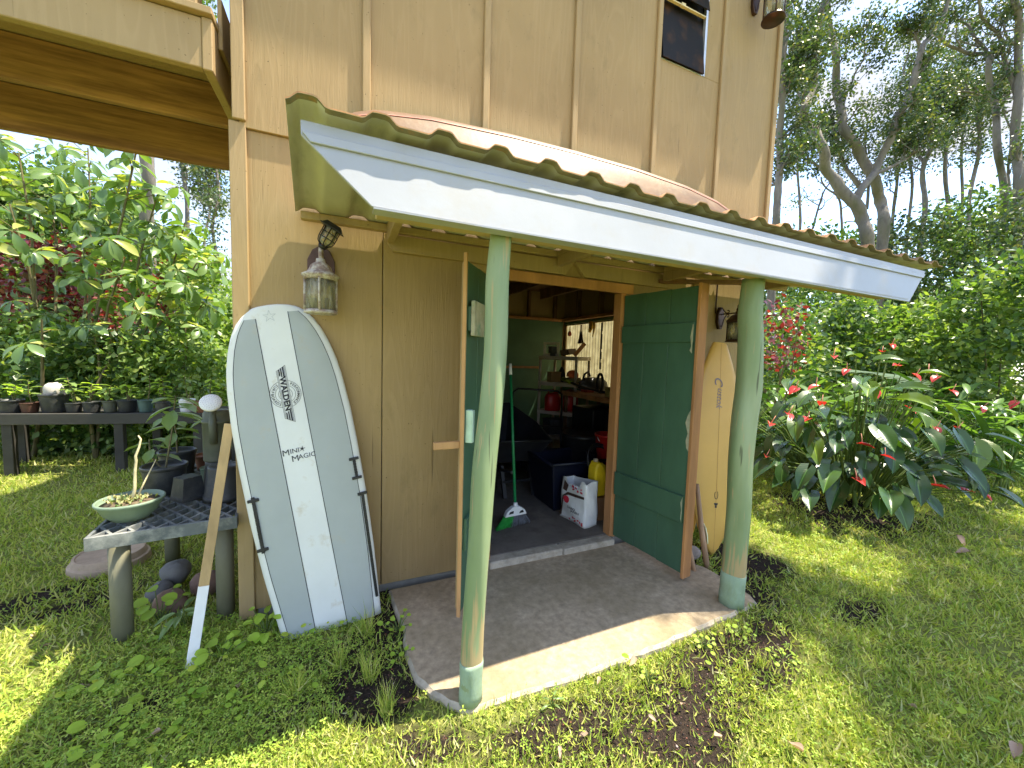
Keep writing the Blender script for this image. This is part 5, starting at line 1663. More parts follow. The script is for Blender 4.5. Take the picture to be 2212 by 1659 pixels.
bo2 = obj('wood_strip', MB().beam((3.16, 4.96, 1.53), (3.30, 4.90, 1.72), 0.06, 0.012, up=(0, 1, 0)), M_RAWWOOD, None, loc=(3.16, 4.96, 1.52))
tag(bo2, 'slanted wooden strip sticking up from the top shelf', 'strip')


def jerry(c, label):
    r = thing('fuel_can', label, 'fuel can', c)
    x, y, z = c
    mb = MB().lathe([(0.0, 0.0), (0.115, 0.0), (0.125, 0.012), (0.125, 0.20), (0.10, 0.245), (0.05, 0.26), (0.0, 0.262)], 20, c, squash=(1.0, 0.72))
    obj('can_body', mb, M_RED, r)
    obj('handle', MB().tube([(x - 0.075, y, z + 0.24), (x - 0.07, y, z + 0.295), (x + 0.01, y, z + 0.305), (x + 0.03, y, z + 0.255)], 0.013, 8), M_RED, r)
    obj('cap', MB().lathe([(0.03, 0.25), (0.03, 0.30), (0.0, 0.302)], 14, (x + 0.06, y, z)), M_RED, r)


jerry((2.80, 4.93, 0.716), 'left red fuel can on the shelf unit')
jerry((3.06, 4.86, 0.716), 'right red fuel can on the shelf unit, half behind a post')
# iron and cap and grey bag on the middle shelf
ir = obj('flat_iron', MB().prism([(-0.055, 0.0), (0.055, 0.0), (0.052, 0.10), (0.035, 0.17), (0.0, 0.225), (-0.035, 0.17), (-0.052, 0.10)], -0.03, 0.03, 'y').xform(Matrix.Translation((2.93, 4.92, 1.138))), M_BLACKSTEEL, None, 0.006, loc=(2.93, 4.92, 1.136))
tag(ir, 'dark flat iron standing on its heel on the middle shelf', 'iron')
hat = obj('cap', MB().lathe([(0.085, 0.0), (0.09, 0.02), (0.08, 0.06), (0.045, 0.09), (0.0, 0.10)], 18, (3.04, 4.80, 1.22)).beam((3.0, 4.72, 1.225), (2.96, 4.64, 1.215), 0.13, 0.008), surf('red_yellow_cloth', (0.42, 0.10, 0.03), 0.9, 0.4, 20), None, loc=(3.04, 4.80, 1.22))
tag(hat, 'red cap on top of the clutter on the middle shelf', 'cap')
hp = MB()
hp.lathe([(0.14, 0.0), (0.145, 0.03), (0.12, 0.07), (0.0, 0.085)], 14, (3.05, 4.80, 1.137), squash=(1.0, 0.7))
oh = obj('tool_pouch', hp, surf('olive_pouch', (0.16, 0.13, 0.05), 0.9, 0.4, 20), None, loc=(3.05, 4.80, 1.137))
tag(oh, 'olive tool pouch under the red cap on the middle shelf', 'pouch')
lb_ = MB()
lb_.lathe([(0.0, 0.0), (0.17, 0.0), (0.20, 0.05), (0.18, 0.13), (0.12, 0.19), (0.0, 0.20)], 20, (3.28, 4.62, 1.03), squash=(1.25, 0.7))
bw_ = thing('leaf_blower', 'grey blower with a curved handle on the bench under the bright panel', 'blower', (3.28, 4.62, 1.03))
obj('blower_body', lb_, surf('charcoal_plastic', (0.06, 0.06, 0.062), 0.4), bw_)
obj('handle', MB().tube([(3.10, 4.62, 1.16), (3.11, 4.60, 1.27), (3.18, 4.60, 1.31), (3.22, 4.62, 1.24)], 0.016, 8), M_BLACKPL, bw_)
# workbench under the panel
wbn = thing('workbench', 'wooden workbench along the right wall under the bright corrugated panel', 'workbench', (3.2, 4.0, FZ))
obj('bench_top', MB().box((2.86, 3.05, 0.965), (3.508, 4.80, 1.025)), M_RAWWOOD, wbn, 0.004)
for (x, y) in ((2.89, 3.10), (2.89, 4.72), (3.46, 3.10), (3.46, 4.72)):
    obj('leg', MB().box((x, y, FZ), (x + 0.04, y + 0.04, 0.964)), M_STUD, wbn, 0.003)
obj('lower_shelf', MB().box((2.88, 3.06, 0.45), (3.505, 4.79, 0.48)), M_STUD, wbn, 0.003)
tr_ = thing('string_trimmer', 'green string trimmer with a black loop handle lying on the workbench', 'trimmer', (3.1, 4.1, 1.03))
obj('shaft', MB().tube([(2.90, 4.72, 1.16), (2.95, 4.3, 1.10), (3.02, 3.75, 1.06)], 0.016, 10), M_BLACKPL, tr_)
obj('grip', MB().tube([(2.88, 4.80, 1.19), (2.91, 4.62, 1.15)], [0.03, 0.024], 10), surf('lime_plastic', (0.22, 0.28, 0.03), 0.5), tr_)
obj('loop_handle', MB().tube([(2.98 + 0.02 * math.sin(a), 4.05 + 0.085 * math.sin(a), 1.19 + 0.115 * math.cos(a)) for a in np.linspace(math.pi, 3 * math.pi, 18)], 0.017, 10, caps=False), M_BLACKPL, tr_)
for k, (x, y, c, lab) in enumerate(((3.05, 4.42, (0.30, 0.05, 0.03), 'red tool case lying at the far end of the workbench'), (3.15, 4.25, (0.32, 0.26, 0.18), 'pale cardboard tray on the workbench behind the trimmer'), (3.12, 3.55, (0.20, 0.14, 0.07), 'brown wooden tray at the near end of the workbench'))):
    o_ = obj('tray', MB().box((x, y, 1.027), (x + 0.22, y + 0.16, 1.058 + 0.01 * k)), surf('tray%d' % k, c, 0.7), None, 0.004, loc=(x, y, 1.027))
    tag(o_, lab, 'tray')
# dark crates under the workbench
for k, (x, y, z, lab) in enumerate(((2.92, 3.35, 0.482, 'dark crate on the lower shelf of the workbench'), (2.90, 4.05, 0.482, 'second dark crate on the lower shelf, nearer the back wall'), (2.90, 3.5, FZ + 0.002, 'large dark crate on the floor under the workbench'))):
    o_ = obj('crate', MB().box((x, y, z), (x + 0.45, y + 0.5, z + 0.36)), M_BLACKPL, None, 0.01, loc=(x, y, z))
    tag(o_, lab, 'crate')

# tools hung in front of the bright panel
wk = thing('whisk_broom', 'dark whisk broom hanging in front of the bright corrugated panel', 'whisk broom', (3.47, 5.28, 1.74))
obj('whisk_handle', MB().tube([(3.47, 5.28, 2.03), (3.47, 5.28, 1.92)], 0.012, 8), M_STUD, wk)
wkb = MB()
for k in range(60):
    a = random.uniform(-0.09, 0.09)
    b__ = random.uniform(-0.02, 0.02)
    wkb.tube([(3.47, 5.28 + a * 0.25, 1.925), (3.47 + b__, 5.28 + a, 1.735 + random.uniform(-0.008, 0.01))], [0.004, 0.003], 4, caps=False)
tag(obj('bristles', wkb, surf('dark_straw', (0.05, 0.03, 0.02), 0.9, 0.3, 30), wk), kind='stuff')
sc2 = obj('scraper', MB().lathe([(0.0, -0.045), (0.03, -0.03), (0.035, 0.0), (0.02, 0.04), (0.006, 0.05), (0.005, 0.12)], 10, (3.47, 5.62, 1.90)), surf('rusty_red', (0.22, 0.04, 0.02), 0.6), None, loc=(3.47, 5.62, 1.86))
tag(sc2, 'small red scraper hanging at the left of the bright panel', 'scraper')
gl_ = obj('gloves', MB().tube([(3.47, 5.02, 2.06), (3.465, 5.0, 1.97), (3.46, 5.03, 1.90)], [0.03, 0.036, 0.02], 8).tube([(3.475, 4.94, 2.05), (3.47, 4.92, 1.97), (3.465, 4.95, 1.82)], [0.02, 0.018, 0.006], 6), surf('glove_yellow', (0.42, 0.26, 0.05), 0.9, 0.3, 20), None, loc=(3.47, 5.0, 1.85))
tag(gl_, 'pair of yellowish work gloves hanging over the bright panel', 'gloves')
lv = thing('spirit_level', 'long black spirit level hanging down the bright panel', 'level', (3.47, 4.72, 1.36))
lvm = MB()
for z0, z1 in ((1.34, 1.44), (1.49, 1.60), (1.64, 1.86), (1.90, 2.03)):
    lvm.box((3.462, 4.715, z0), (3.478, 4.7345, z1))
lvm.box((3.462, 4.735, 1.34), (3.478, 4.745, 2.03))
obj('level_body', lvm, M_BLACKPL, lv, 0.001)
# metal clamp glint and a hose coil by the bin
hc = obj('hose_coil', MB().tube([(2.25 + 0.14 * math.cos(a), 3.0 + 0.05 * math.sin(a), 0.50 + 0.14 * math.sin(a) + 0.004 * a) for a in np.linspace(0, 12.5, 50)], 0.012, 6), M_BLACKPL, None, loc=(2.25, 3.0, 0.36))
tag(hc, 'black hose coil resting above the shopping bag by the jamb', 'hose')

# more clutter in the dark of the room
for k, (x, y, z, dx, dy, dz, c, lab) in enumerate(((1.05, 4.9, FZ, 0.55, 0.45, 0.5, (0.05, 0.05, 0.045), 'dark box at the back left of the workroom'), (1.62, 5.2, FZ, 0.6, 0.5, 0.42, (0.07, 0.05, 0.035), 'brown box on the floor by the back wall'),
                                                 (1.66, 5.25, FZ + 0.422, 0.45, 0.4, 0.28, (0.03, 0.035, 0.03), 'dark case on top of the brown box at the back'), (2.30, 4.75, FZ, 0.30, 0.25, 0.34, (0.05, 0.055, 0.06), 'grey tin at the foot of the shelf unit'),
                                                 (2.72, 4.86, 1.137, 0.16, 0.12, 0.13, (0.20, 0.12, 0.05), 'small tan carton on the middle shelf'), (2.75, 4.90, 0.357, 0.28, 0.22, 0.20, (0.05, 0.05, 0.05), 'black toolbox on the lowest shelf'),
                                                 (3.12, 4.86, 0.357, 0.20, 0.20, 0.22, (0.16, 0.15, 0.12), 'pale carton on the lowest shelf'), (2.80, 5.02, 1.517, 0.10, 0.10, 0.12, (0.07, 0.07, 0.06), 'dark jar beside the picture frame'),
                                                 (3.05, 3.15, 1.027, 0.20, 0.16, 0.17, (0.05, 0.06, 0.05), 'dark green box on the near end of the workbench'), (2.98, 3.82, 1.027, 0.14, 0.12, 0.10, (0.24, 0.20, 0.06), 'yellowish tin beside the trimmer handle'))):
    o_ = obj('box', MB().box((x, y, z), (x + dx, y + dy, z + dz)).box((x - 0.006, y - 0.006, z + dz + 0.001), (x + dx + 0.006, y + dy + 0.006, z + dz + 0.02)), surf('clutter%d' % k, c, 0.7, 0.3, 9), None, 0.004, loc=(x, y, z))
    tag(o_, lab, 'box')
for k, (x, y0, x1, y1, z1, lab) in enumerate(((1.75, 5.72, 1.70, 5.86, 1.55, 'wooden rake leaning on the green back wall'), (1.95, 5.70, 2.02, 5.86, 1.75, 'wooden hoe leaning on the back wall, right of the rake'))):
    o_ = obj('garden_rake' if k == 0 else 'garden_hoe', MB().tube([(x, y0, FZ), (x1, y1, z1)], 0.014, 8).beam((x - 0.16, y0, FZ + 0.03), (x + 0.16, y0, FZ + 0.03), 0.03, 0.03), M_STUD, None, loc=(x, y0, FZ))
    tag(o_, lab, 'tool')

# ---------------------------------------------------------------- plants: materials
L_GRASS = leafmat('grass_blades', [(0.0, (0.145, 0.235, 0.030)), (0.3, (0.26, 0.36, 0.050)), (0.62, (0.38, 0.45, 0.075)), (0.84, (0.48, 0.46, 0.13)), (1.0, (0.58, 0.48, 0.25))], 0.5, 0.30, (1.3, 1.4, 0.6), 0.3, grey=0.03)
L_CLOVER = leafmat('clover_leaves', [(0.0, (0.145, 0.255, 0.032)), (0.5, (0.25, 0.375, 0.045)), (1.0, (0.39, 0.48, 0.070))], 0.5, 0.30, (1.4, 1.5, 0.6), 0.35, grey=0.03)
L_WEED = leafmat('bright_weed_leaves', [(0.0, (0.17, 0.32, 0.030)), (0.6, (0.28, 0.43, 0.040)), (1.0, (0.41, 0.49, 0.050))], 0.5, 0.38, (1.4, 1.5, 0.5), 0.3, grey=0.03)
L_ANTH = leafmat('anthurium_leaf', [(0.0, (0.012, 0.040, 0.012)), (0.6, (0.020, 0.062, 0.016)), (0.85, (0.045, 0.105, 0.018)), (1.0, (0.11, 0.16, 0.02))], 0.24, 0.18, (2.2, 2.4, 0.6), 0.6)
L_GINGER = leafmat('ginger_leaf', [(0.0, (0.049, 0.119, 0.025)), (0.6, (0.098, 0.196, 0.035)), (1.0, (0.210, 0.294, 0.042))], 0.32, 0.35, (1.6, 1.7, 0.5), 0.6)
L_SCHEF = leafmat('big_shrub_leaf', [(0.0, (0.055, 0.125, 0.030)), (0.4, (0.105, 0.195, 0.045)), (0.75, (0.19, 0.28, 0.055)), (1.0, (0.34, 0.37, 0.06))], 0.28, 0.32, (1.7, 1.8, 0.5), 0.6)
L_RED = leafmat('maroon_leaf', [(0.0, (0.068, 0.016, 0.022)), (0.5, (0.128, 0.027, 0.030)), (0.8, (0.216, 0.054, 0.047)), (1.0, (0.081, 0.081, 0.041))], 0.30, 0.25, (2.4, 0.7, 0.5), 0.6)
L_BUSH = leafmat('thicket_leaf', [(0.0, (0.033, 0.083, 0.018)), (0.5, (0.067, 0.142, 0.026)), (0.85, (0.127, 0.208, 0.037)), (1.0, (0.238, 0.297, 0.053))], 0.35, 0.32, (1.7, 1.8, 0.5), 0.5)
L_BUSHL = leafmat('pale_thicket_leaf', [(0.0, (0.079, 0.159, 0.029)), (0.5, (0.132, 0.225, 0.040)), (1.0, (0.225, 0.304, 0.053))], 0.4, 0.38, (1.6, 1.7, 0.5), 0.45)
L_OHIA = leafmat('ohia_leaf', [(0.0, (0.027, 0.059, 0.021)), (0.6, (0.051, 0.095, 0.027)), (0.9, (0.104, 0.138, 0.037)), (1.0, (0.208, 0.208, 0.051))], 0.35, 0.22, (1.7, 1.8, 0.6), 0.5)
M_BARK = surf('grey_bark', (0.145, 0.128, 0.114), 0.9, 0.4, 8, (1, 1, 0.35), 0.9, 22, dirt=(0.045, 0.055, 0.025), dirt_amt=0.8, dirt_scale=4, bdist=0.02)
M_STEM = surf('green_brown_stem', (0.11, 0.095, 0.045), 0.8, 0.3, 12)
M_PETIOLE = surf('green_petiole', (0.09, 0.13, 0.03), 0.6, 0.3, 12)
M_SPATHE = leafmat('red_spathe', [(0.0, (0.42, 0.025, 0.020)), (0.7, (0.55, 0.05, 0.035)), (1.0, (0.50, 0.11, 0.05))], 0.2, 0.3, (1.3, 0.6, 0.5), 0.7)
M_SPADIX = surf('pink_spadix', (0.55, 0.25, 0.18), 0.6, 0.1, 12)
M_DEAD = leafmat('dead_leaf', [(0.0, (0.20, 0.12, 0.07)), (0.5, (0.33, 0.24, 0.15)), (1.0, (0.46, 0.37, 0.26))], 0.7, 0.2, (1.2, 1.0, 0.7), 0.3)


def rnd_dirs(n, tilt_lo, tilt_hi):
    """unit directions leaning tilt (rad) away from straight up"""
    a = RNG.uniform(0, 2 * np.pi, n)
    t = RNG.uniform(tilt_lo, tilt_hi, n)
    return np.stack([np.sin(t) * np.cos(a), np.sin(t) * np.sin(a), np.cos(t)], 1)


def in_poly(x, y, poly):
    c = np.zeros(len(x), bool)
    n_ = len(poly)
    for i in range(n_):
        x0, y0 = poly[i]
        x1, y1 = poly[(i + 1) % n_]
        if y0 == y1:
            continue
        t = ((y0 > y) != (y1 > y)) & (x < (x1 - x0) * (y - y0) / (y1 - y0) + x0)
        c ^= t
    return c


def lawn_points(n, dmax=10.0, dpow=1.5, dmin=0.9):
    """points on open ground in front of and beside the house, thinning with distance"""
    out = []
    got = 0
    while got < n:
        k = n * 2
        ang = RNG.uniform(math.radians(-42), math.radians(92), k)
        # pdf of distance so that density per area falls as d^-dpow
        u = RNG.random(k)
        e = 2 - dpow
        d = (dmin ** e + u * (dmax ** e - dmin ** e)) ** (1 / e)
        x, y = d * np.sin(ang), d * np.cos(ang)
        ok = ~in_poly(x, y, slab_poly) & ~((x > -0.55) & (x < 3.62) & (y > 2.44) & (y < 6.0))
        out.append(np.stack([x, y], 1)[ok])
        got += ok.sum()
    return np.concatenate(out)[:n]


def noise2(x, y, s, seed=0.0):
    return 0.5 + 0.25 * (np.sin(x * s + 1.7 * np.sin(y * s * 0.83 + seed) + seed) + np.sin(y * s * 1.13 + 1.9 * np.sin(x * s * 0.77 - seed) + 2.0 * seed))


def make_grass():
    p = lawn_points(330000)
    x, y = p[:, 0], p[:, 1]
    soil = soil_amount(x, y)
    shade_left = np.clip(1 - ((x + 0.55) / 0.75) ** 2 - ((y - 2.0) / 0.55) ** 2, 0, 1)      # the weedy, shaded strip by the table
    dens = (1 - 0.93 * soil) * (1 - 0.75 * shade_left) * (0.42 + 0.75 * noise2(x, y, 5.0, 1.0)) * (0.55 + 0.6 * noise2(x, y, 13.0, 2.0))
    keep = RNG.random(len(x)) < dens
    x, y = x[keep], y[keep]
    n_ = len(x)
    d = np.hypot(x, y)
    tall = 0.024 + 0.034 * RNG.random(n_) ** 1.6 + 0.012 * noise2(x, y, 3.0, 3.0)
    tall *= 0.8 + 0.09 * np.clip(d, 0, 6)
    wid = (0.0034 + 0.0042 * RNG.random(n_)) * (0.75 + 0.22 * np.clip(d, 0, 7))
    dirs = rnd_dirs(n_, 0.5, 1.45)
    hint = np.cross(dirs, rnd_dirs(n_, 0.0, 1.5))
    hint = np.cross(hint, dirs) + 1e-3
    R = dir_frames(dirs, hint)
    S = np.stack([wid, tall, tall], 1)
    T = np.stack([x, y, GZ + ground_bump(x, y) - 0.004], 1)
    v, f = scatter(BLADE[0], BLADE[1], R, S, T)
    o = link_mesh('grass', fast_mesh('grass', v, f, 3, L_GRASS))
    tag(o, 'short uneven lawn grass around the porch', 'grass', kind='stuff')


make_grass()

# trefoil: three round leaflets on a short stalk
_t = [(0, 0, 0)]
_f = []
for k in range(3):
    a = k * 2 * math.pi / 3
    for rr, da, zz in ((0.55, -0.42, 0.10), (1.0, -0.26, 0.16), (0.92, 0.0, 0.06), (1.0, 0.26, 0.16), (0.55, 0.42, 0.10)):
        _t.append((rr * math.cos(a + da), rr * math.sin(a + da), zz))
    b = 1 + 5 * k
    _f += [(0, b, b + 2), (b, b + 1, b + 2), (0, b + 2, b + 4), (b + 2, b + 3, b + 4)]
TREFOIL = (np.array(_t, float), np.array(_f))


def make_clover():
    p = lawn_points(120000, 8.0, 1.6)
    x, y = p[:, 0], p[:, 1]
    soil = soil_amount(x, y)
    shade_left = np.clip(1.25 - ((x + 0.55) / 0.75) ** 2 - ((y - 2.05) / 0.55) ** 2, 0, 1)
    right = np.clip((x - 1.6) / 1.2, 0, 1) * (noise2(x, y, 2.3, 4.0))
    dens = (1 - 0.88 * soil) * np.clip(0.10 * noise2(x, y, 4.0, 5.0) + 0.95 * shade_left + 0.22 * right, 0, 1)
    keep = RNG.random(len(x)) < dens
    x, y = x[keep], y[keep]
    n_ = len(x)
    d = np.hypot(x, y)
    s = (0.007 + 0.008 * RNG.random(n_)) * (0.85 + 0.14 * np.clip(d, 0, 6))
    nrm = rnd_dirs(n_, 0.0, 0.75)
    R = frames(nrm, RNG.uniform(0, 6.28, n_))
    T = np.stack([x, y, GZ + ground_bump(x, y) + 0.012 + 0.035 * RNG.random(n_) ** 1.5], 1)
    v, f = scatter(TREFOIL[0], TREFOIL[1], R, s, T)
    o = link_mesh('clover', fast_mesh('clover', v, f, 3, L_CLOVER))
    tag(o, 'low clover and creeping weeds among the grass', 'ground cover', kind='stuff')


make_clover()


def make_broadleaf():
    # round-leaved creeping weeds in the shaded strip by the table and along the slab
    ring = [(0.0, 0.0, 0.0)] + [(0.5 * math.cos(a) * 1.05, 0.5 + 0.5 * math.sin(a), 0.05 * math.cos(2 * a)) for a in np.linspace(-math.pi / 2 + 0.25, 1.5 * math.pi - 0.25, 9)]
    tv = np.array(ring, float)
    tf = np.array([(0, k, k + 1) for k in range(1, 9)])
    p = lawn_points(8500, 5.0, 1.2)
    x, y = p[:, 0], p[:, 1]
    zone = np.clip(1.2 - ((x + 0.60) / 0.62) ** 2 - ((y - 2.05) / 0.50) ** 2, 0, 1) + 0.12 * np.exp(-((y - 1.38) / 0.10) ** 2) * (x > 0.5) * (x < 2.6) + 0.04 * (x > 2.4)
    keep = RNG.random(len(x)) < zone * (0.3 + 0.7 * noise2(x, y, 6.0, 7.0)) * (1 - 0.7 * soil_amount(x, y))
    x, y = x[keep], y[keep]
    n_ = len(x)
    s = 0.011 + 0.028 * RNG.random(n_) ** 2.2
    nrm = rnd_dirs(n_, 0.0, 0.6)
    R = frames(nrm, RNG.uniform(0, 6.28, n_))
    T = np.stack([x, y, GZ + ground_bump(x, y) + 0.025 + 0.05 * RNG.random(n_)], 1)
    v, f = scatter(tv, tf, R, s, T)
    o = link_mesh('broadleaf_weeds', fast_mesh('broadleaf_weeds', v, f, 3, L_WEED, smooth=True))
    tag(o, 'round-leaved creeping weeds in the shade by the grate table', 'ground cover', kind='stuff')


make_broadleaf()


def make_gravel():
    p = lawn_points(60000, 6.0, 1.3)
    x, y = p[:, 0], p[:, 1]
    keep = RNG.random(len(x)) < soil_amount(x, y) ** 1.2
    x, y = x[keep], y[keep]
    n_ = len(x)
    oc = np.array([(1, 0, 0), (-0.8, 0.3, 0), (0.1, 0.9, 0.1), (0, -1, -0.1), (0.1, 0, 0.7), (0, 0.1, -0.6)], float)
    fc = np.array([(0, 2, 4), (2, 1, 4), (1, 3, 4), (3, 0, 4), (2, 0, 5), (1, 2, 5), (3, 1, 5), (0, 3, 5)])
    s = 0.0022 + 0.0055 * RNG.random(n_) ** 3
    R = frames(rnd_dirs(n_, 0, 3.0), RNG.uniform(0, 6.28, n_))
    T = np.stack([x, y, GZ + ground_bump(x, y) + 0.001], 1)
    v, f = scatter(oc, fc, R, s, T)
    m = leafmat('cinder_bits', [(0.0, (0.015, 0.012, 0.011)), (0.6, (0.04, 0.032, 0.028)), (0.85, (0.10, 0.06, 0.045)), (0.95, (0.26, 0.10, 0.05)), (1.0, (0.30, 0.26, 0.22))], 0.9, 0.0, spec=0.2)
    o = link_mesh('soil_crumbs', fast_mesh('soil_crumbs', v, f, 3, m))
    tag(o, 'dark cinder crumbs and gravel on the bare soil', 'gravel', kind='stuff')


make_gravel()


# ---------------------------------------------------------------- leaves with a shape
def leaf_grid(width, nl=7, nw=2, fold=0.12, droop=0.30, heart=0.0, wave=0.0, tip=1.0):
    """a leaf along +y, length 1; width(t) half width; faces are quads"""
    vs, fs = [], []
    m = 2 * nw + 1
    for i in range(nl + 1):
        t = i / nl
        w = width(t)
        for j in range(-nw, nw + 1):
            q = j / nw
            yy = t - heart * (abs(q) ** 1.5) * max(0, 0.35 - t) * 1.2
            zz = fold * abs(q) * w * 2 - droop * t * t + wave * math.sin(6 * t + q * 2) * abs(q)
            vs.append((w * q, yy, zz))
    for i in range(nl):
        for j in range(m - 1):
            a = i * m + j
            fs.append((a, a + 1, a + m + 1, a + m))
    return vs, fs


def heart_w(t):
    return float(np.interp(t, [0, 0.05, 0.15, 0.30, 0.5, 0.7, 0.85, 0.95, 1.0], [0.06, 0.24, 0.315, 0.325, 0.28, 0.19, 0.10, 0.035, 0.0]))


def ovate_w(t):
    return float(np.interp(t, [0, 0.08, 0.25, 0.45, 0.65, 0.8, 0.92, 1.0], [0.012, 0.05, 0.13, 0.20, 0.235, 0.20, 0.11, 0.0]))


def strap_w(t):
    return float(np.interp(t, [0, 0.1, 0.4, 0.7, 0.9, 1.0], [0.02, 0.05, 0.075, 0.06, 0.025, 0.0]))


def leaf_mesh(name, mb, mats):
    me = bpy.data.meshes.new(name)
    me.from_pydata(mb.v, [], mb.f)
    for m in (mats if isinstance(mats, (list, tuple)) else [mats]):
        me.materials.append(m)
    me.polygons.foreach_set('material_index', mb.mi)
    me.polygons.foreach_set('use_smooth', mb.sm)
    me.update()
    return me


def orient(d, nrm):
    d = Vector(d).normalized()
    x = d.cross(Vector(nrm))
    if x.length < 1e-4:
        x = d.cross(Vector((1, 0, 0)))
    x.normalize()
    z = x.cross(d)
    return Matrix(((x.x, d.x, z.x), (x.y, d.y, z.y), (x.z, d.z, z.z)))


def place(name, me, parent, loc, R, s):
    o = bpy.data.objects.new(name, me)
    COL.objects.link(o)
    o.parent = parent
    o.matrix_local = Matrix.Translation(loc) @ R.to_4x4() @ Matrix.Diagonal((s, s, s, 1))
    return o


# ---------------------------------------------------------------- anthurium clump
anth = thing('anthurium', 'big anthurium clump with dark glossy heart leaves and red flowers, right of the porch', 'plant', (5.45, 2.45, GZ))
A0 = Vector((5.45, 2.45, GZ))
leafvar = []
for k in range(4):
    vs, fs = leaf_grid(heart_w, 9, 3, 0.16 + 0.05 * k, 0.16 + 0.09 * k, heart=0.9, wave=0.010)
    leafvar.append(leaf_mesh('anthurium_leaf', MB().add(vs, fs, 0, True), L_ANTH))
# colour per leaf through several materials would need copies: random-per-island covers it inside one mesh; tint by variant
for k, (c0, c1) in enumerate((((0.026, 0.066, 0.016), (0.040, 0.090, 0.020)), ((0.018, 0.050, 0.014), (0.032, 0.074, 0.018)), ((0.045, 0.10, 0.020), (0.062, 0.12, 0.022)), ((0.080, 0.145, 0.022), (0.125, 0.19, 0.026)))):
    m, nt_, nd_, ln_, b_ = new_mat('anthurium_leaf_tone')
    mpv = coords(nt_, (1, 1, 1), 'Object')
    sep_ = N(nt_, 'ShaderNodeSeparateXYZ')
    ln_.new(mpv.outputs['Vector'], sep_.inputs[0])
    # midrib and side veins, slightly paler and sunk
    ab = N(nt_, 'ShaderNodeMath', operation='ABSOLUTE')
    ln_.new(sep_.outputs['X'], ab.inputs[0])
    sub = N(nt_, 'ShaderNodeMath', operation='MULTIPLY_ADD')
    sub.inputs[1].default_value = -0.75
    ln_.new(ab.outputs[0], sub.inputs[0])
    ln_.new(sep_.outputs['Y'], sub.inputs[2])
    fr_ = N(nt_, 'ShaderNodeMath', operation='MULTIPLY')
    fr_.inputs[1].default_value = 55.0
    ln_.new(sub.outputs[0], fr_.inputs[0])
    si = N(nt_, 'ShaderNodeMath', operation='SINE')
    ln_.new(fr_.outputs[0], si.inputs[0])
    vr = ramp(nt_, [(0.86, 0.0), (1.0, 0.07)])
    ln_.new(si.outputs[0], vr.inputs['Fac'])
    mr = ramp(nt_, [(0.0, 0.7), (0.012, 0.5), (0.016, 0.0)])
    ln_.new(ab.outputs[0], mr.inputs['Fac'])
    oi = nd_.new('ShaderNodeObjectInfo')
    base = mixc(nt_, oi.outputs['Random'], c0, c1)
    c_ = mixc(nt_, vr.outputs['Color'], base, tuple(min(1, q * 2.0) for q in c1))
    c_ = mixc(nt_, mr.outputs['Color'], c_, tuple(min(1, q * 3.0) for q in c1))
    ln_.new(c_, b_.inputs['Base Color'])
    b_.inputs['Roughness'].default_value = 0.27
    b_.inputs['Specular IOR Level'].default_value = 0.55
    bp_ = N(nt_, 'ShaderNodeBump', Strength=0.035, Distance=0.004)
    ln_.new(si.outputs[0], bp_.inputs['Height'])
    ln_.new(bp_.outputs['Normal'], b_.inputs['Normal'])
    tr_n = nd_.new('ShaderNodeBsdfTranslucent')
    ln_.new(mixc(nt_, 1.0, base, (3.0, 3.2, 0.8), 'MULTIPLY'), tr_n.inputs['Color'])
    mxx = nd_.new('ShaderNodeMixShader')
    mxx.inputs['Fac'].default_value = 0.14
    ln_.new(b_.outputs['BSDF'], mxx.inputs[1])
    ln_.new(tr_n.outputs['BSDF'], mxx.inputs[2])
    ln_.new(mxx.outputs['Shader'], [q for q in nd_ if q.type == 'OUTPUT_MATERIAL'][0].inputs['Surface'])
    leafvar[k].materials.clear()
    leafvar[k].materials.append(m)
stems = MB()
rA = random.Random(21)
for i in range(285):
    a = rA.uniform(0, 2 * math.pi)
    rr = math.sqrt(rA.random())
    px_, py_ = 1.60 * rr * math.cos(a), 1.05 * rr * math.sin(a)
    top = 1.70 * (1 - 0.52 * rr ** 2) * rA.uniform(0.25, 1.0) ** 0.75
    if rA.random() < 0.25:
        top *= 0.6
    tipv = Vector((px_, py_, max(0.34, top)))
    base = Vector((px_ * 0.35, py_ * 0.35, 0.10))
    out = Vector((px_, py_, 0)).normalized() if rr > 0.05 else Vector((1, 0, 0))
    out = (out + Vector((-0.35, -0.35, 0))).normalized() if rA.random() < 0.6 else out
    dn = rA.uniform(-1.0, 0.35) - 0.3 * (1 - top)
    d = Vector((out.x + rA.uniform(-.4, .4), out.y + rA.uniform(-.4, .4), dn))
    nrm = Vector((out.x * 0.9, out.y * 0.9, 1.0))
    s = rA.uniform(0.15, 0.27)
    R = orient(d, nrm)
    k = rA.choice((0, 0, 0, 1, 1, 2, 2, 3) if top > 0.75 else (0, 0, 1, 1, 2))
    place('leaf', leafvar[k], anth, tipv, R, s)
    mid = base.lerp(tipv, 0.55) + Vector((0, 0, 0.12))
    stems.tube([A0 + base, A0 + mid, A0 + tipv], [0.008, 0.0065, 0.005], 5, caps=False)
for k in range(14):
    a = rA.uniform(0, 2 * math.pi)
    q = A0 + Vector((0.55 * math.cos(a), 0.35 * math.sin(a), 0))
    stems.tube([q, q + Vector((rA.uniform(-.1, .1), rA.uniform(-.1, .1), 0.25)), q + Vector((rA.uniform(-.2, .2), rA.uniform(-.2, .2), 0.5))], [0.022, 0.018, 0.012], 7)
tag(obj('stems', stems, M_PETIOLE, anth), kind='stuff')
fvs, ffs = leaf_grid(lambda t: heart_w(t) * 1.25, 6, 2, 0.28, 0.20, heart=0.8)
flower = MB().add(fvs, ffs, 0, True)
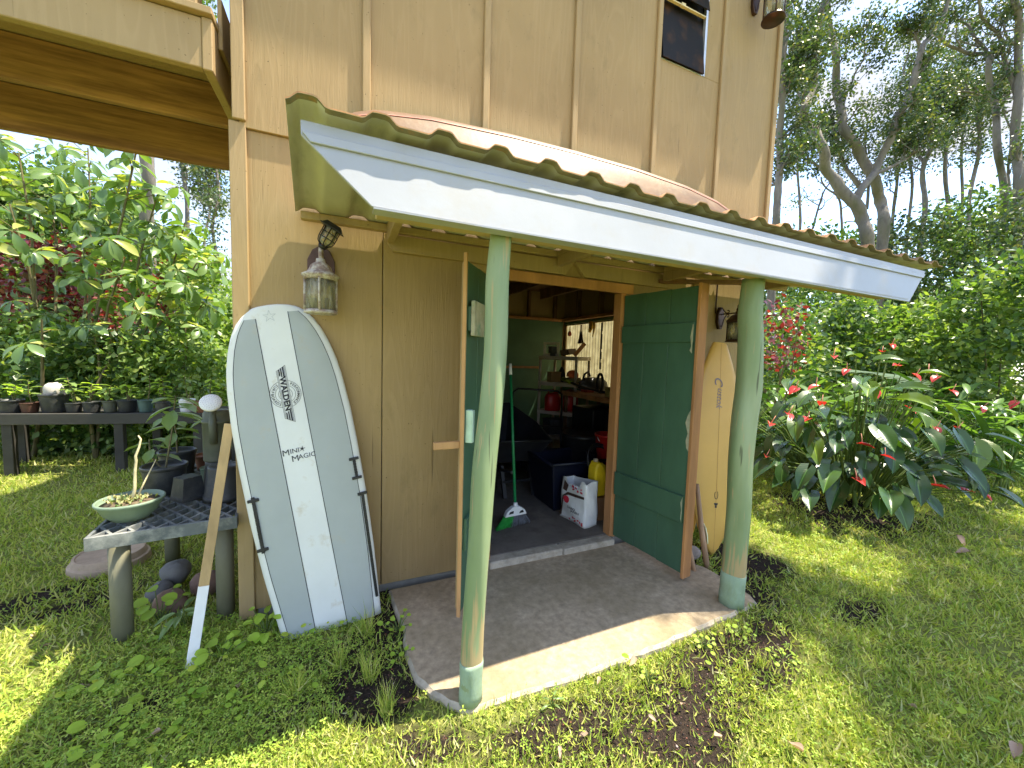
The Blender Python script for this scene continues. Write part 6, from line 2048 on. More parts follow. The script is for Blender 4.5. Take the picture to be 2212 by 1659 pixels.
flower.tube([(0, 0.08, 0.0), (0, 0.02, 0.45), (0, -0.10, 0.95)], [0.045, 0.042, 0.022], 7, mi=1)
flm = leaf_mesh('anthurium_flower', flower, [M_SPATHE, M_SPADIX])
fst = MB()
fl_px = [(1720, 840, 4.2), (1765, 835, 4.1), (1775, 870, 4.0), (1800, 770, 4.6), (1830, 800, 4.5), (1905, 760, 4.9), (1925, 745, 4.9), (1890, 845, 4.2), (1700, 895, 3.9), (1665, 915, 3.9), (1745, 905, 4.0), (1860, 960, 3.8), (1910, 985, 3.7), (1655, 985, 3.9),
         (1850, 1035, 3.6), (1975, 810, 4.4), (2005, 805, 4.4), (2025, 815, 4.4), (2055, 845, 4.1), (2120, 880, 4.0), (2020, 925, 3.8), (2065, 925, 3.8), (2020, 1050, 3.6), (2085, 1060, 3.6), (2120, 1065, 3.6), (1960, 880, 4.2), (2195, 870, 4.0), (1940, 790, 4.7)]
for (fx, fy, dp) in fl_px:
    p = px(fx, fy, dp)
    d = Vector((rA.uniform(-1, 0.4), rA.uniform(-1, 0.2), rA.uniform(-0.5, 0.3)))
    place('flower', flm, anth, p - A0, orient(d, (rA.uniform(-.3, .3), rA.uniform(-.6, 0), 1)), rA.uniform(0.08, 0.115))
    fst.tube([A0 + (p - A0) * 0.35 + Vector((0, 0, 0.0)), A0 + (p - A0) * 0.8 + Vector((0, 0, 0.02)), p], [0.005, 0.004, 0.0035], 5, caps=False)
tag(obj('flower_stems', fst, M_PETIOLE, anth), kind='stuff')


# ---------------------------------------------------------------- leaf clouds: shrubs and crowns
def crown(name, centers, sig, n_per, length, mat, parent=None, origin=(0, 0, 0), tpl=LEAF2, flat=0.5, droop=0.2, sz_var=0.45):
    """leaves gathered in clumps round the given centres"""
    C = np.array(centers, float)
    n_ = len(C) * n_per
    idx = np.repeat(np.arange(len(C)), n_per)
    off = RNG.normal(0, 1, (n_, 3)) * (np.array(sig)[None] if hasattr(sig, '__len__') else sig)
    T = C[idx] + off
    d = RNG.normal(0, 1, (n_, 3))
    d[:, 2] -= droop
    d += 0.8 * off / (np.linalg.norm(off, axis=1, keepdims=True) + 1e-6)
    hint = RNG.normal(0, 0.6, (n_, 3)) + np.array([[0.1, -0.1, 1.0]]) * (0.4 + flat)
    R = dir_frames(d, hint)
    s = length * (1 - sz_var / 2 + sz_var * RNG.random(n_))
    v, f = scatter(tpl[0], tpl[1], R, s, T)
    o = link_mesh(name, fast_mesh(name, v - np.array(origin)[None], f, 3, mat), parent)
    return o


def shrub(c, rad, h, nclump, nper, leaf, mat, label, name='shrub', sig=0.14, group='thicket shrubs', cat='shrub', tpl=LEAF2, stems=4, low=0.05):
    root = thing(name, label, cat, (c[0], c[1], GZ), group)
    r = random.Random(int(c[0] * 131 + c[1] * 17))
    cs = []
    st = MB()
    for i in range(nclump):
        a = r.uniform(0, 2 * math.pi)
        t = r.random()
        rr = (0.45 + 0.55 * math.sqrt(r.random())) * math.sin(math.pi * min(1, 0.12 + 0.80 * t)) ** 0.6
        cs.append((c[0] + rad[0] * rr * math.cos(a), c[1] + rad[1] * rr * math.sin(a), GZ + h * (low + (1 - low) * t)))
    for i in range(stems):
        e = cs[r.randrange(len(cs))]
        b0 = (c[0] + r.uniform(-.25, .25) * rad[0], c[1] + r.uniform(-.25, .25) * rad[1], GZ - 0.02)
        m = ((b0[0] + e[0]) / 2 + r.uniform(-.15, .15), (b0[1] + e[1]) / 2 + r.uniform(-.15, .15), e[2] * 0.55)
        st.tube([b0, m, e], [0.020, 0.013, 0.006], 6, caps=False)
    obj('stem', st, M_STEM, root)
    crown('crown', cs, sig, nper, leaf, mat, root, (c[0], c[1], GZ), tpl)
    return root


def P2(x, y, d):
    q = px(x, y, d)
    return (q.x, q.y)


# right: thicket behind the anthurium
R_ = [((1690, 620, 7.0), (0.9, 0.8), 2.5, 60, 60, 0.10, L_BUSH, 'dark green shrub right behind the far end of the house'),
      ((1790, 640, 8.0), (1.2, 1.0), 2.9, 75, 60, 0.11, L_BUSH, 'dense shrub under the fascia end, left of the twisted tree'),
      ((1900, 640, 7.4), (1.2, 1.0), 2.5, 70, 60, 0.10, L_BUSH, 'shady shrub below the twisted tree'),
      ((2020, 600, 7.0), (1.1, 0.9), 2.7, 70, 60, 0.11, L_BUSHL, 'lighter green shrub right of the fascia tip'),
      ((2130, 560, 6.2), (1.0, 0.9), 2.9, 80, 60, 0.11, L_BUSHL, 'tall pale shrub near the right edge above the anthurium'),
      ((2230, 560, 5.8), (1.0, 0.9), 3.2, 80, 60, 0.11, L_BUSH, 'tall dark shrub cut by the right edge of the view'),
      ((1740, 520, 10.5), (1.8, 1.2), 5.0, 110, 55, 0.13, L_BUSH, 'far tall shrub between the house corner and the twisted tree'),
      ((1950, 520, 12.0), (2.0, 1.4), 6.2, 130, 55, 0.13, L_OHIA, 'far dark shrub behind the twisted tree'),
      ((2120, 480, 11.5), (2.0, 1.4), 6.6, 140, 55, 0.13, L_BUSH, 'far tall shrub behind the right-hand trunks'),
      ((2270, 480, 9.5), (1.8, 1.4), 6.0, 120, 55, 0.13, L_OHIA, 'far dark shrub at the right edge'),
      ((1850, 500, 15.0), (3.5, 1.6), 6.6, 150, 55, 0.17, L_BUSHL, 'pale distant shrub in the gap under the trees'),
      ((2080, 500, 15.5), (3.5, 1.6), 8.0, 170, 55, 0.17, L_BUSH, 'distant shrub mass behind the right trunks'),
      ((1640, 500, 14.0), (2.5, 1.6), 5.0, 90, 55, 0.17, L_BUSH, 'distant shrub behind the house corner')]
for (pp_, rad, h, nc, npn, lf, mt_, lab) in R_:
    c = P2(*pp_)
    shrub(c, rad, h, nc, npn, lf, mt_, lab, group='shrubs right of the house', sig=0.115 if pp_[2] < 9 else 0.22)
c = P2(1715, 640, 5.6)
shrub((c[0], c[1] + 0.2), (0.40, 0.35), 2.35, 13, 22, 0.09, L_RED, 'maroon-leaved shrub just right of the farther post', group='red-leaved shrubs', sig=0.12, low=0.62)

# ginger and strap-leaved plants in front of the thicket
gvs, gfs = leaf_grid(strap_w, 7, 1, 0.25, 0.45)
gme = [leaf_mesh('ginger_leaf', MB().add(gvs, gfs, 0, True), L_GINGER)]
gvs, gfs = leaf_grid(lambda t: strap_w(t) * 1.5, 7, 1, 0.2, 0.25)
gme.append(leaf_mesh('ginger_leaf', MB().add(gvs, gfs, 0, True), L_GINGER))
rG = random.Random(5)
gspots = [(1660, 820, 6.0, 'left end'), (1705, 790, 6.3, ''), (1745, 830, 5.7, ''), (1790, 780, 6.4, ''), (1840, 770, 6.0, ''), (1890, 780, 6.2, ''), (1945, 770, 5.8, ''), (1995, 760, 6.0, ''), (2050, 760, 5.6, ''), (2110, 780, 5.2, ''), (2170, 760, 5.0, ''), (2215, 800, 4.6, ''),
          (1680, 900, 5.3, ''), (1725, 915, 4.9, ''), (2140, 860, 4.7, '')]
ORD = ['first', 'second', 'third', 'fourth', 'fifth', 'sixth', 'seventh', 'eighth', 'ninth', 'tenth', 'eleventh', 'twelfth', 'thirteenth', 'fourteenth', 'fifteenth']
gorder = sorted(range(len(gspots)), key=lambda j: gspots[j][0])
for i, (gx, gy, gd, _) in enumerate(gspots):
    q = px(gx, gy, gd)
    root = thing('ginger_plant', 'strap-leaved ginger plant behind the anthurium, %s from the left' % ORD[gorder.index(i)], 'plant', (q.x, q.y, GZ), 'ginger plants behind the anthurium')
    sm = MB()
    for s in range(5):
        bx, by = rG.uniform(-.25, .25), rG.uniform(-.25, .25)
        H = rG.uniform(0.7, 1.25)
        lean = Vector((rG.uniform(-.3, .3), rG.uniform(-.35, .2), 1)).normalized()
        b0 = Vector((q.x + bx, q.y + by, GZ))
        sm.tube([b0, b0 + lean * H * 0.6, b0 + lean * H], [0.012, 0.01, 0.006], 5, caps=False)
        for l in range(8):
            t = 0.25 + 0.75 * l / 7
            p = Vector((bx, by, 0)) + lean * H * t
            a = (l % 2) * math.pi + rG.uniform(-.5, .5) + s
            d = Vector((math.cos(a), math.sin(a), rG.uniform(0.25, 1.2)))
            place('leaf', rG.choice(gme), root, p, orient(d, (0, 0, 1)), rG.uniform(0.32, 0.55))
    obj('stalk', sm, M_PETIOLE, root)


# one pale, deeply cut frond in the middle
def frond(c, dirv, L, npair, mat, label, w=0.05, name='fern'):
    root = thing(name, label, 'fern', c)
    d = Vector(dirv).normalized()
    sd = d.cross(Vector((0, 0, 1))).normalized()
    up = sd.cross(d)
    mb = MB()
    sp = []
    for k in range(npair + 1):
        t = k / npair
        sp.append(Vector(c) + d * (L * t) + Vector((0, 0, 1)) * (-0.35 * L * t * t))
    mb.tube(sp, [0.008 * (1 - 0.7 * k / npair) for k in range(npair + 1)], 5, mi=1, caps=False)
    for k in range(1, npair):
        t = k / npair
        ll = 0.42 * L * math.sin(math.pi * (0.10 + 0.86 * t)) ** 0.8
        for sgn in (-1, 1):
            e = sp[k] + sd * (sgn * ll) + d * ll * 0.45 - Vector((0, 0, 0.15 * ll))
            a = sp[k]
            wv = d * w
            mb.add([a - wv * 0.4, a + wv * 0.4, a.lerp(e, 0.6) + wv * 0.5, e, a.lerp(e, 0.6) - wv * 0.5], [(0, 1, 2, 4), (4, 2, 3)])
    obj('leaf_blade', mb, [mat, M_PETIOLE], root)
    return root


L_PALE = leafmat('pale_frond', [(0.0, (0.10, 0.17, 0.09)), (1.0, (0.15, 0.22, 0.12))], 0.35, 0.3, (1.3, 1.5, 0.8), 0.6)
q = px(1790, 800, 5.2)
frond((q.x, q.y, q.z), (1, -0.5, 0.15), 1.15, 15, L_PALE, 'broad pale cut-leaved frond above the anthurium', 0.055)


# ---------------------------------------------------------------- trees
def wiggle(p0, d0, L, segs, r, curl=0.6, up=0.22):
    pts = [Vector(p0)]
    d = Vector(d0).normalized()
    for i in range(segs):
        d = (d + Vector((r.uniform(-curl, curl), r.uniform(-curl, curl), r.uniform(-curl, curl) + up))).normalized()
        pts.append(pts[-1] + d * (L / segs))
    return pts


def limb_tree(label, lines, depth, seed, leafmat_, nside=10, sub=3, nper=26, leaf=0.085, sig=0.095, from_t=0.35, name='ohia_tree', group=None, jit=0.25, bare=0.0, lenr=(0.3, 0.95)):
    """lines: centre lines read off the photograph (x, y on the 2212 grid) with a start and end width in pixels"""
    r = random.Random(seed)
    wood = MB()
    tips = []
    base = None
    for li, (pts, w0, w1) in enumerate(lines):
        P = []
        for i, (x, y) in enumerate(pts):
            P.append(px(x, y, depth + (0 if i == 0 and li == 0 else r.uniform(-jit, jit) + 0.25 * li)))
        if base is None:
            g = P[0].copy()
            g.z = GZ - 0.05
            P = [g] + P
            base = g
        else:
            pass
        # smooth
        D = []
        for i in range(len(P) - 1):
            for k in range(4):
                D.append(P[i].lerp(P[i + 1], k / 4))
        D.append(P[-1])
        for _ in range(2):
            D = [D[0]] + [(D[i - 1] + D[i] * 2 + D[i + 1]) / 4 for i in range(1, len(D) - 1)] + [D[-1]]
        for i in range(1, len(D) - 1):
            a_ = depth / 10.0 * (0.022 if depth < 12 else 0.045)
            D[i] = D[i] + Vector((a_ * math.sin(i * 1.1 + seed + li), a_ * math.cos(i * 0.9 + seed), 0))
        n_ = len(D)
        rad = [(w0 + (w1 - w0) * i / (n_ - 1)) * depth / 831.0 / 2 * r.uniform(0.9, 1.1) for i in range(n_)]
        wood.tube(D, rad, 9, caps=False)
        for k in range(nside):
            i = int(n_ * r.uniform(from_t if li == 0 else 0.15, 1.0))
            i = min(n_ - 2, i)
            d = Vector((r.uniform(-1, 1), r.uniform(-1, 1), r.uniform(-0.2, 1)))
            br_ = wiggle(D[i], d, r.uniform(*lenr), 6, r)
            ra = min(rad[i] * 0.6, 0.03)
            wood.tube(br_, [ra * (1 - 0.13 * j) for j in range(7)], 5, caps=False)
            dead = r.random() < bare
            for s in range(sub):
                j = r.randrange(2, 7)
                tw = wiggle(br_[j], d + Vector((r.uniform(-1, 1), r.uniform(-1, 1), r.uniform(-.5, 1))), r.uniform(0.2, 0.5), 4, r)
                wood.tube(tw, [0.010, 0.008, 0.007, 0.005, 0.004], 4, caps=False)
                if not dead:
                    tips += [tuple(tw[-1]), tuple(tw[2])]
            if not dead:
                tips.append(tuple(br_[-1]))
    root = thing(name, label, 'tree', base, group)
    obj('trunk', wood, M_BARK, root)
    if tips:
        crown('crown', tips, sig, nper, leaf, leafmat_, root, base)
    return root


def Z(pts):      # coordinates measured on the enlarged top-right quarter
    return [(1443.8 + x * 0.3472, y * 0.3472) for x, y in pts]


limb_tree('twisted tree with a forked, S-bent trunk right of the house',
          [(Z([(1245, 1560), (1230, 1440), (1205, 1340), (1150, 1250), (1050, 1150), (985, 1060), (960, 940), (930, 835), (870, 785), (838, 710), (855, 655), (900, 560), (905, 400), (920, 250), (960, 60), (985, -80)]), 25, 11),
           (Z([(1160, 1260), (1190, 1190), (1275, 1085), (1345, 950), (1400, 800), (1480, 620), (1555, 440), (1560, 310), (1640, 220), (1700, 140), (1745, 10), (1760, -90)]), 17, 7),
           (Z([(1275, 1085), (1400, 1035), (1480, 985), (1560, 930), (1620, 860)]), 8, 3), (Z([(960, 1050), (900, 1010), (830, 950)]), 6, 2), (Z([(1560, 310), (1540, 200), (1590, 60)]), 6, 3)],
          10.0, 3, L_OHIA, nside=11, nper=21, leaf=0.09, from_t=0.5)
limb_tree('tall tree with a swollen bend, crossing the twisted one',
          [(Z([(1335, 1560), (1340, 1380), (1325, 1250), (1280, 1120), (1200, 960), (1120, 850), (1075, 740), (1050, 560), (1040, 350), (1010, 200), (985, 20), (980, -100)]), 23, 10),
           (Z([(1200, 1180), (1110, 1060), (1050, 900), (1040, 830), (1010, 740)]), 10, 5), (Z([(1085, 620), (1140, 520), (1190, 400), (1240, 310), (1200, 250)]), 5, 2)],
          10.8, 8, L_OHIA, nside=11, nper=21, leaf=0.09, from_t=0.45)
limb_tree('straight leafy tree right beside the house corner',
          [(Z([(670, 1420), (680, 1250), (690, 1050), (700, 800), (705, 500), (715, 250), (730, -60)]), 17, 10), (Z([(705, 620), (790, 520), (830, 380), (810, 200)]), 7, 3)],
          9.0, 12, L_OHIA, nside=20, nper=30, leaf=0.08, from_t=0.3)
limb_tree('thick pale trunk near the right edge of the view',
          [(Z([(2190, 1400), (2180, 1150), (2160, 900), (2170, 600), (2190, 300), (2165, 60), (2160, -90)]), 20, 11), (Z([(2170, 620), (2110, 420), (2070, 240), (1960, 120), (1920, -20)]), 10, 4), (Z([(2185, 330), (2120, 250), (2080, 130)]), 6, 3)],
          10.5, 14, L_OHIA, nside=11, nper=18, leaf=0.085, from_t=0.3, bare=0.3)
limb_tree('forked tree left of the thick pale trunk at the right',
          [(Z([(2095, 1420), (2080, 1150), (2050, 900), (2025, 650), (1990, 380), (1985, 340)]), 15, 9), (Z([(1990, 345), (1880, 330), (1790, 310), (1720, 260), (1655, 220)]), 9, 4), (Z([(1985, 340), (1920, 240), (1860, 160), (1780, 100), (1740, 60)]), 7, 3), (Z([(2025, 650), (1930, 580), (1830, 570)]), 6, 3)],
          11.0, 15, L_OHIA, nside=10, nper=18, leaf=0.085, from_t=0.35, bare=0.3)
limb_tree('slender forked tree between the twisted tree and the right trunks',
          [(Z([(1585, 1420), (1590, 1200), (1590, 1020), (1640, 850), (1660, 720), (1690, 640)]), 11, 5), (Z([(1590, 1020), (1550, 940), (1520, 850)]), 6, 3), (Z([(1660, 720), (1600, 640), (1520, 600)]), 5, 2)],
          14.0, 16, L_OHIA, nside=12, nper=24, leaf=0.10, sig=0.18, from_t=0.4, lenr=(0.6, 1.6))
limb_tree('thin distant tree with a dark bushy crown, right of centre among the trunks',
          [(Z([(1735, 1450), (1740, 1200), (1720, 900), (1690, 760), (1700, 560), (1720, 420)]), 9, 4), (Z([(1720, 900), (1790, 780), (1850, 620)]), 5, 2)],
          15.0, 17, L_OHIA, nside=14, nper=26, leaf=0.10, sig=0.18, from_t=0.4, lenr=(0.6, 1.8))
limb_tree('thin leaning tree in front of the right trunks',
          [(Z([(1850, 1420), (1890, 1200), (1930, 900), (1945, 700), (1960, 640)]), 8, 5), (Z([(1945, 700), (1910, 620), (1850, 560)]), 4, 2)],
          13.0, 18, L_OHIA, nside=10, nper=22, leaf=0.10, sig=0.2, from_t=0.4)
limb_tree('distant bare-branched tree seen between the house corner and the twisted tree',
          [(Z([(1085, 1420), (1080, 1250), (1000, 1190), (950, 1100)]), 6, 3), (Z([(900, 1420), (930, 1280), (980, 1180), (1060, 1060)]), 5, 2)],
          17.0, 19, L_OHIA, nside=10, nper=8, leaf=0.10, sig=0.2, from_t=0.3, bare=0.75, lenr=(1.0, 2.2))
limb_tree('slim distant tree with a bushy crown right of the swollen trunk',
          [(Z([(1400, 1420), (1420, 1150), (1410, 950), (1440, 700), (1450, 500)]), 7, 4), (Z([(1235, 1300), (1240, 1000), (1225, 820), (1230, 700)]), 6, 3)],
          15.5, 20, L_OHIA, nside=13, nper=30, leaf=0.10, sig=0.24, from_t=0.35, lenr=(0.8, 1.9))

limb_tree('slender pale distant trunk just right of the twisted tree',
          [(Z([(1505, 1420), (1512, 1150), (1490, 900), (1505, 650), (1475, 420), (1490, 200)]), 6, 3), (Z([(1505, 650), (1560, 560), (1590, 430)]), 3, 2)], 15.0, 71, L_OHIA, nside=9, nper=16, leaf=0.10, sig=0.15, from_t=0.45, bare=0.3)
limb_tree('slender pale distant trunk left of the forked tree',
          [(Z([(1830, 1420), (1815, 1150), (1845, 850), (1815, 600), (1850, 350), (1830, 100)]), 6, 3), (Z([(1815, 600), (1770, 480), (1760, 360)]), 3, 2)], 15.5, 72, L_OHIA, nside=9, nper=16, leaf=0.10, sig=0.15, from_t=0.4, bare=0.3)
limb_tree('slender leaning distant trunk between the two right-hand trees',
          [(Z([(2140, 1420), (2120, 1150), (2135, 900), (2095, 700), (2110, 500)]), 6, 3)], 15.0, 73, L_OHIA, nside=9, nper=18, leaf=0.10, sig=0.16, from_t=0.35, bare=0.2)
limb_tree('slender pale distant trunk between the house corner and the twisted tree',
          [(Z([(815, 1420), (822, 1200), (795, 980), (815, 760), (790, 560), (800, 330)]), 6, 3), (Z([(815, 760), (870, 640), (880, 520)]), 3, 2)], 14.5, 74, L_OHIA, nside=10, nper=18, leaf=0.10, sig=0.16, from_t=0.3, bare=0.2)

# left: grey trunk behind the shrub and two slim trees in the gap
limb_tree('pale grey trunk rising behind the deck at the left',
          [([(320, 470), (318, 380), (322, 300), (335, 120), (345, 0), (350, -60)], 25, 20), ([(340, 60), (380, 20), (420, -40)], 8, 4)], 8.5, 31, L_BUSH, nside=9, nper=30, leaf=0.10, sig=0.2, from_t=0.55, name='forest_tree')
limb_tree('slim pink-barked tree in the gap left of the house',
          [([(465, 640), (462, 520), (468, 430), (470, 330), (462, 250)], 7, 5), ([(466, 440), (445, 370), (440, 300)], 4, 2)], 14.0, 32, L_OHIA, nside=13, nper=20, leaf=0.11, sig=0.22, from_t=0.35, name='forest_tree')
limb_tree('slender distant tree left of the pink-barked one',
          [([(440, 640), (446, 540), (450, 430), (448, 330)], 6, 4), ([(448, 460), (425, 400), (410, 340)], 3, 2)], 15.0, 33, L_OHIA, nside=13, nper=20, leaf=0.11, sig=0.22, from_t=0.3, name='forest_tree')
limb_tree('tall dark-crowned tree above the deck at the left',
          [([(400, 480), (395, 300), (390, 100), (380, -40)], 9, 7)], 12.0, 34, L_OHIA, nside=18, nper=34, leaf=0.11, sig=0.24, from_t=0.4, name='forest_tree')

# ---------------------------------------------------------------- left thicket
L__ = [((60, 640, 8.2), (1.3, 1.0), 5.0, 130, 55, 0.13, L_BUSHL, 'leafy shrub at the left edge behind the bench'),
       ((210, 640, 8.6), (1.4, 1.0), 4.8, 130, 55, 0.12, L_BUSH, 'dense dark shrub behind the middle of the bench'),
       ((360, 700, 8.2), (1.2, 1.0), 3.7, 110, 55, 0.11, L_BUSHL, 'bright shrub behind the right end of the bench'),
       ((470, 760, 7.6), (0.9, 0.9), 2.4, 80, 55, 0.10, L_BUSHL, 'sunlit shrub right beside the house corner at the left'),
       ((520, 700, 9.4), (1.2, 1.0), 2.6, 70, 55, 0.11, L_BUSHL, 'farther sunlit shrub partly hidden by the white surfboard'),
       ((130, 560, 11.0), (2.4, 1.2), 6.4, 150, 55, 0.15, L_BUSH, 'tall shrub mass far left behind the thicket'),
       ((330, 600, 11.5), (2.0, 1.2), 4.6, 110, 55, 0.15, L_BUSHL, 'far pale shrub behind the grey trunk'),
       ((-80, 600, 8.0), (1.4, 1.2), 5.0, 120, 55, 0.13, L_BUSH, 'shrub cut by the left edge of the view'),
       ((60, 780, 5.45), (0.9, 0.28), 1.75, 90, 60, 0.09, L_BUSHL, 'low leafy shrub behind the left end of the bench'),
       ((220, 790, 5.4), (0.9, 0.28), 1.6, 90, 60, 0.09, L_BUSH, 'low leafy shrub behind the middle of the bench'),
       ((380, 800, 5.5), (0.75, 0.28), 1.5, 80, 60, 0.09, L_BUSHL, 'low leafy shrub behind the right end of the bench')]
for (pp_, rad, h, nc, npn, lf, mt_, lab) in L__:
    shrub(P2(*pp_), rad, h, int(nc * 1.2), npn + 15, lf, mt_, lab, group='shrubs behind the plant bench', sig=0.15 if pp_[2] < 9 else 0.25)
for (pp_, rad, h, nc, lab) in (((50, 540, 5.9), (0.6, 0.4), 3.1, 40, 'maroon-leaved shrub at the left behind the big-leaved tree'), ((165, 560, 6.1), (0.5, 0.4), 3.0, 30, 'maroon-leaved shrub in the middle of the left thicket'), ((320, 560, 7.6), (0.5, 0.5), 3.2, 18, 'sparse maroon-leaved shrub beside the grey trunk')):
    shrub(P2(*pp_), rad, h, nc, 34, 0.105, L_RED, lab, group='red-leaved shrubs at the left', sig=0.14, low=0.45)

# big-leaved shrub: palmate leaves on long stalks
pal = []
ovs, ofs = leaf_grid(ovate_w, 6, 1, 0.22, 0.32)
for v_ in range(4):
    rr = random.Random(40 + v_)
    mb = MB()
    nl = 5 + v_ % 3
    for k in range(nl):
        a = 2 * math.pi * k / nl + rr.uniform(-.25, .25)
        d = Vector((math.cos(a), math.sin(a), rr.uniform(-0.55, -0.05)))
        s = rr.uniform(0.75, 1.1)
        M3 = orient(d, (0, 0, 1))
        mb.add([M3 @ (Vector(q) * s) + d.normalized() * 0.12 for q in ovs], ofs, 0, True)
        mb.tube([(0, 0, 0), tuple(d.normalized() * 0.14)], [0.012, 0.010], 4, mi=1, caps=False)
    pal.append(leaf_mesh('palmate_leaf', mb, [L_SCHEF, M_PETIOLE]))


def palmate_plant(label, stems_px, depth, seed, size, per, name='big_leaf_shrub', spread=0.35, group=None, cat='shrub'):
    r = random.Random(seed)
    root = None
    wood = MB()
    for (bx, by, tx, ty, n_) in stems_px:
        t3 = px(tx, ty, depth + r.uniform(-0.5, 0.5))
        b3 = px(bx, by, depth + 0.1)
        b3.z = GZ
        if root is None:
            root = thing(name, label, cat, b3, group)
            B0_ = b3
        m1 = b3.lerp(t3, 0.4) + Vector((r.uniform(-.12, .12), r.uniform(-.12, .12), 0.1))
        line = [b3, m1, b3.lerp(t3, 0.75) + Vector((r.uniform(-.08, .08), r.uniform(-.08, .08), 0.05)), t3]
        wood.tube(line, [0.026, 0.020, 0.014, 0.009], 7, caps=False)
        for k in range(n_):
            t = r.uniform(0.55, 1.0)
            s0 = line[2].lerp(line[3], (t - 0.55) / 0.45) if t > 0.55 else line[2]
            a = r.uniform(0, 2 * math.pi)
            pet = Vector((math.cos(a), math.sin(a), r.uniform(0.0, 0.9))).normalized() * r.uniform(0.15, spread)
            e = s0 + pet
            wood.tube([s0, s0 + pet * 0.6 + Vector((0, 0, 0.03)), e], [0.006, 0.005, 0.004], 4, caps=False)
            nrm = Vector((pet.x * 1.1, pet.y * 1.1 - 0.05, 0.25 + r.uniform(0, 0.2)))
            R = orient(Vector((math.cos(a + 1), math.sin(a + 1), 0)).cross(nrm), nrm)
            place('leaf', r.choice(pal), root, e - B0_, R, size * r.uniform(0.8, 1.15))
    obj('stem', wood, M_STEM, root)
    return root


palmate_plant('big-leaved shrub with drooping palmate leaves under the deck',
              [(120, 950, 40, 330, 10), (130, 950, 110, 420, 10), (150, 950, 190, 320, 12), (160, 950, 250, 400, 12), (180, 950, 300, 300, 12), (200, 950, 340, 420, 10), (210, 950, 400, 480, 12), (220, 950, 430, 560, 10), (150, 950, 60, 560, 9), (180, 950, 180, 520, 9),
               (200, 950, 270, 560, 9), (210, 950, 350, 620, 9), (140, 950, 20, 440, 9), (230, 950, 450, 640, 8), (150, 950, 130, 640, 5)], 5.6, 51, 0.25, 9, spread=0.5)
palmate_plant('smaller palmate plant standing in a pot at the left end of the bench', [(70, 960, 60, 640, 4), (70, 960, 90, 690, 3)], 4.9, 52, 0.22, 4, spread=0.25)
palmate_plant('palmate plant with a brown stem behind the tallest pot', [(205, 960, 195, 690, 4), (205, 960, 240, 720, 4)], 5.0, 53, 0.17, 4, spread=0.22)
palmate_plant('young palmate tree behind the right end of the bench', [(370, 960, 365, 690, 6), (370, 960, 340, 740, 5), (372, 960, 400, 700, 5)], 5.4, 54, 0.20, 5, spread=0.28)


# seedlings in the far pots
rS = random.Random(77)
sv, sf = leaf_grid(ovate_w, 4, 1, 0.2, 0.25)
sme = leaf_mesh('seedling_leaf', MB().add(sv, sf, 0, True), L_SCHEF)
sme2 = leaf_mesh('seedling_leaf', MB().add(sv, sf, 0, True), L_WEED)


def seedling(c, h, nleaf, leaf, label, me, lean=(0, 0), group=None, from_t=0.4, droop=0.0):
    root = thing('seedling', label, 'seedling', c, group)
    p0 = Vector(c)
    tip = p0 + Vector((lean[0], lean[1], h))
    mid = p0.lerp(tip, 0.5) + Vector((rS.uniform(-.02, .02), rS.uniform(-.02, .02), 0))
    obj('stem', MB().tube([p0, mid, tip], [0.006, 0.005, 0.003], 6, caps=False), M_STEM, root)
    for k in range(nleaf):
        t = from_t + (1 - from_t) * (k + 0.5) / nleaf
        q = p0.lerp(tip, t) - p0
        a = k * 2.4 + rS.uniform(-.3, .3)
        d = Vector((math.cos(a), math.sin(a), rS.uniform(-0.3, 0.5) - droop))
        place('leaf', me, root, q, orient(d, (0, 0, 1)), leaf * rS.uniform(0.75, 1.15))
    return root


for i, (q, r, h) in enumerate(POTS_FAR):
    if i in (4,):
        continue
    for k in range(2 if i % 3 else 1):
        seedling((q.x + rS.uniform(-.4, .4) * r, q.y + rS.uniform(-.3, .3) * r, q.z + h * 0.85), rS.uniform(0.14, 0.34), 8, 0.11, '%s seedling in the %s' % (('only', 'first', 'second')[0 if not i % 3 else k + 1], far[i][4].replace('square-shouldered ', '').replace(' beside the tallest black pot', '').replace('just ', '')), sme if i % 2 else sme2, (rS.uniform(-.05, .05), 0), 'seedlings on the far bench')
q = POTS_FAR[4]
stone((q[0].x, q[0].y, q[0].z + q[2] * 0.86 + 0.07), 0.085, 1.0, 15, surf('pale_rock', (0.38, 0.36, 0.33), 0.85, 0.2, 9), 'pale grey rock standing in the tallest pot of the far bench')

# on the grate table
c = ontab(-0.985, 2.985, 0.15)
seedling(c, 0.44, 9, 0.15, 'tall broad-leaved seedling in the wide black pot on the grate table', sme, (0.05, 0.03), from_t=0.72, droop=0.25)
seedling((c[0] - 0.03, c[1] + 0.02, c[2]), 0.18, 6, 0.12, 'short leafy sprout beside the tall seedling in the wide black pot', sme, (-0.05, 0.0), from_t=0.4)
c = ontab(-1.00, 3.33, 0.155)
seedling(c, 0.30, 9, 0.17, 'broad dark leaves of the plant in the black pot behind', sme, (-0.02, 0.0), from_t=0.3)
c = ontab(-0.86, 3.50, 0.085)
seedling(c, 0.32, 7, 0.15, 'young plant with wide leaves in the terracotta pot on the grate table', sme, (0.02, 0.0), from_t=0.65)
c = ontab(-0.655, 3.50, 0.10)
seedling(c, 0.36, 7, 0.15, 'young plant with drooping leaves in the small black pot on the grate table', sme, (0.0, 0.0), from_t=0.65, droop=0.2)
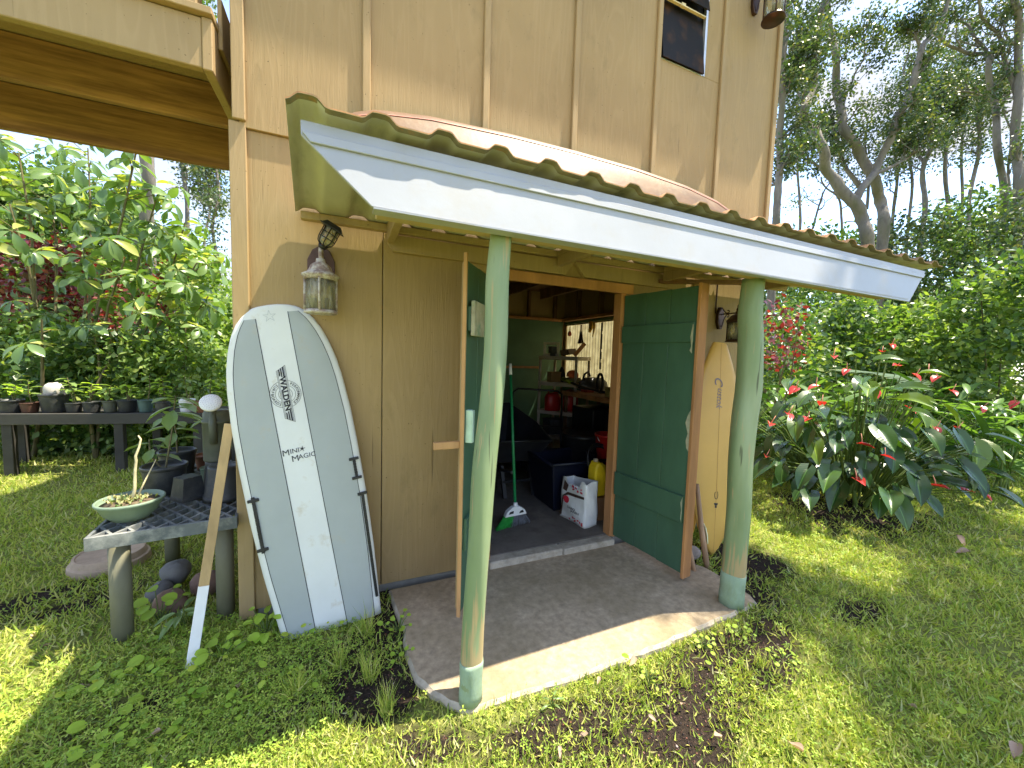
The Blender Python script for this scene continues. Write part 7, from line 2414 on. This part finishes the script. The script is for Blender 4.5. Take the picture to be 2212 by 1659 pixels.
# fine ferny sprigs in the bowl planter
bfl = MB()
for k in range(70):
    a = rS.uniform(0, 2 * math.pi)
    rr = rS.uniform(0.0, 0.10)
    p = B0 + Vector((rr * math.cos(a), rr * math.sin(a), 0.09))
    d = Vector((rS.uniform(-1, 1), rS.uniform(-1, 1), rS.uniform(0.2, 1.0)))
    M3 = orient(d, (0, 0, 1))
    s = rS.uniform(0.018, 0.032)
    bfl.add([p + M3 @ (Vector(q) * s) + Vector((0, 0, rS.uniform(0, 0.02))) for q in sv], sf, 0, True)
obj('litter_leaves', bfl, leafmat('litter', [(0.0, (0.10, 0.18, 0.04)), (0.5, (0.26, 0.28, 0.10)), (1.0, (0.40, 0.36, 0.18))], 0.6, 0.25), bw)
for fo_ in bw.children:
    if fo_.name.startswith('litter_leaves'):
        fo_['kind'] = 'stuff'

# ---------------------------------------------------------------- weeds one can tell apart
wvs, wfs = leaf_grid(lambda t: float(np.interp(t, [0, 0.06, 0.2, 0.35, 0.5, 0.65, 0.8, 0.93, 1.0], [0.05, 0.28, 0.42, 0.36, 0.44, 0.34, 0.30, 0.16, 0.0])), 9, 2, 0.12, 0.20, heart=0.7, wave=0.03)
wme = leaf_mesh('weed_leaf', MB().add(wvs, wfs, 0, True), L_WEED)
rvs, rfs = leaf_grid(lambda t: 0.5 * math.sqrt(max(0, 1 - (2 * t - 1) ** 2)) * 0.98, 7, 2, 0.08, 0.10, heart=0.5)
rme = leaf_mesh('round_leaf', MB().add(rvs, rfs, 0, True), L_WEED)
lvs, lfs = leaf_grid(lambda t: strap_w(t) * 2.1, 7, 2, 0.25, 0.35)
lme = leaf_mesh('lance_leaf', MB().add(lvs, lfs, 0, True), L_SCHEF)
rW = random.Random(9)


def weed(x, y, n_, size, h, me, label, spread=0.10):
    root = thing('weed', label, 'weed', (x, y, GZ))
    mb = MB()
    for k in range(n_):
        a = k * 2.4 + rW.uniform(-.4, .4)
        rr = 0.8 * spread * math.sqrt((k + 0.5) / n_) * rW.uniform(0.8, 1.2)
        p = Vector((rr * math.cos(a), rr * math.sin(a), h * rW.uniform(0.5, 1.0) * (1 - 0.4 * rr / spread)))
        d = Vector((math.cos(a), math.sin(a), rW.uniform(-0.25, 0.35)))
        place('leaf', me, root, p, orient(d, (-0.1 + 0.4 * math.cos(a), -0.35 + 0.4 * math.sin(a), 1)), 0.62 * size * rW.uniform(0.6, 1.2))
        mb.tube([Vector((x, y, GZ)) + p * 0.05, Vector((x, y, GZ)) + p * 0.6 + Vector((0, 0, 0.01)), Vector((x, y, GZ)) + p], [0.003, 0.0025, 0.002], 5, caps=False)
    obj('stalks', mb, M_PETIOLE, root)
    return root


def wg(x, y):
    q = on_ground(x, y, GZ)
    return q.x, q.y


weed(*wg(575, 1375), 12, 0.085, 0.20, wme, 'lobed bright green weed at the left foot of the white surfboard', 0.12)
weed(*wg(480, 1425), 9, 0.075, 0.14, rme, 'round-leaved weed between the stake and the white surfboard', 0.13)
weed(*wg(345, 1345), 9, 0.085, 0.22, rme, 'round-leaved weed under the grate table front', 0.12)
weed(*wg(395, 1360), 9, 0.17, 0.14, lme, 'lance-leaved rosette behind the white painted stake', 0.05)
weed(*wg(225, 1490), 7, 0.075, 0.10, rme, 'round-leaved weed at the left edge of the shade', 0.12)
weed(*wg(245, 1560), 6, 0.07, 0.08, rme, 'pale round-leaved weed low in the left shade', 0.10)
weed(*wg(230, 1625), 6, 0.06, 0.07, rme, 'round-leaved weed at the bottom left in the shade', 0.09)
weed(*wg(310, 1470), 6, 0.055, 0.09, rme, 'small round-leaved weed left of the stake foot', 0.09)
weed(*wg(860, 1365), 12, 0.04, 0.10, rme, 'small clover-like weed right of the surfboard tail', 0.10)
weed(*wg(870, 1420), 10, 0.035, 0.07, rme, 'small weed against the broken left corner of the slab', 0.08)
weed(*wg(1192, 1530), 6, 0.06, 0.07, lme, 'small broad sprout in the soil in front of the slab', 0.03)
weed(*wg(1400, 1470), 9, 0.03, 0.05, rme, 'little weed at the front edge of the slab, middle', 0.07)
weed(*wg(1520, 1400), 9, 0.035, 0.06, rme, 'little weed at the front edge of the slab, nearer the farther post', 0.07)
weed(*wg(1600, 1370), 10, 0.035, 0.06, rme, 'leafy weed just in front of the farther post', 0.08)
weed(*wg(1690, 1430), 9, 0.035, 0.05, rme, 'leafy weed on the dark soil right of the slab corner', 0.09)
# long grass tufts
tb_v, tb_f = [], []


def tuft(x, y, n_, h, label):
    d = rnd_dirs(n_, 0.05, 0.75)
    hint = np.cross(d, rnd_dirs(n_, 0.0, 1.5))
    hint = np.cross(hint, d) + 1e-3
    hh = h * (0.5 + 0.5 * RNG.random(n_))
    S = np.stack([np.full(n_, 0.0042), hh, hh], 1)
    T = np.stack([RNG.normal(0, 0.014, n_), RNG.normal(0, 0.014, n_), np.zeros(n_)], 1)
    v, f = scatter(BLADE[0], BLADE[1], dir_frames(d, hint), S, T)
    o = link_mesh('grass_tuft', fast_mesh('grass_tuft', v, f, 3, L_GRASS), None, (x, y, GZ))
    tag(o, label, 'grass tuft')


for gx, gy, n_, h, lab in ((790, 1375, 40, 0.22, 'long grass tuft in front of the white surfboard tail'), (735, 1440, 60, 0.16, 'grass tuft below the white surfboard'), (800, 1470, 70, 0.17, 'thick grass tuft left of the slab corner'), (835, 1540, 70, 0.15, 'grass tuft left of the nearer post'), (640, 1500, 50, 0.14, 'grass tuft in the shade below the surfboard'),
                          (1480, 1480, 40, 0.10, 'grass tuft on the soil in front of the slab'), (1640, 1440, 50, 0.10, 'grass tuft at the sunlit corner in front of the farther post'), (1330, 1580, 40, 0.09, 'grass tuft at the bottom in the sunlit soil'), (270, 1300, 40, 0.16, 'sunlit grass tuft beside the near table leg')):
    tuft(*wg(gx, gy), n_, h, lab)

# fallen leaves
dvs, dfs = leaf_grid(ovate_w, 6, 1, 0.5, -0.25, wave=0.06)
dme = leaf_mesh('dead_leaf', MB().add(dvs, dfs, 0, True), M_DEAD)
DEADL = ['larger of two pale dead leaves on the right lawn below the anthurium', 'smaller of two pale dead leaves on the right lawn below the anthurium', 'dead leaf on the soil at the front edge of the slab', 'dead leaf at the bottom, right of the middle, in the shade edge', 'small dead leaf at the bottom in the sunlit grass', 'pale dead leaf in the sunlit grass left of the table leg', 'pale dead leaf near the left edge in the sunlit grass', 'dead leaf at the edge of the left shade', 'dead leaf deep in the left shade at the bottom', 'dead leaf below the white painted stake', 'small dead leaf on the soil at the bottom, left one of three', 'small dead leaf on the soil at the bottom, right one of three', 'small dead leaf just in front of the slab, middle', 'dead leaf cut by the bottom right corner', 'small dead leaf alone in the shaded right lawn', 'dead leaf at the very bottom, below the slab', 'tiny dead leaf on the bare soil right of the slab middle', 'tiny dead leaf against the surfboard tail']
for i, (lx_, ly_, s) in enumerate(((2085, 1180, 0.16), (2060, 1195, 0.14), (1360, 1440, 0.075), (1700, 1600, 0.09), (1560, 1590, 0.06), (120, 1390, 0.07), (65, 1385, 0.06), (200, 1480, 0.06), (310, 1600, 0.07), (520, 1475, 0.07), (1250, 1590, 0.05), (1420, 1560, 0.05), (1290, 1480, 0.05), (2190, 1640, 0.10), (1960, 1520, 0.05), (1210, 1640, 0.05), (1480, 1520, 0.045), (780, 1310, 0.03))):
    q = on_ground(lx_, ly_, GZ + 0.02)
    a = rW.uniform(0, 6.28)
    o = bpy.data.objects.new('fallen_leaf', dme)
    COL.objects.link(o)
    s *= 0.6
    o.matrix_world = Matrix.Translation((q.x, q.y, GZ + 0.022)) @ orient((math.cos(a), math.sin(a), 0.1), (rW.uniform(-.4, .4), rW.uniform(-.4, .4), 1)).to_4x4() @ Matrix.Diagonal((s * 1.3, s * 1.3, s * 1.3, 1))
    tag(o, DEADL[i], 'leaf', 'dead leaves on the lawn')

# ---------------------------------------------------------------- trees outside the view that shade the right of the lawn
def canopy_tree(c, spots, label, nper=60, leaf=0.16, sig=0.33):
    root = thing('shade_tree', label, 'tree', (c[0], c[1], GZ))
    w = MB()
    r = random.Random(3)
    top = Vector((c[0], c[1], 9.5))
    w.tube([(c[0], c[1], GZ - 0.05), (c[0] + 0.1, c[1], 4.0), top], [0.24, 0.18, 0.13], 10, caps=False)
    for s in spots:
        w.tube([top, top.lerp(Vector(s), 0.5) + Vector((r.uniform(-.2, .2), r.uniform(-.2, .2), 0.2)), s], [0.05, 0.035, 0.012], 6, caps=False)
    obj('trunk', w, M_BARK, root)
    crown('crown', spots, sig, nper, leaf, L_BUSH, root, (c[0], c[1], GZ), flat=0.9)


def shade_at(gx, gy, z, gz=0.0):
    """a point at height z whose shadow falls on (gx, gy, gz)"""
    k = (z - gz) / SUN_DIR.z
    return (gx + SUN_DIR.x * k, gy + SUN_DIR.y * k, z)


def out_of_view(p):
    v = CAM_ROT.transposed() @ (Vector(p) - CAM_POS)
    if v.z > -0.2:
        return True
    x, y = 1106 - 831 * v.x / v.z, 829.5 + 831 * v.y / v.z
    return y < -150 or x > 2400


rC = random.Random(61)
spots = []
for k in range(330):
    # shade over the right of the lawn, leaving the strip beside the slab in the sun
    gx, gy = rC.uniform(2.0, 6.2), rC.uniform(-0.6, 1.95)
    if gy > 1.16 + (gx - 2.22) * 0.2 or gx < 2.22 + (gy - 0.66) * 0.53:
        continue
    p = shade_at(gx, gy, rC.uniform(11.0, 13.5))
    if out_of_view(p):
        spots.append(p)
for k in range(40):      # the fascia's right half
    p = shade_at(rC.uniform(2.95, 3.85), 1.42, rC.uniform(11.0, 12.5), rC.uniform(1.98, 2.2))
    if out_of_view(p) and rC.random() < 0.75:
        spots.append(p)
canopy_tree((10.5, -2.6), spots, 'tall shade tree standing outside the view to the right', 13, 0.17, 0.17)
